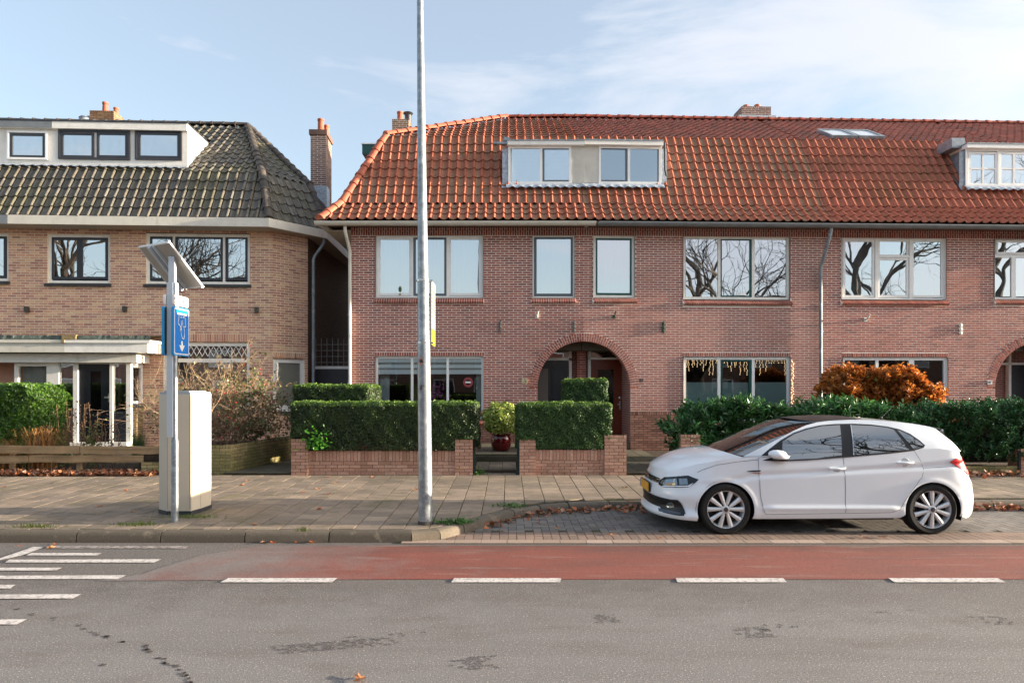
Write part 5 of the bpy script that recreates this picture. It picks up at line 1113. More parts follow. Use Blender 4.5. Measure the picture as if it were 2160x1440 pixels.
def plate(x, sgn, nm):
    b = MB(); b.prism(rrect(y0, y1, z0, z1, .03), min(x, x - sgn * .028), max(x, x - sgn * .028), 'x'); o = b.build(nm, m_bluee, sp); e = .002 * sgn
    for i, (ins, m_) in enumerate(((.008, m_blue), (.016, m_sgnw), (.030, m_blue))):
        q = rrect(y0 + ins, y1 - ins, z0 + ins, z1 - ins, .026); k = MB(); k.add([(x + e * (i + 1) * .7, p[0], p[1]) for p in q], [tuple(range(len(q)))]); k.build('sign_face' if i < 1 else ('white_border' if i == 1 else 'blue_field'), m_, o)
    k = MB(); X_ = x + e * 3.2; u0 = (y0 + y1) / 2; sy = 1 if sgn > 0 else -1
    def pg(pts): k.add([(X_, u0 + sy * p[0], z0 + p[1]) for p in pts], [tuple(range(len(pts)))])
    def ln(p, q, w_=.010):
        d = Vector((q[0] - p[0], q[1] - p[1])).normalized() * w_ / 2; s_ = Vector((-d.y, d.x)); pg([(p[0] - d.x - s_.x, p[1] - d.y - s_.y), (q[0] + d.x - s_.x, q[1] + d.y - s_.y), (q[0] + d.x + s_.x, q[1] + d.y + s_.y), (p[0] - d.x + s_.x, p[1] - d.y + s_.y)])
    hgt = z1 - z0
    pg([(-.022, .19), (.022, .19), (.022, .135), (.075, .135), (0, .05), (-.075, .135), (-.022, .135)])     # arrow
    ln((-.115, hgt - .085), (.115, hgt - .085), .022)
    pl_ = [(-.075, hgt - .10), (-.105, hgt - .21), (-.05, hgt - .235)]; pr2 = [(.075, hgt - .10), (.105, hgt - .235), (.03, hgt - .24)]
    for q in (pl_, pr2):
        for a, c in zip(q, q[1:]): ln(a, c)
    pg([(-.05, hgt - .13), (-.02, hgt - .11), (.005, hgt - .13)]); ln((.03, hgt - .115), (.06, hgt - .115), .012); ln((.03, hgt - .13), (.06, hgt - .13), .006)
    hand = [(-.016, hgt - .25), (-.016, hgt - .175), (0, hgt - .160), (.014, hgt - .175), (.014, hgt - .235), (.062, hgt - .25), (.066, hgt - .30), (.058, hgt - .40), (.0, hgt - .385), (-.03, hgt - .31), (-.046, hgt - .27), (-.016, hgt - .25)]
    for a, c in zip(hand, hand[1:]): ln(a, c)
    for i in range(3): ln((-.045, hgt - .245 - i * .022), (-.018, hgt - .25 - i * .022), .014)
    k.build('pictogram', m_sgnw, o); return o
plate(xA, 1, 'sign_plate'); plate(xB, -1, 'sign_plate')
b = MB(); b.box(xB + .03, xA - .03, .02, .30, z0 + .03, z1 - .02); b.build('bracket_box', m_sdark, sp); MB().prism(rrect(y0 + .015, y1 - .015, z0 + .015, z1 - .015, .02), xB + .0285, xB + .031, 'x').build('plate_back', m_sdark, sp); MB().prism(rrect(y0 + .015, y1 - .015, z0 + .015, z1 - .015, .02), xA - .031, xA - .0285, 'x').build('plate_back', m_sdark, sp)
zz0, zz1 = pz_(652, 8.55) - oz + .06, pz_(620, 8.55) - oz
for x, sgn in ((xA, 1), (xB, -1)):
    b = MB(); b.prism(rrect(-.08, .31, zz0 - .06 + .06, zz1, .025), min(x - sgn * .005, x - sgn * .03), max(x - sgn * .005, x - sgn * .03), 'x'); o = b.build('number_plate', m_sgnw, sp)
    if sgn > 0:
        lettering('plate_number', '72005', .115, mat('plate_digit', '4a5664', .5), o, (x - .0015, .135, (zz0 + zz1) / 2), (rad(90), 0, rad(90)), False, .001)
        k = MB(); k.add([(x - .0018, -.05 + a, (zz0 + zz1) / 2 + c) for a, c in ((-.012, .0), (.016, .0), (.016, .035), (-.012, .035))], [(0, 1, 2, 3)]); k.build('plate_mark', m_blue, o)
        k = MB(); k.add([(x - .0018, -.05 + a, (zz0 + zz1) / 2 + c) for a, c in ((-.012, -.04), (.016, -.04), (.016, -.015), (-.012, -.015))], [(0, 1, 2, 3)]); k.build('plate_mark', mat('plate_mark_grey', 'b9b2a0', .5), o)
    else: MB().box(x + .031, x + .033, .0, .2, zz0 + .04, zz1 - .04).build('plate_back', m_sdark, o)
# utility cabinet
YC = 9.05; zc_ = side_z(YC)
cb = thing('utility_cabinet', 'tall beige metal utility cabinet with angled corners behind the parking sign', 'cabinet', (px_(383, YC), YC, zc_))
m_cab = mat('beige_cabinet_paint', 'c6baa8', .4, noise=(3, .03), bump=(3, .04, .02)); m_cabt = mat('cabinet_top', '9aa0a5', .5)
hgt = pz_(832, YC) - zc_
def CP(px, D): return px_(px, D) - cb.location.x
fx0, fx1, bx1, bx0 = CP(352, 9.05), CP(402, 9.05), CP(427, 9.3), CP(338, 9.22)
plan = [(fx0, 0), (fx1, 0), (bx1, .20), (bx1 + .01, .50), (bx0 - .02, .50), (bx0, .14)]
b = MB(); b.prism([(p[0], p[1]) for p in plan], .05, hgt); cbo = b.build('body', m_cab, cb)
cxm, cym = sum(p[0] for p in plan) / 6, sum(p[1] for p in plan) / 6
b = MB(); b.prism([(p[0] + (cxm - p[0]) * .02, p[1] + (cym - p[1]) * .02) for p in plan], hgt, hgt + .025); b.prism([(p[0] + (cxm - p[0]) * .2, p[1] + (cym - p[1]) * .2) for p in plan], hgt + .025, hgt + .045); b.build('cap', m_cabt, cb)
b = MB(); b.prism([(p[0] + (cxm - p[0]) * -.03, p[1] + (cym - p[1]) * -.03) for p in plan], .0, .05); b.build('plinth', m_dgrey, cb)
b = MB()
for (p, q) in ((plan[0], plan[1]), (plan[1], plan[2])):
    dx, dy_ = q[0] - p[0], q[1] - p[1]; l = math.hypot(dx, dy_); nx, ny = dy_ / l, -dx / l
    for t in (.03, .97): x, y = p[0] + dx * t + nx * .0015, p[1] + dy_ * t + ny * .0015; b.add([(x - dx / l * .003, y - dy_ / l * .003, .07), (x + dx / l * .003, y + dy_ / l * .003, .07), (x + dx / l * .003, y + dy_ / l * .003, hgt - .03), (x - dx / l * .003, y - dy_ / l * .003, hgt - .03)], [(0, 1, 2, 3)])
b.build('door_seam', mat('seam', '8b8272', .6), cb)
MB().box(cb.location.x + fx0 - .12, cb.location.x + bx1 + .12, YC - .10, YC + .6, zc_ - .01, zc_ + .022)
o = MB().bbox(cb.location.x + fx0 - .12, cb.location.x + bx1 + .14, YC - .16, YC + .62, zc_ - .04, zc_ + .004).build('concrete_base', m_slabd); tag(o, 'mossy concrete base slab under the beige utility cabinet', 'base slab')
cb.location.z += .0045
# ------------------------------------------------------------------ garden walls
def gwall(name, label, parts, y=12.8, th=.22, m_b=m_gwall):
    root = thing(name, label, 'garden wall', (parts[0][1], y, .10))
    for kind, xa, xb, zt in parts:
        xa -= root.location.x; xb -= root.location.x; z = zt - .10
        if kind == 'p': brick_stack(root, 'pier', m_b, m_mortd, xa, xb, -.02, .32, 0, z, cap=False, pl=.18)
        else:
            zs_ = z - .205; brick_stack(root, 'wall', m_b, m_mortd, xa, xb, .02, .02 + th, 0, zs_, cap=False)
            co = MB().box(xa, xb, .024, .016 + th, zs_, z - .004).build('coping', m_mortd, root); nn = round((xb - xa) / .0655); p_ = (xb - xa) / nn
            for i in range(nn): MB().bbox(xa + i * p_ + .004, xa + (i + 1) * p_ - .004, .02 - rng.uniform(0, .008), .02 + th, zs_ + .004, z + rng.uniform(-.006, .004), .008).build('brick', m_b, co)
    return root
D = 12.8
gwall('garden_wall', 'low brick garden wall with two piers under the long clipped hedge', [('p', px_(615, D), px_(650, D), pz_(925, D)), ('w', px_(650, D), px_(960, D), pz_(950, D)), ('p', px_(960, D), px_(997, D), pz_(926, D))])
gwall('garden_wall', 'low brick garden wall with a taller end pier in front of the arched porch', [('p', px_(1096, D), px_(1130, D), pz_(926, D)), ('w', px_(1130, D), px_(1275, D), pz_(948, D)), ('p', px_(1275, D), px_(1321, D), pz_(917, D))])
r_ = thing('brick_pier', 'lone brick pier behind the car bonnet beside the laurel hedge', 'pier', (px_(1457, D), D, .1)); brick_stack(r_, 'shaft', m_gwall, m_mortd, px_(1437, D) - r_.location.x, px_(1477, D) - r_.location.x, 0, .33, 0, pz_(916, D) - .1, pl=.18)
for px, lbl in ((1000, 'dark green gate post beside the pier of the long hedge wall'), (1093, 'dark green gate post with hinge beside the right hand garden wall')):
    o = thing('gate_post', lbl, 'gate post', (px_(px, 12.85), 12.85, .15), group='gate posts'); b = MB(); b.box(-.027, .027, 0, .06, 0, pz_(928, D) - .15); b.build('post', m_green if False else mat('dark_green_metal', '16302e', .45), o)
    b = MB(); b.box(-.045, .03, -.02, .07, .0, .12); b.box(-.02, .045, -.012, .05, .28, .34); b.build('hinge', mat('dark_green_metal', '16302e', .45), o)
# mossy yellow brick garden wall round the planted bed
yw = thing('garden_wall', 'mossy yellow brick planter wall with a corner by the passage', 'garden wall', (-5.24, 12.9, .1))
brick_stack(yw, 'front_wall', m_ywall, m_mortd, px_(425, 12.9) + 5.24 - .75, -.0, 0, .11, 0, .62, cap=True)
brick_stack(yw, 'low_wall', m_ywall, m_mortd, px_(298, 12.9) + 5.24, px_(425, 12.9) + 5.24 - .76, 0, .11, 0, .30, cap=False)
T = Matrix.Translation((0, .0, 0)) @ Matrix.Rotation(rad(78), 4, 'Z'); s_ = brick_stack(yw, 'return_wall', m_ywall, m_mortd, .0, 3.3, -.0, .11, 0.0, .63, cap=True); s_.matrix_basis = T
MB().box(-1.8, -.12, .115, 2.9, .0, .46).build('bed_soil', m_soil, yw)
# plank fence
fe = thing('plank_fence', 'low wooden fence of two weathered rails in front of the yellow brick house', 'fence', (px_(160, 13.0), 13.0, .12)); m_wood = mat('weathered_wood', 'a68a66', .85, noise=(3, .2), bump=(30, .5, .01), stain=[(3, .45, .65, '5f4c34', .6, (.25, 1, 5)), (10, .62, .72, '4a3826', .7), (2, .5, .7, '8f8a70', .4)])
fx = fe.location.x
def plank(x0, x1, y, za, zb, nm='rail'):
    b = MB(); n_ = 10
    for i in range(n_ + 1):
        x = x0 + (x1 - x0) * i / n_; j = .008 * math.sin(i * 1.3); b.v += [(x, y, za + j), (x, y, zb + j), (x, y + .045, zb + j), (x, y + .045, za + j)]
    b.f = [(4 * i + k, 4 * i + 4 + k, 4 * i + 4 + (k + 1) % 4, 4 * i + (k + 1) % 4) for i in range(n_) for k in range(4)] + [(0, 1, 2, 3), (4 * n_ + 3, 4 * n_ + 2, 4 * n_ + 1, 4 * n_)]; b.m = [0] * len(b.f); b.build(nm, m_wood, fe)
Df = 13.0
for pa, pb_, ya, yb in ((-260, 168, 940, 956), (169, 335, 941, 957), (-260, 60, 961, 976), (61, 303, 960, 975)): plank(px_(pa, Df) - fx, px_(pb_, Df) - fx - .006, 0, pz_(yb, Df) - .12, pz_(ya, Df) - .12)
for px in (-150, 20, 162, 300): x = px_(px, Df) - fx; MB().box(x - .04, x + .04, .05, .12, -.02, pz_(945, Df) - .12).build('post', m_wood, fe)
# ------------------------------------------------------------------ plants
def leaf_mesh(name, cen, nor, size, m, aspect=1.6, fold=.0, kind=None, parent=None, jit=.35):
    n = len(cen); cen = np.asarray(cen, float); nor = np.asarray(nor, float); nor = nor + nrg.normal(0, jit, nor.shape); nor /= np.linalg.norm(nor, axis=1, keepdims=True) + 1e-9
    r = nrg.normal(size=(n, 3)); t = np.cross(nor, r); t /= np.linalg.norm(t, axis=1, keepdims=True) + 1e-9; b = np.cross(nor, t)
    s = (np.asarray(size) * nrg.uniform(.65, 1.3, n))[:, None] if np.isscalar(size) else np.asarray(size)[:, None]
    L_ = t * s * aspect * .5; W = b * s * .5; up = nor * s * fold
    if fold: V = np.stack([cen - L_, cen + W + up - L_ * .1, cen + L_, cen - W + up - L_ * .1], 1)
    else: V = np.stack([cen - L_, cen + W - L_ * .15, cen + L_, cen - W - L_ * .15], 1)
    V = V.reshape(-1, 3); me = bpy.data.meshes.new(name); me.vertices.add(n * 4); me.vertices.foreach_set('co', V.ravel())
    if fold: idx = (np.arange(n)[:, None] * 4 + np.array([0, 1, 2, 0, 2, 3])).ravel(); nf, k = 2 * n, 3
    else: idx = np.arange(n * 4); nf, k = n, 4
    me.loops.add(len(idx)); me.loops.foreach_set('vertex_index', idx.astype(np.int32)); me.polygons.add(nf); me.polygons.foreach_set('loop_start', (np.arange(nf) * k).astype(np.int32)); me.polygons.foreach_set('loop_total', np.full(nf, k, np.int32)) if False else None
    me.materials.append(m); me.update(calc_edges=True); return link(name, me, parent, kind=kind)
def leafm(name, ramp, rough=.45, trans=.25, stain=None): return mat(name, None, rough, ramp=ramp, trans=trans, stain=stain, noise=(3, .18))
m_yew = leafm('yew_leaf', ['26381a', '31461c', '3d5622', '2b3d1e', '4a662a', '223018', '384e24'], .5, .15, [(2.4, .46, .62, '1e2a14', .6), (1.1, .5, .7, '4a5a26', .4)])
m_yewt = leafm('pale_yew_leaf', ['5a7a2c', '6a8a34', '486426', '7a9a40'], .5, .25)  # paler leaf, used mostly on the hedge tops
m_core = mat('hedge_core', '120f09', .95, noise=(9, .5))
m_twig = mat('hedge_twig', '4a2a1c', .9)
def bumpy(p): return .010 * math.sin(p[0] * 5.1 + p[2] * 3.7) + .010 * math.sin(p[0] * 11.3 - p[2] * 9.1 + p[1] * 7) + .010 * math.sin(p[0] * 23 + p[2] * 19)
def hedge(name, label, x0, x1, y0, y1, z0, z1, dens, leaf, m, mt=None, shape=None, cat='hedge', rough=.03, aspect=1.6, fold=0, rnd=.07, jit=.5, z0b=None, twigs=0, c=.06, twx=None):
    root = thing(name, label, cat, ((x0 + x1) / 2, (y0 + y1) / 2, z0)); o = root.location
    faces = [(('y', y0, -1), (x1 - x0) * (z1 - z0)), (('y', y1, 1), (x1 - x0) * (z1 - z0) * .3), (('x', x0, -1), (y1 - y0) * (z1 - z0)), (('x', x1, 1), (y1 - y0) * (z1 - z0)), (('z', z1, 1), (x1 - x0) * (y1 - y0))]
    cen, nor, tc_, tn = [], [], [], []
    for (ax, v, sg), ar in faces:
        k = int(ar * dens)
        for _ in range(k):
            p = [rng.uniform(x0, x1), rng.uniform(y0, y1), rng.uniform(z0, z1)]; i = 'xyz'.index(ax); p[i] = v
            if shape and not shape(*p): continue
            dep = abs(rng.gauss(0, rough)) * (3 if rng.random() < .15 else 1) - .018; nn = [0, 0, 0]; nn[i] = sg
            for j, (a, b) in enumerate(((x0, x1), (y0, y1), (z0, z1))):   # rounded edges
                if j != i:
                    e = min(p[j] - a if j != 2 else 9, b - p[j])
                    if e < rnd: dep += (rnd - e) ** 2 / (2 * rnd) ; nn[j] += (1 - e / rnd) * (1 if b - p[j] < p[j] - a else -1) * .8
            p[i] -= sg * (dep + bumpy(p)); q = (p[0] - o.x, p[1] - o.y, p[2] - o.z)
            if mt and ((ax == 'z' and rng.random() < .75) or (z1 - p[2] < .05 and rng.random() < .6)): tc_.append(q); tn.append(nn)
            else: cen.append(q); nor.append(nn)
    for _ in range(int((x1 - x0) * 28)):                 # stray shoots above the clipped top
        x, y, k = rng.uniform(x0 + .04, x1 - .04), rng.uniform(y0 + .03, y1 - .05), rng.uniform(.01, .055)
        for j in range(6): (tc_ if mt else cen).append((x - o.x + rng.gauss(0, .012), y - o.y + rng.gauss(0, .012), z1 - o.z + k * j / 5)); (tn if mt else nor).append((rng.gauss(0, 1), -.5, .6))
    leaf_mesh('leaves', cen, nor, leaf, m, aspect, fold, 'stuff', root, jit)
    if tc_: leaf_mesh('pale_leaves', tc_, tn, leaf, mt, aspect, fold, 'stuff', root, .7)
    b = MB(); zc0 = z0b if z0b is not None else z0
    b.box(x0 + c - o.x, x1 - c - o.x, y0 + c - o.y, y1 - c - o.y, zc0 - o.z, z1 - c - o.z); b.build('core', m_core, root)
    if twigs:
        b = MB()
        for _ in range(twigs):
            x = rng.uniform(*(twx or (x0 + .05, x1 - .05))) - o.x; y = y0 - o.y + rng.uniform(-.0, .06); a = rng.uniform(-.12, .12); b.tube([(x, y + .03, z0 - o.z - .02), (x + a * .5, y, z0 - o.z + .08), (x + a, y + .02, z0 - o.z + rng.uniform(.12, .3))], .0035, 3, False)
        b.build('twigs', m_twig, root, kind='stuff')
    return root
D = 12.8
hx0, hx1 = px_(612, D - .03), px_(1008, D - .05)
def sh1(x, y, z): return not (y < 12.9 and ((x < px_(650, D) and z < pz_(922, D)) or (x > px_(958, D) and z < pz_(926, D))))
hedge('clipped_hedge', 'long clipped dark green hedge above the garden wall behind the lamp post', hx0, hx1, 12.76, 13.55, pz_(948, D), 1.515, 10500, .021, m_yew, m_yewt, sh1, twigs=160, twx=(px_(656, D), px_(950, D)))
hedge('clipped_hedge', 'shorter clipped green hedge between the potted bush and the brown front door', px_(1091, D), px_(1291, D), 12.78, 13.6, pz_(946, D), 1.50, 10500, .021, leafm('box_leaf', ['2a401c', '345224', '42642c', '283c1c', '507434'], .5, .2), m_yewt, lambda x, y, z: not (y < 12.9 and ((x < px_(1130, D) and z < pz_(928, D)) or (x > px_(1272, D) and z < pz_(925, D)))), twigs=50, twx=(px_(1135, D), px_(1268, D)))
hedge('clipped_hedge', 'clipped hedge in the side garden with a lighter sunlit end below the passage', -4.30, -2.78, 13.62, 14.9, .6, 1.84, 9000, .022, m_yew, m_yewt)
hedge('clipped_hedge', 'square clipped hedge block standing in front of the arched porch', px_(1190, 15), px_(1282, 15), 15.0, 15.9, .5, 1.97, 9000, .023, leafm('box_leaf', []), m_yewt)
cen = []; hr = bpy.data.objects['clipped_hedge']
for _ in range(1500): x = rng.gauss(px_(820, D), .55) if rng.random() < .6 else rng.uniform(px_(660, D), px_(950, D)); cen.append((x - hr.location.x, 12.765 - hr.location.y + abs(rng.gauss(0, .02)), abs(rng.gauss(0, .055)) + .0))
leaf_mesh('dead_leaves', cen, [(0, -1, .2)] * len(cen), .024, leafm('dead_yew', ['4c2a1c', '5a3524', '3a2218', '6a4430'], .8, .1), 1.6, 0, 'stuff', hr, .6)
m_laurel = leafm('laurel_leaf', ['284c26', '356436', '467c42', '264422', '548c4a', '3a6c38', '6a9c56'], .28, .2, [(2.0, .46, .62, '1e3a1c', .6), (1.3, .52, .7, '6a8a3c', .4)])
m_priv = leafm('privet_leaf', ['32501c', '42622a', '527828', '628a30', '3a5a20', '6e9838'], .4, .3)
# laurel: sprays of long leaves on upright shoots
def laurel(name, label, x0, x1, y0, y1, z0, top, n, leaf, m, cat='hedge', asp=2.9, shoot=.28, core=True):
    root = thing(name, label, cat, ((x0 + x1) / 2, (y0 + y1) / 2, z0)); o = root.location; cen, nor, sz = [], [], []
    shoots = MB()
    for _ in range(n):
        x = rng.uniform(x0, x1); zt = top(x); fr = rng.random()
        if fr < .62: y = y0 + abs(rng.gauss(0, .10)); z = z0 + (zt - z0) * rng.random() ** .85
        else: y = rng.uniform(y0, y1); z = zt - abs(rng.gauss(0, .10))
        y += .10 * math.sin(x * 4.3 + z * 3) + .07 * math.sin(x * 9.7 - z * 6)
        d = Vector((rng.gauss(0, .38), -rng.random() * .55 - .05 if fr < .62 else rng.gauss(0, .35), rng.uniform(.5, 1))).normalized(); L_ = shoot * rng.uniform(.6, 1.25)
        p = Vector((x, y, z)); e = p + d * L_; shoots.tube([p - o, e - o], .004, 3, False)
        for k in range(rng.randint(6, 9)):
            a = k * 2.4 + rng.random(); t = .2 + .8 * k / 8; s_ = d.orthogonal().normalized(); q = d.cross(s_); out_ = (s_ * math.cos(a) + q * math.sin(a)); ld = (out_ * .8 + d * .75).normalized()
            c = p + d * L_ * t + ld * leaf * asp * .5; nn = (d - ld * d.dot(ld)).normalized(); cen.append((c - o)); nor.append((nn, ld)); sz.append(leaf * rng.uniform(.75, 1.25))
    n_ = len(cen); V = np.zeros((n_, 6, 3))
    for i, (c, (nn, ld)) in enumerate(zip(cen, nor)):
        s_ = sz[i]; w_ = ld.cross(nn) * s_ * .5; L_ = ld * s_ * asp * .5; f_ = nn * s_ * .18
        V[i] = [c - L_, c + w_ - L_ * .25 + f_, c + w_ * .85 + L_ * .4 + f_, c + L_ - f_, c - w_ * .85 + L_ * .4 + f_, c - w_ - L_ * .25 + f_]
    me = bpy.data.meshes.new('leaves'); fs = []
    for i in range(n_): b_ = i * 6; fs += [(b_, b_ + 1, b_ + 2, b_ + 3), (b_, b_ + 3, b_ + 4, b_ + 5)]
    me.from_pydata(V.reshape(-1, 3).tolist(), [], fs); me.materials.append(m); link('leaves', me, root, kind='stuff')
    shoots.build('twigs', mat('shoot', '3f4a26', .8), root, kind='stuff')
    if core:
        b = MB(); k = 14
        for i in range(k):
            a = x0 + (x1 - x0) * i / k; c = a + (x1 - x0) / k; zt = min(top(a), top(c)) - .22
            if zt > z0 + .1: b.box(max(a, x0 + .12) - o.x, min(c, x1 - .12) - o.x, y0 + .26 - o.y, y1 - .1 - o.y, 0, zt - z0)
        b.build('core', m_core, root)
    return root
DL = 13.35
lx0, lx1 = px_(1418, DL), px_(1905, DL)
laurel('laurel_hedge', 'loose dark laurel hedge with upright shoots behind the white car', lx0, lx1, 13.1, 14.2, .22, lambda x: (pz_(838, DL) - .34 + .10 * math.sin(x * 3.1) + .05 * math.sin(x * 8.7)) * min(1, .72 + (x - lx0) * .9), 1500, .048, m_laurel)
m_lau2 = leafm('dark_laurel_leaf', ['204226', '2a562e', '386c38', '1e3a24', '467c42', '284e2c'], .35, .2)
laurel('laurel_hedge', 'dense dark green hedge behind the rear of the white car', px_(1925, 13.2), px_(2290, 13.2), 13.0, 14.3, .35, lambda x: pz_(838, 13.2) - .24 + .06 * math.sin(x * 4) - max(0, 8.6 - x) * .35, 1700, .034, m_lau2, asp=2.2, shoot=.2)
m_beech = leafm('beech_leaf', ['a85c22', 'c07030', 'd08434', '945024', 'da9642', 'b46a2a', '844826', 'd48a36'], .55, .35)
bx0, bx1 = px_(1750, 14.9), px_(1985, 14.9)
def btop(x): t = (x - bx0) / (bx1 - bx0); return 2.04 - .22 * max(0, t - .7) / .3 * 2 - .3 * max(0, .12 - t) / .12 + .05 * math.sin(x * 6)
laurel('beech_hedge', 'orange brown copper beech hedge rising behind the laurel under the white window', bx0, bx1, 14.7, 15.7, .3, btop, 1500, .062, m_beech, asp=1.45, shoot=.22)
cen, nor = [], []
for _ in range(160):
    x = rng.uniform(bx0, bx1); cen.append((x - (bx0 + bx1) / 2, rng.uniform(-.5, .2), btop(x) - .3 + rng.uniform(-.1, .1))); nor.append((0, -1, .5))
leaf_mesh('green_leaves', cen, nor, .07, leafm('yellow_green_leaf', ['6a7a22', '7c6a20', '54702a']), 1.4, .1, 'stuff', bpy.data.objects['beech_hedge'])
hedge('privet_bush', 'bright green clipped bush at the left edge in front of the porch window', px_(-190, 14.3), px_(108, 14.3), 13.9, 15.0, .25, pz_(812, 14.3), 7500, .040, m_priv, None, None, 'bush', .05, 1.5, .15, rnd=.3, jit=.8, c=.2)
# potted bush on the terrace
pb = thing('potted_bush', 'round variegated yellow green bush in a glazed red pot on the garden steps', 'potted plant', (px_(1057, 15.0), 15.0, .412))
m_pot = mat('red_glazed_pot', '5a0c12', .18, coat=.5)
b = MB(); b.lathe([(0, 0), (.15, 0), (.17, .02), (.215, .12), (.225, .2), (.215, .28), (.19, .33), (.215, .345), (.215, .37), (.19, .37), (.18, .33), (0, .33)], seg=28)
for k in range(3): b.lathe([(.223 - .004 * abs(k - 1), .17 + k * .04 - .006), (.229 - .004 * abs(k - 1), .17 + k * .04), (.223 - .004 * abs(k - 1), .17 + k * .04 + .006)], seg=28)
b.build('pot', m_pot, pb, sharp=50)
cen, nor = [], []
for _ in range(5200):
    d = Vector((rng.gauss(0, 1), rng.gauss(0, 1), rng.gauss(0, 1))).normalized(); r_ = .405 * (1 + .07 * math.sin(d.x * 7 + d.z * 5) + .05 * math.sin(d.x * 13 - d.y * 9)) * rng.uniform(.80, 1.03)
    if d.z < -.75: continue
    cen.append((d.x * r_, d.y * r_, .68 + d.z * r_ * .95)); nor.append(d)
leaf_mesh('leaves', cen, nor, .042, leafm('variegated_leaf', ['98a848', 'b2be5a', '7a923c', 'ccce78', '668032', 'a4b24e']), 1.4, .15, 'stuff', pb, .6)
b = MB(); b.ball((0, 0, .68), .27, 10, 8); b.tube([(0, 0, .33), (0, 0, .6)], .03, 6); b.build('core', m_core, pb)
# bare rose shrub with berries
def branchy(b, p, d, L_, r, lev, tips, seg=3, wob=.35):
    n = 4; pts = [Vector(p)]; dd = Vector(d).normalized()
    for i in range(n): dd = (dd + Vector((rng.gauss(0, wob), rng.gauss(0, wob), rng.gauss(0, wob) - .05)) * .45).normalized(); pts.append(pts[-1] + dd * L_ / n)
    b.tube(pts, [max(.002, r * (1 - .6 * i / n)) for i in range(n + 1)], seg, False); tips.append((pts[-1], dd)); tips.append((pts[2], dd))
    if lev:
        for i in range(1, n + 1):
            for _ in range(rng.choice((1, 1, 2))): branchy(b, pts[i], dd + Vector((rng.gauss(0, .8), rng.gauss(0, .8), rng.gauss(.15, .6))), L_ * rng.uniform(.35, .6), r * .5, lev - 1, tips, seg, wob)
rs = thing('rose_shrub', 'large bare rose shrub with red hips in the planted bed before the lattice window', 'shrub', (px_(440, 14.2), 14.2, .5))
m_rtw = mat('rose_twig', '7a5f48', .85, ramp=['7c6454', '9c8266', 'b09a78', '6c5448', '94806a']); b = MB(); tips = []
for i in range(60):
    a = rng.uniform(0, 6.28); lean = rng.uniform(.15, 1.15)
    if math.cos(a) * lean < -.45: a = math.pi - a
    branchy(b, (rng.uniform(-.7, .7), rng.uniform(-.3, .3), 0), (math.cos(a) * lean, math.sin(a) * lean * .5, 1), rng.uniform(.9, 1.5), .011, 3 if i % 2 else 2, tips)
b.build('branches', m_rtw, rs)
cen = [t[0] + Vector((rng.gauss(0, .03), rng.gauss(0, .03), rng.gauss(0, .03))) for t in tips if (rng.random() < .11 or (t[0].x > .7 and rng.random() < .55))]
leaf_mesh('leaves', cen, [(0, -1, .6)] * len(cen), .042, leafm('rose_leaf', ['3c5a28', '4e6c30', '6a6a30', '5a3a26', '46622c']), 1.4, .1, 'stuff', rs, .8)
b = MB()
for t, d in tips:
    if rng.random() < (.035 if t.x > .4 else .006): b.ball(t, .018, 6, 4)
b.build('rose_hips', mat('rose_hip', '9c1f22', .35), rs, kind='stuff')
# dry ornamental grass, dried flower stems, herb tuft
def tuft(name, label, px, py_base, D, n, hgt, spread, m, cat, w_=.012, droop=.6, z=None):
    o = thing(name, label, cat, (px_(px, D), D, z if z is not None else .19)); b = MB()
    for _ in range(n):
        a = rng.uniform(0, 6.28); l = hgt * rng.uniform(.5, 1.1); s_ = spread * rng.uniform(.2, 1); p0 = Vector((rng.gauss(0, spread * .15), rng.gauss(0, spread * .12), 0)); d = Vector((math.cos(a), math.sin(a) * .6, 0)); side = Vector((-d.y, d.x, 0)) * w_ * .5
        pts = []
        for i in range(6): t = i / 5; pts.append(p0 + d * s_ * t * t + Vector((0, 0, l * (t - droop * t ** 3 * .8))))
        for i in range(5):
            k0, k1 = 1 - i / 5.2, 1 - (i + 1) / 5.2; b.add([pts[i] - side * k0, pts[i] + side * k0, pts[i + 1] + side * k1, pts[i + 1] - side * k1], [(0, 1, 2, 3)])
    b.build('blades', m, o, kind='stuff'); return o
m_dry = mat('dry_blade', None, .8, ramp=['a8743e', 'bc8a50', '8a5a30', 'c89a62', '9c6a3c'], trans=.2)
tuft('dry_grass_clump', 'tan dried ornamental grass clump behind the wooden fence', 88, 0, 13.5, 260, 1.75, .85, m_dry, 'grass clump', .018, .9, .2)
tuft('dry_grass_clump', 'low tangled dry grass at the left end of the fence', 12, 0, 13.5, 150, 1.25, .7, m_dry, 'grass clump', .014, .9, .2)
tuft('lavender_tuft', 'grey green herb tuft beside the porch door step', 292, 0, 14.0, 300, .95, .34, mat('herb_blade', None, .7, ramp=['4c6a3c', '5c7a4a', '3c5830', '6c865a'], trans=.2), 'herb', .012, .4, .3)
ds = thing('dried_stems', 'upright dried brown flower stems before the dark front door', 'dried plant', (px_(165, 13.6), 13.6, .2)); b = MB(); cen = []
for i in range(44):
    x = rng.gauss(0, .42); hh = rng.uniform(.7, 1.5) * (1 - abs(x) * .35); p = [Vector((x, rng.gauss(0, .15), 0))]
    for k in range(5): p.append(p[-1] + Vector((rng.gauss(0, .025), rng.gauss(0, .02), hh / 5)))
    b.tube(p, .005, 4, False)
    for k in range(14): t = p[3].lerp(p[5], rng.random()); cen.append(t + Vector((rng.gauss(0, .03), rng.gauss(0, .03), rng.gauss(0, .02))))
b.build('stems', mat('dry_stem', '7c6248', .85), ds); leaf_mesh('seed_heads', cen, [(0, -1, .3)] * len(cen), .03, leafm('seed_head', ['6a4c38', '8a6448', '5a4030', '947458'], .8), 1.3, 0, 'stuff', ds, .8)
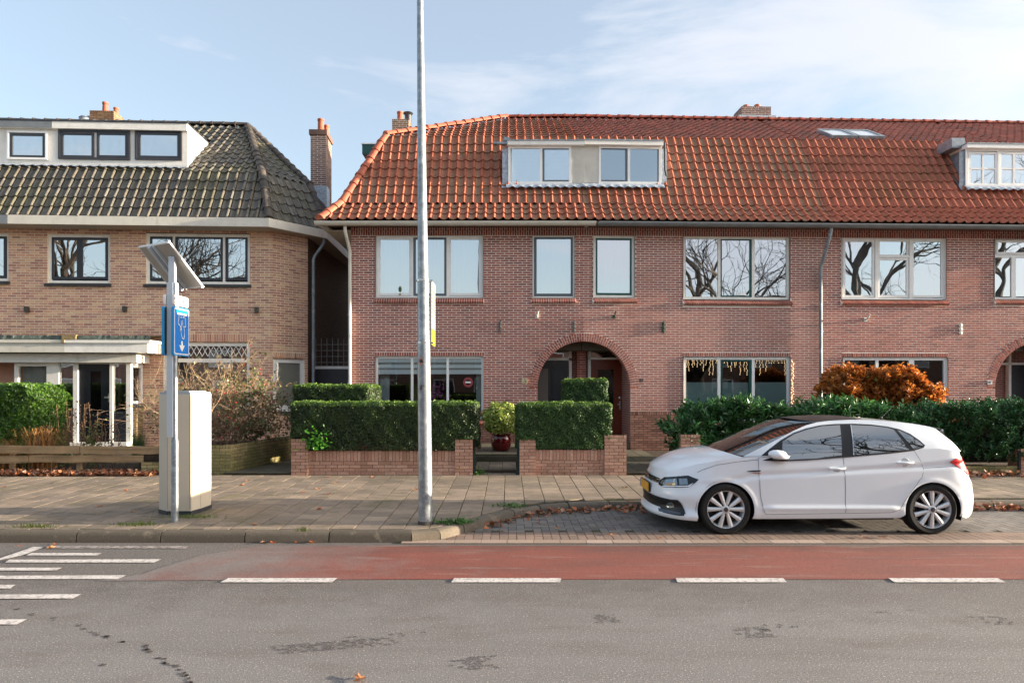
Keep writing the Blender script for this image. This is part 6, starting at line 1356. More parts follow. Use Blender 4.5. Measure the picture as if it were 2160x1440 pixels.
cen = [(.30 + rng.gauss(0, .09), rng.gauss(0, .1), .45 + rng.gauss(0, .28)) for _ in range(200)]; leaf_mesh('leaves', cen, [(0, -1, .5)] * 200, .045, leafm('bush_leaf', ['5a6a2c', '6e6a34', '3f5a26']), 1.6, .1, 'stuff', ds, .7)
# weeds, small plants under the fence, moss
m_weed = leafm('weed_leaf', ['3c6a20', '4c7a2a', '2e5418', '5c8a34'])
def weed(label, px, py, z, n, r_, hgt, leaf=.035, m=None, cat='weed', D=None):
    x, y, _ = gnd(px, py, z); o = thing('weed', label, cat, (x, y, z), group='weeds'); cen = [(rng.gauss(0, r_), rng.gauss(0, r_ * .5), abs(rng.gauss(0, hgt * .5))) for _ in range(n)]
    leaf_mesh('leaves', cen, [(0, -.5, 1)] * n, leaf, m or m_weed, 1.7, .1, 'stuff', o, .7); return o
weed('green weed clump under the wooden fence rails', 118, 985, .16, 260, .22, .34, .05); weed('small fern like weed below the fence end by the dry leaves', 60, 990, .16, 90, .16, .2, .04); weed('weed growing by the low wall end next to the cabinet', 330, 1000, .16, 120, .14, .18, .04)
weed('fresh green sprig at the foot of the long clipped hedge', 672, 948, .7, 230, .13, .34, .045, leafm('sprig_leaf', ['3f7a1c', '4f8a24', '2e6416'])) .location = (px_(668, 12.74), 12.72, .66)
weed('green weed at the foot of the gate post inside the garden gate', 1010, 1000, .17, 110, .07, .14, .03)
for px, py, lb in ((735, 1103, 'weed tuft on the kerb slabs right of the lamp post'), (1075, 1069, 'weed tuft at the back of the curved kerb'), (968, 1101, 'weed growing beside the lamp post foot')): weed(lb, px if px != 735 else 948, py, .125, 90, .11, .05, .03, None)
m_moss = mat('moss', None, .9, ramp=['5a6a22', '6c7a2a', '48581c', '7c8434'])
for px, py, lb in ((405, 1092, 'long grass tuft along the foot of the utility cabinet'), (290, 1108, 'grass tuft in the pavement joints left of the sign post'), (75, 1112, 'grass tuft at the kerb near the left edge'), (640, 1120, 'tiny grass tuft on the kerb top'), (690, 1142, 'small yellow grass tuft at the gutter')):
    x, y, _ = gnd(px, py, .12 if py < 1140 else 0); o = thing('grass_tuft', lb, 'grass tuft', (x, y, .125 if py < 1140 else .01), group='grass tufts in the pavement'); b = MB(); L_ = .30 if px == 405 else (.22 if px < 300 else .07)
    for _ in range(150 if L_ > .1 else 40):
        q = Vector((rng.gauss(0, L_ * .6), rng.gauss(0, .035), 0)); d = Vector((rng.gauss(0, .03), rng.gauss(0, .02), rng.uniform(.02, .075))); s_ = Vector((.004, 0, 0)); b.add([q - s_, q + s_, q + d], [(0, 1, 2)])
    b.build('blades', mat('grass_blade', None, .7, ramp=['5c7a24', '7a8a34', '48661c', '94943c'], trans=.2), o, kind='stuff')
# fallen leaves
m_fall = leafm('fallen_leaf', ['a4562c', 'b96a3a', '8a4022', 'c48a58', '7a3a24', 'b8957c'], .7, .15)
m_fallb = leafm('brown_litter', ['945636', 'ac6840', '744430', 'be8258', '825240', 'b4947a', '5c3a2a'], .75, .1)
def litter(label, n, fx, fy, fz, size):
    cen = [(fx(), fy(), 0) for _ in range(n)]; cen = [(x, y, fz(x, y) + abs(rng.gauss(0, .03))) for x, y, _ in cen]
    o = leaf_mesh('leaf_litter', cen, [(0, -.1, 1)] * n, size, m_fallb, 1.3, .25, 'stuff', None, .5); o['label'] = label; o['category'] = 'leaf litter'
litter('heap of dry brown leaves along the foot of the wooden fence', 2300, lambda: px_(rng.uniform(-120, 325), 12.7), lambda: 12.62 + abs(rng.gauss(0, .22)), lambda x, y: side_z(y) + .015, .062)
litter('brown leaves caught in the curve of the kerb', 170, lambda: rng.uniform(-.3, 3.2), lambda: 0, lambda x, y: .02, .07)
o = bpy.data.objects['leaf_litter.001']; me = o.data
co = np.zeros(len(me.vertices) * 3); me.vertices.foreach_get('co', co); co = co.reshape(-1, 4, 3)
for i in range(len(co)): co[i, :, 1] += kerb_y(co[i, 0, 0]) - .03 - abs(rng.gauss(0, .04)) - (rng.random() ** 3) * .3
me.vertices.foreach_set('co', co.ravel()); me.update()
litter('brown leaves drifted against the kerb behind the car', 420, lambda: rng.uniform(5.6, 9.5), lambda: 10.14 - abs(rng.gauss(0, .10)), lambda x, y: .02, .07)
litter('dry leaves along the low wall under the hedge at the right', 520, lambda: rng.uniform(6.2, 11.5), lambda: 12.78 - abs(rng.gauss(0, .15)), lambda x, y: side_z(y) + .02, .08)
proto = None
spots = [(522, 1018, 0), (510, 1026, 0), (670, 1034, 0), (694, 1044, 0), (537, 1105, 0), (673, 1074, 0), (708, 1022, 0), (693, 1010, 0), (642, 1008, 0), (876, 1035, 0), (640, 1041, 0), (782, 1010, 0), (265, 1037, 0), (212, 1068, 0), (280, 1080, 0), (10, 1030, 0), (118, 1146, 1), (555, 1143, 1), (577, 1143, 1), (625, 1143, 1), (660, 1143, 1), (866, 1140, 1), (1135, 1103, 2), (1060, 1122, 2), (1290, 1128, 2), (1390, 1135, 2), (1525, 1134, 2), (1822, 1134, 2), (1862, 1134, 2), (760, 1430, 1), (40, 1150, 1), (107, 1154, 1), (1008, 1108, 2), (1175, 1115, 2), (1330, 1060, 0), (1318, 1031, 0)]
for k, (px, py, lv) in enumerate(spots):
    z = (lambda Y: side_z(Y) if lv == 0 else .014)(11) if lv else None
    x, y, zz = gnd(px, py, .13 if lv == 0 else .012); zz = (side_z(y) + .004) if lv == 0 else (.008 if lv == 1 else .02)
    if proto is None:
        b = MB(); pts = []
        for i in range(14):
            a = i * math.pi / 7; r_ = (.06 if i % 2 == 0 else .03) * (1.25 if i == 0 else 1); pts.append((r_ * math.cos(a), r_ * math.sin(a) * .8, (.010 * math.sin(a * 2 + .5) + .010)))
        b.add([(0, 0, .006)] + pts, [(0, i + 1, (i + 1) % 14 + 1) for i in range(14)]); o = b.build('fallen_leaf', m_fall); proto = o
    else: o = proto.copy(); C.objects.link(o)
    o.location = (x, y, zz); o.rotation_euler = (0, 0, rng.uniform(0, 6.28)); o.scale = [rng.uniform(.55, 1.0)] * 3
    tag(o, 'single fallen brown leaf lying on the ' + ('grey pavement slabs', 'asphalt by the road edge', 'grey pavers of the parking bay')[lv], 'fallen leaf', 'fallen leaves on the ' + ('pavement', 'road', 'parking bay')[lv])
# low wall under the hedge at the right
lw = thing('garden_wall', 'low mossy edging wall beneath the dense hedge at the right edge', 'garden wall', (6.0, 12.95, .1)); brick_stack(lw, 'wall', m_ywall, m_mortd, px_(1890, 12.95) - 6.0, px_(2146, 12.95) - 6.0, 0, .12, 0, .22, cap=False); brick_stack(lw, 'pier', m_gwall, m_mortd, px_(2150, 12.95) - 6.0, px_(2190, 12.95) - 6.0, -.05, .3, 0, .55, cap=False, pl=.18); MB().box(px_(2146, 12.95) - 6.0, px_(2150, 12.95) - 6.0, -.04, 0, 0, .5).build('post', m_dgrey, lw)
lw.location.x = 6.0
# things inside the windows
fp = thing('orchid_plant', 'pink orchid plant standing inside the ground floor window', 'plant', (h83.ox + h83.x(920), 17.1 + .30, h83.z(862, 2))); b = MB(); b.lathe([(0, 0), (.07, 0), (.09, .15), (.08, .15)], seg=14); b.build('pot', m_white, fp); cen = [(rng.gauss(0, .12), rng.gauss(0, .06), .45 + rng.gauss(0, .13)) for _ in range(90)]; leaf_mesh('flowers', cen, [(0, -1, .2)] * 90, .055, leafm('orchid_petal', ['b0488c', 'c860a4', '9a3878', 'd080b8'], .6, .3), 1.1, 0, 'stuff', fp, .4)
b = MB()
for k in range(4): b.tube([(0, 0, .15), (rng.gauss(0, .05), 0, .35), (rng.gauss(0, .12), 0, .55)], .005, 4)
b.build('stems', m_weed, fp)
st = tag(MB().lathe([(.07, 0), (.125, 0)], (h83.ox + h83.x(987), 17.1 + .055, h83.z(806, 3)), 20, 'y').build('window_sticker', mat('red_sticker', '9c4248', .5)), 'round red and white sticker on the living room window', 'sticker')
k = MB(); k.box(-.07, .07, -.004, -.002, -.02, .02); o = k.build('sticker_band', m_white, st); o.location = (h83.ox + h83.x(987), 17.1 + .053, h83.z(806, 3))
cac = thing('cactus', 'small cactus in a pot behind the upstairs window', 'plant', (h83.ox + h83.x(843), 17.1 + .12, fr83[0][0][2] + .055)); b = MB(); b.lathe([(0, 0), (.075, 0), (.085, .06), (.08, .06)], seg=12); b.build('pot', mat('tan_pot', '8a7a5a', .8), cac); b = MB(); b.ball((0, 0, .17), .07, 10, 8, (1, 1, 1.7)); b.ball((.05, 0, .15), .04, 8, 6, (1, 1, 1.8)); b.build('stem', mat('cactus_green', '4a5a34', .8), cac)
x, z = h85.x(1552, .4), h85.z(605, 4, .4); ls = thing('table_lamp', 'white conical lamp shade behind the green upstairs sash', 'lamp', (h85.ox + x * h85.c - .3 * h85.s, h85.oy + x * h85.s + .3 * h85.c, h85.z(626, 4, .3))); MB().lathe([(.30, 0), (.13, .28)], (0, 0, .0), 20).build('shade', m_white, ls)
fl_ = thing('fairy_lights', 'warm white icicle string lights hung inside the green framed ground window', 'string lights', (h85.ox, h85.oy, 0), t85); b = MB(); wv = MB(); x = g2[0] + .1; zt = g2[3] - .1
while x < g2[1] - .05:
    l = rng.choice((.08, .16, .25, .12, .32)); y = .062; wv.tube([(x, y, zt), (x, y, zt - l)], .0025, 3)
    for k in range(int(l / .045) + 1): b.ball((x + rng.uniform(-.02, .02), y - .01, zt - k * .05), .006, 5, 3)
    x += rng.uniform(.05, .10)
for k in range(34): b.ball((g2[1] + .05 + rng.uniform(-.03, .04), -.02, zt - k * .035), .0085, 5, 3)
b.build('bulbs', mat('bulb', 'ffe0b0', .5, emit=('ffd8a0', 1.2)), fl_, kind='stuff'); wv.build('wire', mat('clear_wire', '9a9a90', .5), fl_)
# ------------------------------------------------------------------ the white hatchback
m_cpaint = mat('white_car_paint', 'e6ebf0', .2, coat=.7, spec=.5, noise=(2, .015)); m_cblk = mat('black_car_trim', '0d0e10', .35); m_cgls = mat('car_glass', '141c1e', .012, spec=1.0); m_cgls.node_tree.nodes['Principled BSDF'].inputs['IOR'].default_value = 2.3; m_cplas = mat('black_plastic', '151618', .55); m_tyre = mat('tyre_rubber', '141414', .8, noise=(40, .3), stain=[(3, .5, .75, '3a342c', .5)])
m_rim = mat('alloy_rim', 'd6d8da', .28, metal=.45); m_rimd = mat('rim_shadow', '1b1c1e', .5, metal=.4); m_chrome = mat('chrome', 'cfd2d6', .08, metal=1); m_tail = mat('tail_light_red', 'b0141c', .12, coat=.6); m_taild = mat('tail_light_dark', '6a0a10', .15, coat=.6); m_plate = mat('yellow_plate', 'd99a1c', .45); m_lens = mat('headlight_lens', '7d868c', .06, metal=.75); m_lensd = mat('headlight_inner', '1c2024', .1, metal=.3); m_drl = mat('light_guide', 'e8ecf0', .2)
XO, YCAR, HW = 1.884, 9.275, .875
car = thing('parked_car', 'white five door hatchback parked in the bay with yellow number plate', 'car', (XO + 2.0, YCAR, 0))
LEN = 4.025
# plan line of the lower body, from front centre round the near side to rear centre
def plan_pts():
    P = []
    a, n = .66, 2.35
    for i in range(41):
        t = math.pi / 2 * i / 40; P.append((a - a * math.cos(t) ** (2 / n), HW * math.sin(t) ** (2 / n)))
    P = [p for i, p in enumerate(P)]
    for i in range(1, 40): P.append((a + (3.58 - a) * i / 40, HW))
    a2, n2 = LEN - 3.58, 3.3
    for i in range(31):
        t = math.pi / 2 * (1 - i / 30); P.append((LEN - a2 + a2 * math.cos(t) ** (2 / n2), HW * math.sin(t) ** (2 / n2)))
    return np.array(P)
PL = plan_pts(); PL[:, 1] -= .022 * np.clip((np.abs(PL[:, 0] - 2.05) - .3) / 1.7, 0, 1) ** 2 * (PL[:, 1] / HW)
seg = np.linalg.norm(np.diff(PL, axis=0), axis=1); UU = np.concatenate([[0], np.cumsum(seg)]); UMAX = UU[-1]
TG = np.gradient(PL, UU, axis=0); TG /= np.linalg.norm(TG, axis=1, keepdims=True); NM = np.stack([-TG[:, 1], TG[:, 0]], 1)   # outward
def pl(u): return np.interp(u, UU, PL[:, 0]), np.interp(u, UU, PL[:, 1])
def nm(u): a, b = np.interp(u, UU, NM[:, 0]), np.interp(u, UU, NM[:, 1]); l = math.hypot(a, b); return a / l, b / l
iA = np.argmax(PL[:, 1] >= HW - .03)
def u_of(s): m = (PL[:, 1] > .60); return float(np.interp(s, PL[m][:, 0], UU[m]))
ZB = [(0, .665), (.04, .685), (.12, .74), (.25, .80), (.45, .865), (.75, .925), (1.05, .962), (1.25, .975), (2.2, 1.005), (3.1, 1.055), (3.45, 1.065), (3.7, 1.03), (3.85, .97), (4.06, .95)]
def zb(s): return float(np.interp(s, [p[0] for p in ZB], [p[1] for p in ZB]))
def sst(a, b, x): t = min(1, max(0, (x - a) / (b - a))); return t * t * (3 - 2 * t)
def surf(u, z, off=0.0):
    s, y = pl(u); nx, ny = nm(u); fr = 1 - sst(.30, .75, s); rr = sst(3.6, 3.95, s)
    d = 0.0
    d += .05 * max(0, (.30 - z) / .13) ** 2 * (1 - fr)
    zc = .800 + .052 * (s - 1.5) - .10 * (1 - sst(.5, 1.25, s))
    d += .022 * sst(zc - .12, zc - .01, z) * 0 + .020 * math.exp(-((z - (zc - .045)) / .032) ** 2) * (1 - fr) * (1 - rr)
    d += (.010 + .13 * (z - zc)) * (1 if z > zc else 0) * 1.0 + (0 if z > zc else .010 * sst(zc - .05, zc, z))
    d -= .020 * math.exp(-((z - .335) / .03) ** 2) * sst(1.15, 1.4, s) * (1 - sst(2.85, 3.0, s))
    d += fr * (.30 * max(0, z - .52) ** 1.25 * 1.0) - fr * .05 * math.exp(-((z - .22) / .06) ** 2) - fr * .02 * math.exp(-((z - .45) / .08) ** 2)
    d += rr * (.35 * max(0, z - .62)) - rr * .02 * math.exp(-((z - .42) / .14) ** 2)
    for c in (.80, 3.348):                             # flared lips of the wheel arches
        q = math.hypot(s - c, z - .31); d -= .009 * math.exp(-((q - .365) / .03) ** 2) * (1 if .55 < abs(1) else 1) * (1 if y > .7 else 0)
    d -= off
    return (s - nx * d, y - ny * d, z)
def wpt(p): return (XO + p[0], YCAR - p[1], p[2])
def proj(p): X, Y, Z = wpt(p); return CX + X * F / Y, CY + (H - Z) * F / Y
_g = [(u, z) + proj(surf(u, z)) for u in np.arange(.0, UMAX, .025) for z in np.arange(.15, 1.08, .025)]; _g = np.array(_g)
def unp(px, py):
    # visible side only
    d = (_g[:, 2] - px) ** 2 + (_g[:, 3] - py) ** 2; i = int(np.argmin(d)); u, z = _g[i, 0], _g[i, 1]
    for _ in range(6):
        a = np.array(proj(surf(u, z))); e = 1e-3; J = np.array([(np.array(proj(surf(u + e, z))) - a) / e, (np.array(proj(surf(u, z + e))) - a) / e]).T
        try: st_ = np.linalg.solve(J, np.array([px, py]) - a)
        except Exception: break
        st_ = np.clip(st_, -.03, .03); u = min(max(u + st_[0], 0), UMAX); z = z + st_[1]
    return (float(u), float(z))
def clip_rect(P, x0, x1, y0, y1):
    for ax, v, sg in ((0, x0, 1), (0, x1, -1), (1, y0, 1), (1, y1, -1)):
        r = []; n = len(P)
        for i in range(n):
            p, q = P[i], P[(i + 1) % n]; a, b = (p[ax] - v) * sg, (q[ax] - v) * sg
            if a >= 0: r.append(p)
            if (a >= 0) != (b >= 0): t = a / (a - b); r.append((p[0] + (q[0] - p[0]) * t, p[1] + (q[1] - p[1]) * t))
        P = r
        if len(P) < 3: return []
    return P
def patch(b, poly, fn, du, dz, side=0, us=None):
    x0, x1 = min(p[0] for p in poly), max(p[0] for p in poly); y0, y1 = min(p[1] for p in poly), max(p[1] for p in poly)
    us = us if us is not None else list(np.linspace(x0, x1, max(2, int((x1 - x0) / du) + 2))); zs = list(np.linspace(y0, y1, max(2, int((y1 - y0) / dz) + 2)))
    cache = {}; vs = []; fs = []
    for a, c in zip(us, us[1:]):
        col = clip_rect(poly, a, c, y0 - 1, y1 + 1)
        if len(col) < 3: continue
        for d, e in zip(zs, zs[1:]):
            g = clip_rect(col, a - 1, c + 1, d, e)
            if len(g) < 3: continue
            ids = []
            for p in g:
                k = (round(p[0], 4), round(p[1], 4))
                if k not in cache: cache[k] = len(vs); vs.append(fn(*p))
                if not ids or ids[-1] != cache[k]: ids.append(cache[k])
            if len(ids) > 1 and ids[0] == ids[-1]: ids.pop()
            if len(set(ids)) == len(ids) and len(ids) > 2: fs.append(tuple(ids))
    L = lambda p, m=1: (p[0] - 2.0, -m * p[1], p[2])
    if side >= 0: b.add([L(p) for p in vs], fs)
    if side <= 0: b.add([L(p, -1) for p in vs], [f[::-1] for f in fs])
def arcs(c, r, a0, a1, n): return [(u_of(c + r * math.cos(rad(a0 + (a1 - a0) * i / n))), .31 + r * math.sin(rad(a0 + (a1 - a0) * i / n))) for i in range(n + 1)]
RA = .346
low = [(0, .17), (u_of(.30), .165), (u_of(.46), .165)]
low = [(0, .19), (u_of(.80 - RA) - .001, .175)] + arcs(.80, RA, 202, -18, 30)[1:] + [(u_of(1.20), .20)] + [(u_of(2.0), .205), (u_of(2.95), .215)] + arcs(3.348, RA, 196, -12, 30)[1:] + [(u_of(3.80), .20), (UMAX - .4, .24), (UMAX, .26)]
top = [(float(u), zb(float(pl(u)[0]))) for u in np.linspace(UMAX, 0, 70)]
b = MB(); us = list(np.linspace(0, UU[40], 34)) + list(np.linspace(UU[40], UU[79], 76))[1:] + list(np.linspace(UU[79], UMAX, 26))[1:]
patch(b, low + top, surf, .04, .014, us=us)
# side of the greenhouse as a height field y(s, z)
def yB(s): return surf(u_of(s), zb(s))[1] - .004
def yG(s, z, off=0.0):
    d = z - zb(s); y = yB(s) - .40 * d - .42 * d * d * (1 if d > 0 else 0) - .07 * max(0, (s - 2.9) / .8) ** 2 * max(0, d) / .3 - .05 * max(0, (1.5 - s) / .5) ** 2
    return (s, y + off, z + off * .4)
APIL = [(1.02, .957), (1.18, 1.035), (1.34, 1.11), (1.50, 1.183), (1.70, 1.275), (1.89, 1.347), (2.02, 1.377)]
ROOF = [(2.20, 1.398), (2.45, 1.410), (2.70, 1.408), (2.95, 1.392), (3.2, 1.366), (3.40, 1.33), (3.50, 1.30)]
CPIL = [(3.54, 1.26), (3.62, 1.18), (3.70, 1.10), (3.77, 1.025)]
gout = [(s, zb(s)) for s in np.linspace(1.02, 3.72, 40)]
patch(b, gout + CPIL[::-1] + ROOF[::-1] + APIL[::-1], yG, .05, .04)
def cross_strip(b, rows, n=12):
    """rows: (edge point, bulge forward in s, rise in z); strips run from near to far edge"""
    vs = []
    for (s, y, z), bs_, bz_ in rows:
        for i in range(n + 1): t = 1 - 2 * i / n; k = 1 - t * t; vs.append((s + bs_ * k - 2.0, -y * t, z + bz_ * k))
    w_ = n + 1; b.add(vs, [(i * w_ + j, i * w_ + j + 1, (i + 1) * w_ + j + 1, (i + 1) * w_ + j) for i in range(len(rows) - 1) for j in range(n)])
# bonnet, roof, hatch
hoodE = []
for t in np.linspace(0, 1, 16):
    u = u_of(1.02) * t + (UU[18]) * (1 - t); p = surf(u, zb(float(pl(u)[0]))); hoodE.append((p, t))
rows = [((p[0], p[1], p[2]), -(p[0] - (.03 + .80 * t ** 1.1)), (.015 + .05 * math.sin(t * 2.2)) * 1.0) for p, t in hoodE]
fr = []
p0 = surf(0, zb(0))
for u in np.linspace(.02, UU[18], 10):
    p = surf(u, zb(float(pl(u)[0]))); fr.append(((p[0], p[1], p[2]), -(p[0] - p0[0]) * .9, .002))
hd = MB(); cross_strip(hd, fr + rows[1:])
rfb = MB(); cross_strip(rfb, [(yG(*p), .0 - (.12 if i < 1 else 0), .016) for i, p in enumerate([APIL[-1]] + ROOF)], 12); rows_r = None
dk = []
for u in np.linspace(u_of(3.775), UMAX - .02, 14): p = surf(u, zb(float(pl(u)[0]))); dk.append(((p[0], p[1], p[2]), (LEN - .03 - p[0]) * .9, .0))
ht = [(yG(*ROOF[-1]), .02, .016)] + [(yG(*p), .05 + .02 * i, .02 - .005 * i) for i, p in enumerate(CPIL)] + dk
cross_strip(rfb, ht)
b.v; body = b.build('body', m_cpaint, car, sharp=38)
hood = hd.build('bonnet', m_cpaint, car, sharp=50); roofp = rfb.build('roof', m_cpaint, car, sharp=50)
wsb = MB(); cross_strip(wsb, [(yG(*p), bl, .012) for p, bl in zip(APIL, (-.215, -.20, -.185, -.17, -.15, -.13, -.12))], 14); wsb.build('windscreen', m_cgls, car, smooth=True)
pr_ = MB(); cross_strip(pr_, [((p[0], p[1] * .93, p[2] + .008), 0 - (.135 if i < 1 else 0), .019) for i, p in enumerate([yG(*q) for q in [APIL[-1]] + ROOF[:2] + [(2.62, 1.4095)]])], 12); pr_.build('glass_roof', m_cblk, car, smooth=True)
cw = MB(); cross_strip(cw, [((1.0, .80, .952), -.215, .012), ((1.05, .79, .972), -.215, .012)], 12); cw.build('cowl', m_cplas, car)
# windows on the near and far side
def side_px(px, py):
    s, z = (px - CX) / 168 - XO, H - (py - CY) / 168
    for _ in range(8): y = YCAR - yG(s, z)[1]; s, z = (px - CX) * y / F - XO, H - (py - CY) * y / F
    return (s, z)
def gl_patch(name, pts, m, off=.006, parent=car):
    for sd in (1, -1): b = MB(); patch(b, [side_px(*p) for p in pts], lambda s, z: yG(s, z, off), .08, .06, sd); b.build(name, m, parent, smooth=True)
trim = [(1594, 970.5), (1620, 948.5), (1646, 928.5), (1672, 913.5), (1700, 903.5), (1730, 896.5), (1762, 893.8), (1800, 893.2), (1836, 895), (1870, 899), (1897, 905), (1920, 915), (1940, 929), (1951, 939), (1948, 944), (1925, 951), (1880, 956), (1790, 964), (1700, 970.5), (1640, 972.5)]
gl_patch('window_surround', trim, m_cblk, .004)
gl_patch('window', [(1648, 970), (1650, 931), (1675, 915.5), (1702, 906), (1732, 899), (1771, 896.5), (1775, 960), (1720, 967)], m_cgls, .009)
gl_patch('window', [(1800, 959.5), (1796, 896.5), (1836, 898), (1870, 902), (1884, 906), (1917, 948.5), (1880, 953)], m_cgls, .009)
gl_patch('quarter_window', [(1892, 907.5), (1897, 908), (1918, 918), (1938, 932), (1947, 940), (1944, 942.5), (1926, 947)], m_cgls, .009)
gl_patch('pillar_trim', [(1793, 896), (1795, 896), (1801, 959), (1798.5, 959.5)], m_chrome, .011)
# panels that open: doors as own plates 3 mm proud
def up(pts): return [unp(*p) for p in pts]
def on_body(name, pts, m, off=.003, du=.04, dz=.03, parent=car, raw=False, whole=False):
    r = None; P = pts if raw else up(pts)
    for sd in ((0,) if whole else (-1, 1)):
        b = MB(); patch(b, P, lambda u, z: surf(u, z, off), du, dz, sd); r = b.build(name, m, (parent[sd] if isinstance(parent, dict) else parent), sharp=38); PAIR.setdefault(name, {})[sd] = r
    return r if whole else dict(PAIR[name])
PAIR = {}
bel = lambda a, c, n=10: [(u_of(s), zb(s) - .012) for s in np.linspace(a, c, n)]
sd_ = [u_of(s) for s in (1.205, 1.22, 1.26)]
fd = [(sd_[0], .955), (sd_[0] - .0, .78), (sd_[1], .50), (sd_[2], .31), (u_of(1.29), .262), (u_of(2.262), .275), (u_of(2.262), .6), (u_of(2.245), .99)] + bel(2.24, 1.21)[1:-1]
rd = [(u_of(2.27), .275), (u_of(2.83), .285), (u_of(2.93), .32), (u_of(3.0), .44), (u_of(3.10), .58), (u_of(3.21), .72), (u_of(3.235), .82), (u_of(3.20), .92), (u_of(3.13), 1.04)] + bel(3.12, 2.255)[0:] + [(u_of(2.27), .6)]
def seam(poly, w_=.0038, sides=(1, -1)):
    b = MB(); P = poly + [poly[0]]
    for p, q in zip(P, P[1:]):
        if poly is rd and p[0] < u_of(2.275) and q[0] < u_of(2.275): continue
        n = max(1, int(math.hypot(q[0] - p[0], q[1] - p[1]) / .05)); dx, dz = q[0] - p[0], q[1] - p[1]; l = math.hypot(dx, dz) or 1; nx, nz = -dz / l * w_ / 2, dx / l * w_ / 2
        for i in range(n):
            a, c = (p[0] + dx * i / n, p[1] + dz * i / n), (p[0] + dx * (i + 1) / n, p[1] + dz * (i + 1) / n)
            for m in sides:
                b.add([((lambda r: (r[0] - 2.0, -m * r[1], r[2]))(surf(t[0] + k * nx, t[1] + k * nz, .0042))) for t, k in ((a, 1), (c, 1), (c, -1), (a, -1))], [(0, 1, 2, 3)])
    return b
for poly in (fd, rd):
    d = on_body('door', poly, m_cpaint, .003, .04, .014, raw=True)
    for sd in (1, -1): seam(poly, sides=(sd,)).build('door_seam', m_cplas, d[sd])
seam([(u_of(1.2), .93), (u_of(.95), .905), (u_of(.70), .865), (u_of(.52), .80), (u_of(.45), .765), (u_of(.52), .80), (u_of(.70), .865), (u_of(.95), .905)], .004).build('bonnet_seam', m_cplas, car)
seam([(u_of(3.24), .83), (u_of(3.80), .86), (u_of(3.24), .83)], .004).build('painted_crease_shade', mat('crease_shadow', '8f9499', .4), car)  # flat grey ribbon: the shade under the crease, painted on the body
# handles
for px, py in ((1765, 988), (1909, 975.5)):
    u, z = unp(px, py); p = surf(u, z)
    for m in (1, -1):
        b = MB(); b.tube([(p[0] - 2.0 - .095, -m * (p[1] + .005), z - .004), (p[0] - 2.0 - .08, -m * (p[1] + .03), z - .002), (p[0] - 2.0 + .08, -m * (p[1] + .03), z + .004), (p[0] - 2.0 + .095, -m * (p[1] + .005), z + .006)], [.012, .014, .014, .012], 10); b.build('door_handle', m_cpaint, car, smooth=True)
        b = MB(); b.lathe([(0, .0), (.05, .0), (.055, .004)], (p[0] - 2.0, -m * (p[1] + .001), z + .006), 16, 'y'); b.build('handle_recess_shade', mat('recess_shade', 'aeb2b6', .4), car)  # flat disc in grey: the hollow's shade put into the colour
# sills, wheel wells, underbody
b = MB(); b.box(-1.6, 1.62, -.66, .66, .20, .34); b.box(-.75, .9, -.80, .80, .185, .24); b.box(-1.45, 1.5, -.55, .55, .3, .7); b.build('underbody', m_cplas, car)
for c in (.80, 3.348):
    for m in (1, -1):
        b = MB(); n = 20; vs = []
        for i in range(n + 1):
            a = rad(-20 + 220 * i / n); vs += [(c - 2.0 + .37 * math.cos(a), -m * .86, .31 + .37 * math.sin(a)), (c - 2.0 + .37 * math.cos(a), -m * .55, .31 + .37 * math.sin(a))]
        b.add(vs, [(2 * i, 2 * i + 1, 2 * i + 3, 2 * i + 2) for i in range(n)]); b.build('wheel_arch_liner', m_cplas, car, smooth=True)
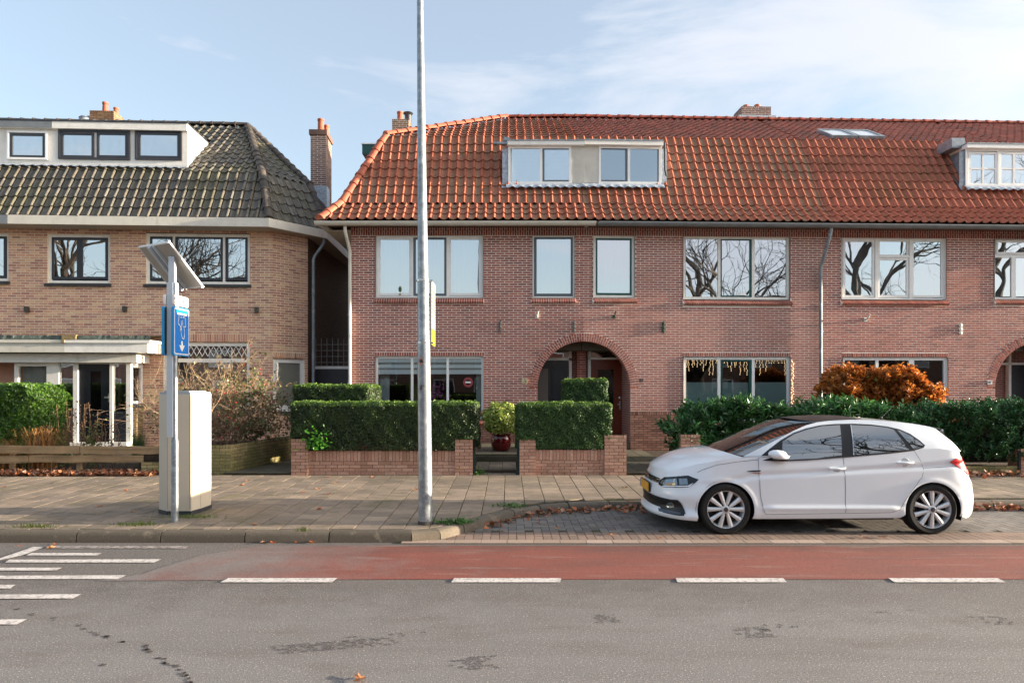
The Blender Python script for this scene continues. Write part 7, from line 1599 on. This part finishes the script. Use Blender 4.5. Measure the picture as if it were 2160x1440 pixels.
# wheels
def wheel(c, m, spin=0.0):
    y = -m * .862
    W = MB(); R = .318
    prof = [(.231, .0), (.246, -.004), (.285, -.008), (.305, .008), (.316, .03), (R, .06), (R, .15), (.312, .185), (.29, .20), (.23, .195)]
    W.lathe([(r, h * m) for r, h in prof], (0, 0, 0), 48, 'y')
    for k in range(72):
        a = 6.283 * k / 72
        for h0, h1 in ((.045, .085), (.095, .12), (.13, .165)): W.add([((R + dr) * math.cos(a + da), h * m, (R + dr) * math.sin(a + da)) for dr, da, h in ((.001, .012, h0), (.003, .055, h0), (.003, .055, h1), (.001, .012, h1))], [(0, 1, 2, 3)])
    wo = W.build('wheel', m_tyre, car, sharp=40); wo.location = (c - 2.0, y, .318)
    b = MB(); b.lathe([(r, h * m) for r, h in ((.232, -.003), (.235, .006), (.226, .008), (.220, .02), (.212, .05), (.212, .18))], (0, 0, 0), 48, 'y'); rim = b.build('rim', m_rim, wo, sharp=40)
    b = MB(); b.lathe([(.0, .085 * m), (.205, .085 * m)], (0, 0, 0), 32, 'y'); b.lathe([(.06, .06 * m), (.135, .06 * m), (.14, .075 * m)], (0, 0, 0), 24, 'y'); b.build('shaded_brake_disc', m_rimd, wo)  # brake ring on a dark disc coloured as the shade inside the rim
    b = MB()
    for k in range(5):
        for j in (-1, 1):
            a = spin + 6.283 * k / 5 + j * .27; a1 = a; a0 = spin + 6.283 * k / 5 + j * .20
            p0 = Vector((.045 * math.cos(a0), 0, .045 * math.sin(a0))); p1 = Vector((.224 * math.cos(a1 + j * .045), 0, .224 * math.sin(a1 + j * .045))); d = (p1 - p0).normalized(); q = Vector((-d.z, 0, d.x))
            w0, w1 = .016, .029; yo = Vector((0, m, 0))
            pts = [p0 - q * w0 + yo * .012, p0 + yo * .004, p0 + q * w0 + yo * .012, p1 - q * w1 + yo * .014, p1 - yo * -.004, p1 + q * w1 + yo * .014, p0 - q * w0 * .8 + yo * .06, p0 + q * w0 * .8 + yo * .06, p1 - q * w1 * .7 + yo * .07, p1 + q * w1 * .7 + yo * .07]
            b.add(pts, [(0, 1, 4, 3), (1, 2, 5, 4), (0, 3, 8, 6), (2, 7, 9, 5)])
    b.lathe([(0, -.004 * m), (.03, -.003 * m), (.036, .004 * m), (.062, .012 * m), (.07, .05 * m)], (0, 0, 0), 20, 'y'); b.build('spokes', m_rim, wo, sharp=25)
    b = MB()
    for k in range(5): a = spin + 6.283 * (k + .5) / 5; b.lathe([(0, .0), (.010, .0), (.012, .02 * m)], (.058 * math.cos(a), .006 * m, .058 * math.sin(a)), 8, 'y')
    b.lathe([(0, -.007 * m), (.028, -.006 * m), (.030, .0)], (0, 0, 0), 20, 'y'); b.build('hub_cap', mat('hub_grey', '55585c', .3, metal=.6), wo)
    return wo
for c in (.80, 3.348):
    for m in (1, -1): wheel(c, m, rad(90) if c < 1 else rad(72))
# front: lamps, grille, bumper openings, plate, badge
hl = on_body('headlight', [(1392, 1012.5), (1402, 1005.5), (1440, 1003), (1452, 1002), (1474, 1010.5), (1466, 1018), (1452, 1026.5), (1425, 1027.5), (1400, 1026.5), (1390, 1021)], m_lensd, .008, .03, .02)
on_body('lamp_reflector', [(1397, 1011.5), (1428, 1008.5), (1430, 1022), (1402, 1023), (1395, 1018)], m_lens, .012, .02, .02, hl); on_body('lamp_reflector', [(1433, 1008.5), (1450, 1008), (1452, 1021), (1434, 1022)], m_lens, .012, .02, .02, hl)
on_body('light_guide', [(1398, 1023.2), (1452, 1023), (1463, 1017), (1455, 1025.3), (1400, 1025.5)], m_drl, .014, .02, .01, hl); on_body('indicator', [(1407, 1018), (1416, 1018), (1416, 1023), (1407, 1023)], mat('amber', 'b8862c', .15, coat=.5), .0135, .02, .02, hl)
uc = 0.0
def uz(px, py): return unp(px, py)
gr_l = uz(1391, 1013)[0]; zg0, zg1 = .598, .668
g = on_body('grille', [(0, .595), (gr_l, .585), (gr_l, .645), (gr_l * .5, .655), (0, .655)], m_cplas, .006, .04, .03, raw=True, whole=True)
on_body('grille_bar', [(0, .632), (gr_l, .622), (gr_l, .632), (0, .642)], m_chrome, .010, .04, .03, g, raw=True, whole=True); on_body('grille_bar', [(0, .600), (gr_l, .590), (gr_l, .596), (0, .606)], m_chrome, .010, .04, .03, g, raw=True, whole=True)
li = uz(1395, 1064)[0]
g = on_body('lower_intake', [(0, .30), (u_of(.30) * .78, .285), (u_of(.30) * .95, .36), (u_of(.30) * .80, .41), (u_of(.30) * .45, .42), (0, .43)], m_cplas, .006, .04, .03, raw=True, whole=True)
for z in (.33, .36, .39): on_body('intake_bar', [(0, z), (u_of(.30) * .7, z - .002), (u_of(.30) * .7, z + .006), (0, z + .008)], m_cblk, .012, .05, .02, g, raw=True, whole=True)
fv = on_body('bumper_vent', [(1393, 1051), (1429, 1054), (1434, 1060), (1445, 1082), (1443, 1087), (1432, 1087), (1399, 1080), (1392, 1066)], m_cblk, .008, .03, .02)
on_body('vent_trim', [(1392, 1050.5), (1430, 1053.5), (1436, 1059), (1447, 1083), (1443, 1082), (1432, 1060.5), (1427, 1056.5), (1393, 1054)], m_cplas, .012, .02, .01, fv); on_body('splitter', [(1390, 1070), (1437, 1080), (1436, 1084.5), (1391, 1077)], mat('blue_grey_trim', '39485a', .3), .012, .03, .02, fv)
on_body('fog_light', [(1407, 1063), (1411, 1058.5), (1419, 1058.5), (1424, 1064), (1423, 1069), (1410, 1069.5), (1407, 1067)], m_lens, .014, .02, .01, fv)
b = MB(); pc = surf(0, .505); b.box(pc[0] - 2.0 - .028, pc[0] - 2.0 - .004, -.26, .26, .45, .56); pl_ = b.build('number_plate', m_plate, car); MB().box(pc[0] - 2.03, pc[0] - 2.0281, .222, .258, .452, .558).build('plate_band', m_blue, pl_); MB().box(pc[0] - 2.0 - .016, pc[0] - 2.0, -.27, .27, .44, .57).build('plate_frame', m_cblk, pl_)
pc = surf(0, .628); bx = pc[0] - 2.0 - .012
def ring(b, r0, r1, x): n = 24; b.add([(x, r * math.cos(6.283 * k / n), .628 + r * math.sin(6.283 * k / n)) for r in (r0, r1) for k in range(n)], [(k, (k + 1) % n, n + (k + 1) % n, n + k) for k in range(n)])
b = MB(); b.add([(bx, .062 * math.cos(6.283 * k / 24), .628 + .062 * math.sin(6.283 * k / 24)) for k in range(24)], [tuple(range(24))]); bd = b.build('badge', m_cblk, car); b = MB(); ring(b, .054, .064, bx - .003)
def bl_(p, q): d = Vector((0, q[0] - p[0], q[1] - p[1])).normalized() * .005; s_ = Vector((0, -d.z, d.y)); P, Q = Vector((bx - .003, p[0], .628 + p[1])), Vector((bx - .003, q[0], .628 + q[1])); b.add([P - s_, Q - s_, Q + s_, P + s_], [(0, 1, 2, 3)])
for p, q in (((-.022, .05), (0, .008)), ((0, .008), (.022, .05)), ((-.046, .025), (-.02, -.046)), ((-.02, -.046), (0, -.006)), ((0, -.006), (.02, -.046)), ((.02, -.046), (.046, .025))): bl_(p, q)
b.build('badge_emblem', m_chrome, bd)
fb_ = on_body('fender_badge', [(1573, 993), (1585, 991.5), (1604, 991), (1604, 993.5), (1590, 994.5)], m_cblk, .008, .03, .02); on_body('fender_strip', [(1573, 994), (1604, 996.5), (1604, 999), (1592, 998)], m_chrome, .008, .03, .02, fb_)
# tail lamp, spoiler, mirror, aerial
UT = lambda s_: u_of(s_)
tl = on_body('tail_light', [(UT(3.555), .905), (UT(3.65), .952), (UT(3.78), .966), (4.80, .955), (4.80, .74), (4.45, .735), (UT(3.84), .745), (UT(3.70), .83)], m_tail, .012, .03, .02, raw=True)
on_body('tail_lens', [(UT(3.63), .892), (4.78, .885), (4.78, .905), (UT(3.61), .903)], m_taild, .016, .03, .02, tl, raw=True); on_body('tail_lens', [(UT(3.80), .80), (4.78, .80), (4.78, .76), (UT(3.84), .76)], mat('tail_clear', 'c86a6a', .1, coat=.5), .016, .03, .02, tl, raw=True)
sp_ = MB(); e = yG(3.46, 1.315); vs = []
for t in np.linspace(1, -1, 13): k = 1 - t * t; vs += [(e[0] + .02 - 2.0, -e[1] * t, e[2] + .028 * k), (e[0] + .15 + .03 * k - 2.0, -(e[1] - .03) * t, e[2] - .022 + .02 * k), (e[0] + .155 + .03 * k - 2.0, -(e[1] - .03) * t, e[2] - .05 + .02 * k), (e[0] + .05 - 2.0, -(e[1] - .01) * t, e[2] - .05 + .02 * k)]
sp_.add(vs, [(4 * i + j, 4 * i + 4 + j, 4 * i + 4 + (j + 1) % 4, 4 * i + (j + 1) % 4) for i in range(12) for j in range(4)]); so_ = sp_.build('spoiler', m_cpaint, car, sharp=40)
b = MB()
for m in (1, -1): b.add([(3.56 - 2.0, -m * .60, 1.28), (3.66 - 2.0, -m * .585, 1.265), (3.68 - 2.0, -m * .575, 1.19), (3.60 - 2.0, -m * .60, 1.20)], [(0, 1, 2, 3)])
b.build('spoiler_fin', m_cblk, so_)
ms_, mz = side_px(1648, 956)
for m in (1, -1):
    b = MB(); vs = []; cx_, cz_ = 1.44, .985; yy = .905
    prof = [(-.115, .0), (-.112, .5), (-.09, .82), (-.05, 1.0), (0, 1.02), (.05, .92), (.085, .72), (.1, .42), (.105, .0)]
    for x, k in prof:
        for j in range(14): a = 6.283 * j / 14; vs.append((cx_ + x - 2.0 - .02 * math.sin(a), -m * (yy + .075 * k * math.cos(a)), cz_ + .062 * k * math.sin(a) * (1.15 if math.sin(a) > 0 else .8)))
    fs = [(i * 14 + j, i * 14 + (j + 1) % 14, (i + 1) * 14 + (j + 1) % 14, (i + 1) * 14 + j) for i in range(len(prof) - 1) for j in range(14)]
    b.add(vs, fs); mo = b.build('wing_mirror', m_cpaint, car, smooth=True)
    b = MB(); b.box(cx_ - 2.0 - .085, cx_ - 2.0 + .08, -m * yy - .05, -m * yy + .05, cz_ - .062, cz_ - .042); b.box(cx_ - 2.0 - .06, cx_ - 2.0 + .0, min(-m * .80, -m * .87), max(-m * .80, -m * .87), cz_ - .055, cz_ - .01); b.build('mirror_base', m_cblk, mo)
b = MB(); b.tube([(1.18, -.0, 1.405), (1.36, 0, 1.585)], [.006, .003], 6); b.lathe([(.03, 0), (.012, .02), (.006, .03)], (1.18, 0, 1.395), 10); b.build('aerial', m_cplas, car)
b = MB(); b.box(1.95, 2.04, -.5, .5, .18, .24); b.build('rear_skirt', m_cplas, car)
# ------------------------------------------------------------------ across the street, behind the viewer (seen in the panes)
m_bark = mat('tree_bark', '3a322a', .95, noise=(9, .3))
def bare_tree(name, label, x, y, hgt, r0, seed):
    st = random.Random(seed); o = thing(name, label, 'tree', (x, y, 0), group='bare street trees across the road'); b = MB(); tk = MB()
    def grow(p, d, L_, r, lev, mb):
        n = 5; pts = [p]; dd = d
        for i in range(n): dd = (dd + Vector((st.gauss(0, .13), st.gauss(0, .13), st.gauss(.03, .09)))).normalized(); pts.append(pts[-1] + dd * L_ / n)
        mb.tube(pts, [r * (1 - .5 * i / n) for i in range(n + 1)], 8 if lev > 4 else (5 if lev > 2 else 3), False)
        if lev == 0: return
        for k in range(3 if lev > 1 else 3):
            i = n if k == 0 else st.randint(2, n); a = st.uniform(0, 6.283); s_ = pts[i] - pts[i - 1]; s_.normalize(); q = s_.orthogonal().normalized(); q = q * math.cos(a) + s_.cross(q) * math.sin(a)
            grow(pts[i], (s_ + q * st.uniform(.45, 1.0)).normalized(), L_ * st.uniform(.6, .82), r * (.62 if k == 0 else .5), lev - 1, b)
    grow(Vector((0, 0, 0)), Vector((0, 0, 1)), hgt * .26, r0, 6, tk)
    tk.build('trunk', m_bark, o, sharp=60); b.build('crown', m_bark, o); return o
for i, (x, y, hh) in enumerate(((-22, -4, 20), (-15.2, -4.2, 20), (12.6, -4, 21), (22.5, -4.2, 21), (31, -4, 20), (-32, -4, 18))):
    bare_tree('bare_tree', ('bare tree across the road far to the left, mirrored in the yellow house panes', 'bare tree across the road mirrored in the wide dark framed windows', 'forked bare tree across the road mirrored in the car and green sash windows', 'bare tree across the road mirrored in the white framed windows', 'bare tree at the far right across the road', 'bare tree at the far left across the road')[i], x, y, hh, .42, 11 + i)
m_far = brick_tex('far_brick', ('7a5446', '8c6452'), 'b0a094'); m_fart = mat('far_roof', '6e4236', .85, noise=(3, .2))
for i, x in enumerate((-44, -26, -8, 10, 28, 46)):
    o = thing('brick_house', ('brick house across the road, sixth from the sun side', 'brick house across the road facing the yellow house', 'brick house across the road facing the hipped end house', 'brick house across the road facing the arched porch', 'brick house across the road facing the parked car', 'brick house across the road nearest the sun')[i], 'house', (x, -24, 0)); MB().box(-8.2, 8.2, -8, 0, 0, 5.2).build('wall', m_far, o)
    b = MB(); b.add([(-8.5, .4, 5.2), (8.5, .4, 5.2), (8.5, -4, 8.2), (-8.5, -4, 8.2), (8.5, -8.4, 5.2), (-8.5, -8.4, 5.2)], [(0, 1, 2, 3), (3, 2, 4, 5), (1, 4, 2), (0, 3, 5)]); b.build('roof', m_fart, o)
    for xx in (-6, -2.5, 2.5, 6):
        for z in (1, 3.4): f = MB().box(xx - .9, xx + .9, .001, .05, z, z + 1.4).build('window', m_white, o); MB().quad((xx + .8, .052, z + .1), (xx - .8, .052, z + .1), (xx - .8, .052, z + 1.3), (xx + .8, .052, z + 1.3)).build('pane', m_cgls, f)
tag(MB().box(-60, 60, -12.2, -11.4, 0, 1.3).build('far_hedge', m_core), 'long low hedge in front of the brick houses across the road', 'hedge')
struct(MB().box(-120, 120, -6.5, -2, -.02, .12).build('far_pavement', m_slab))
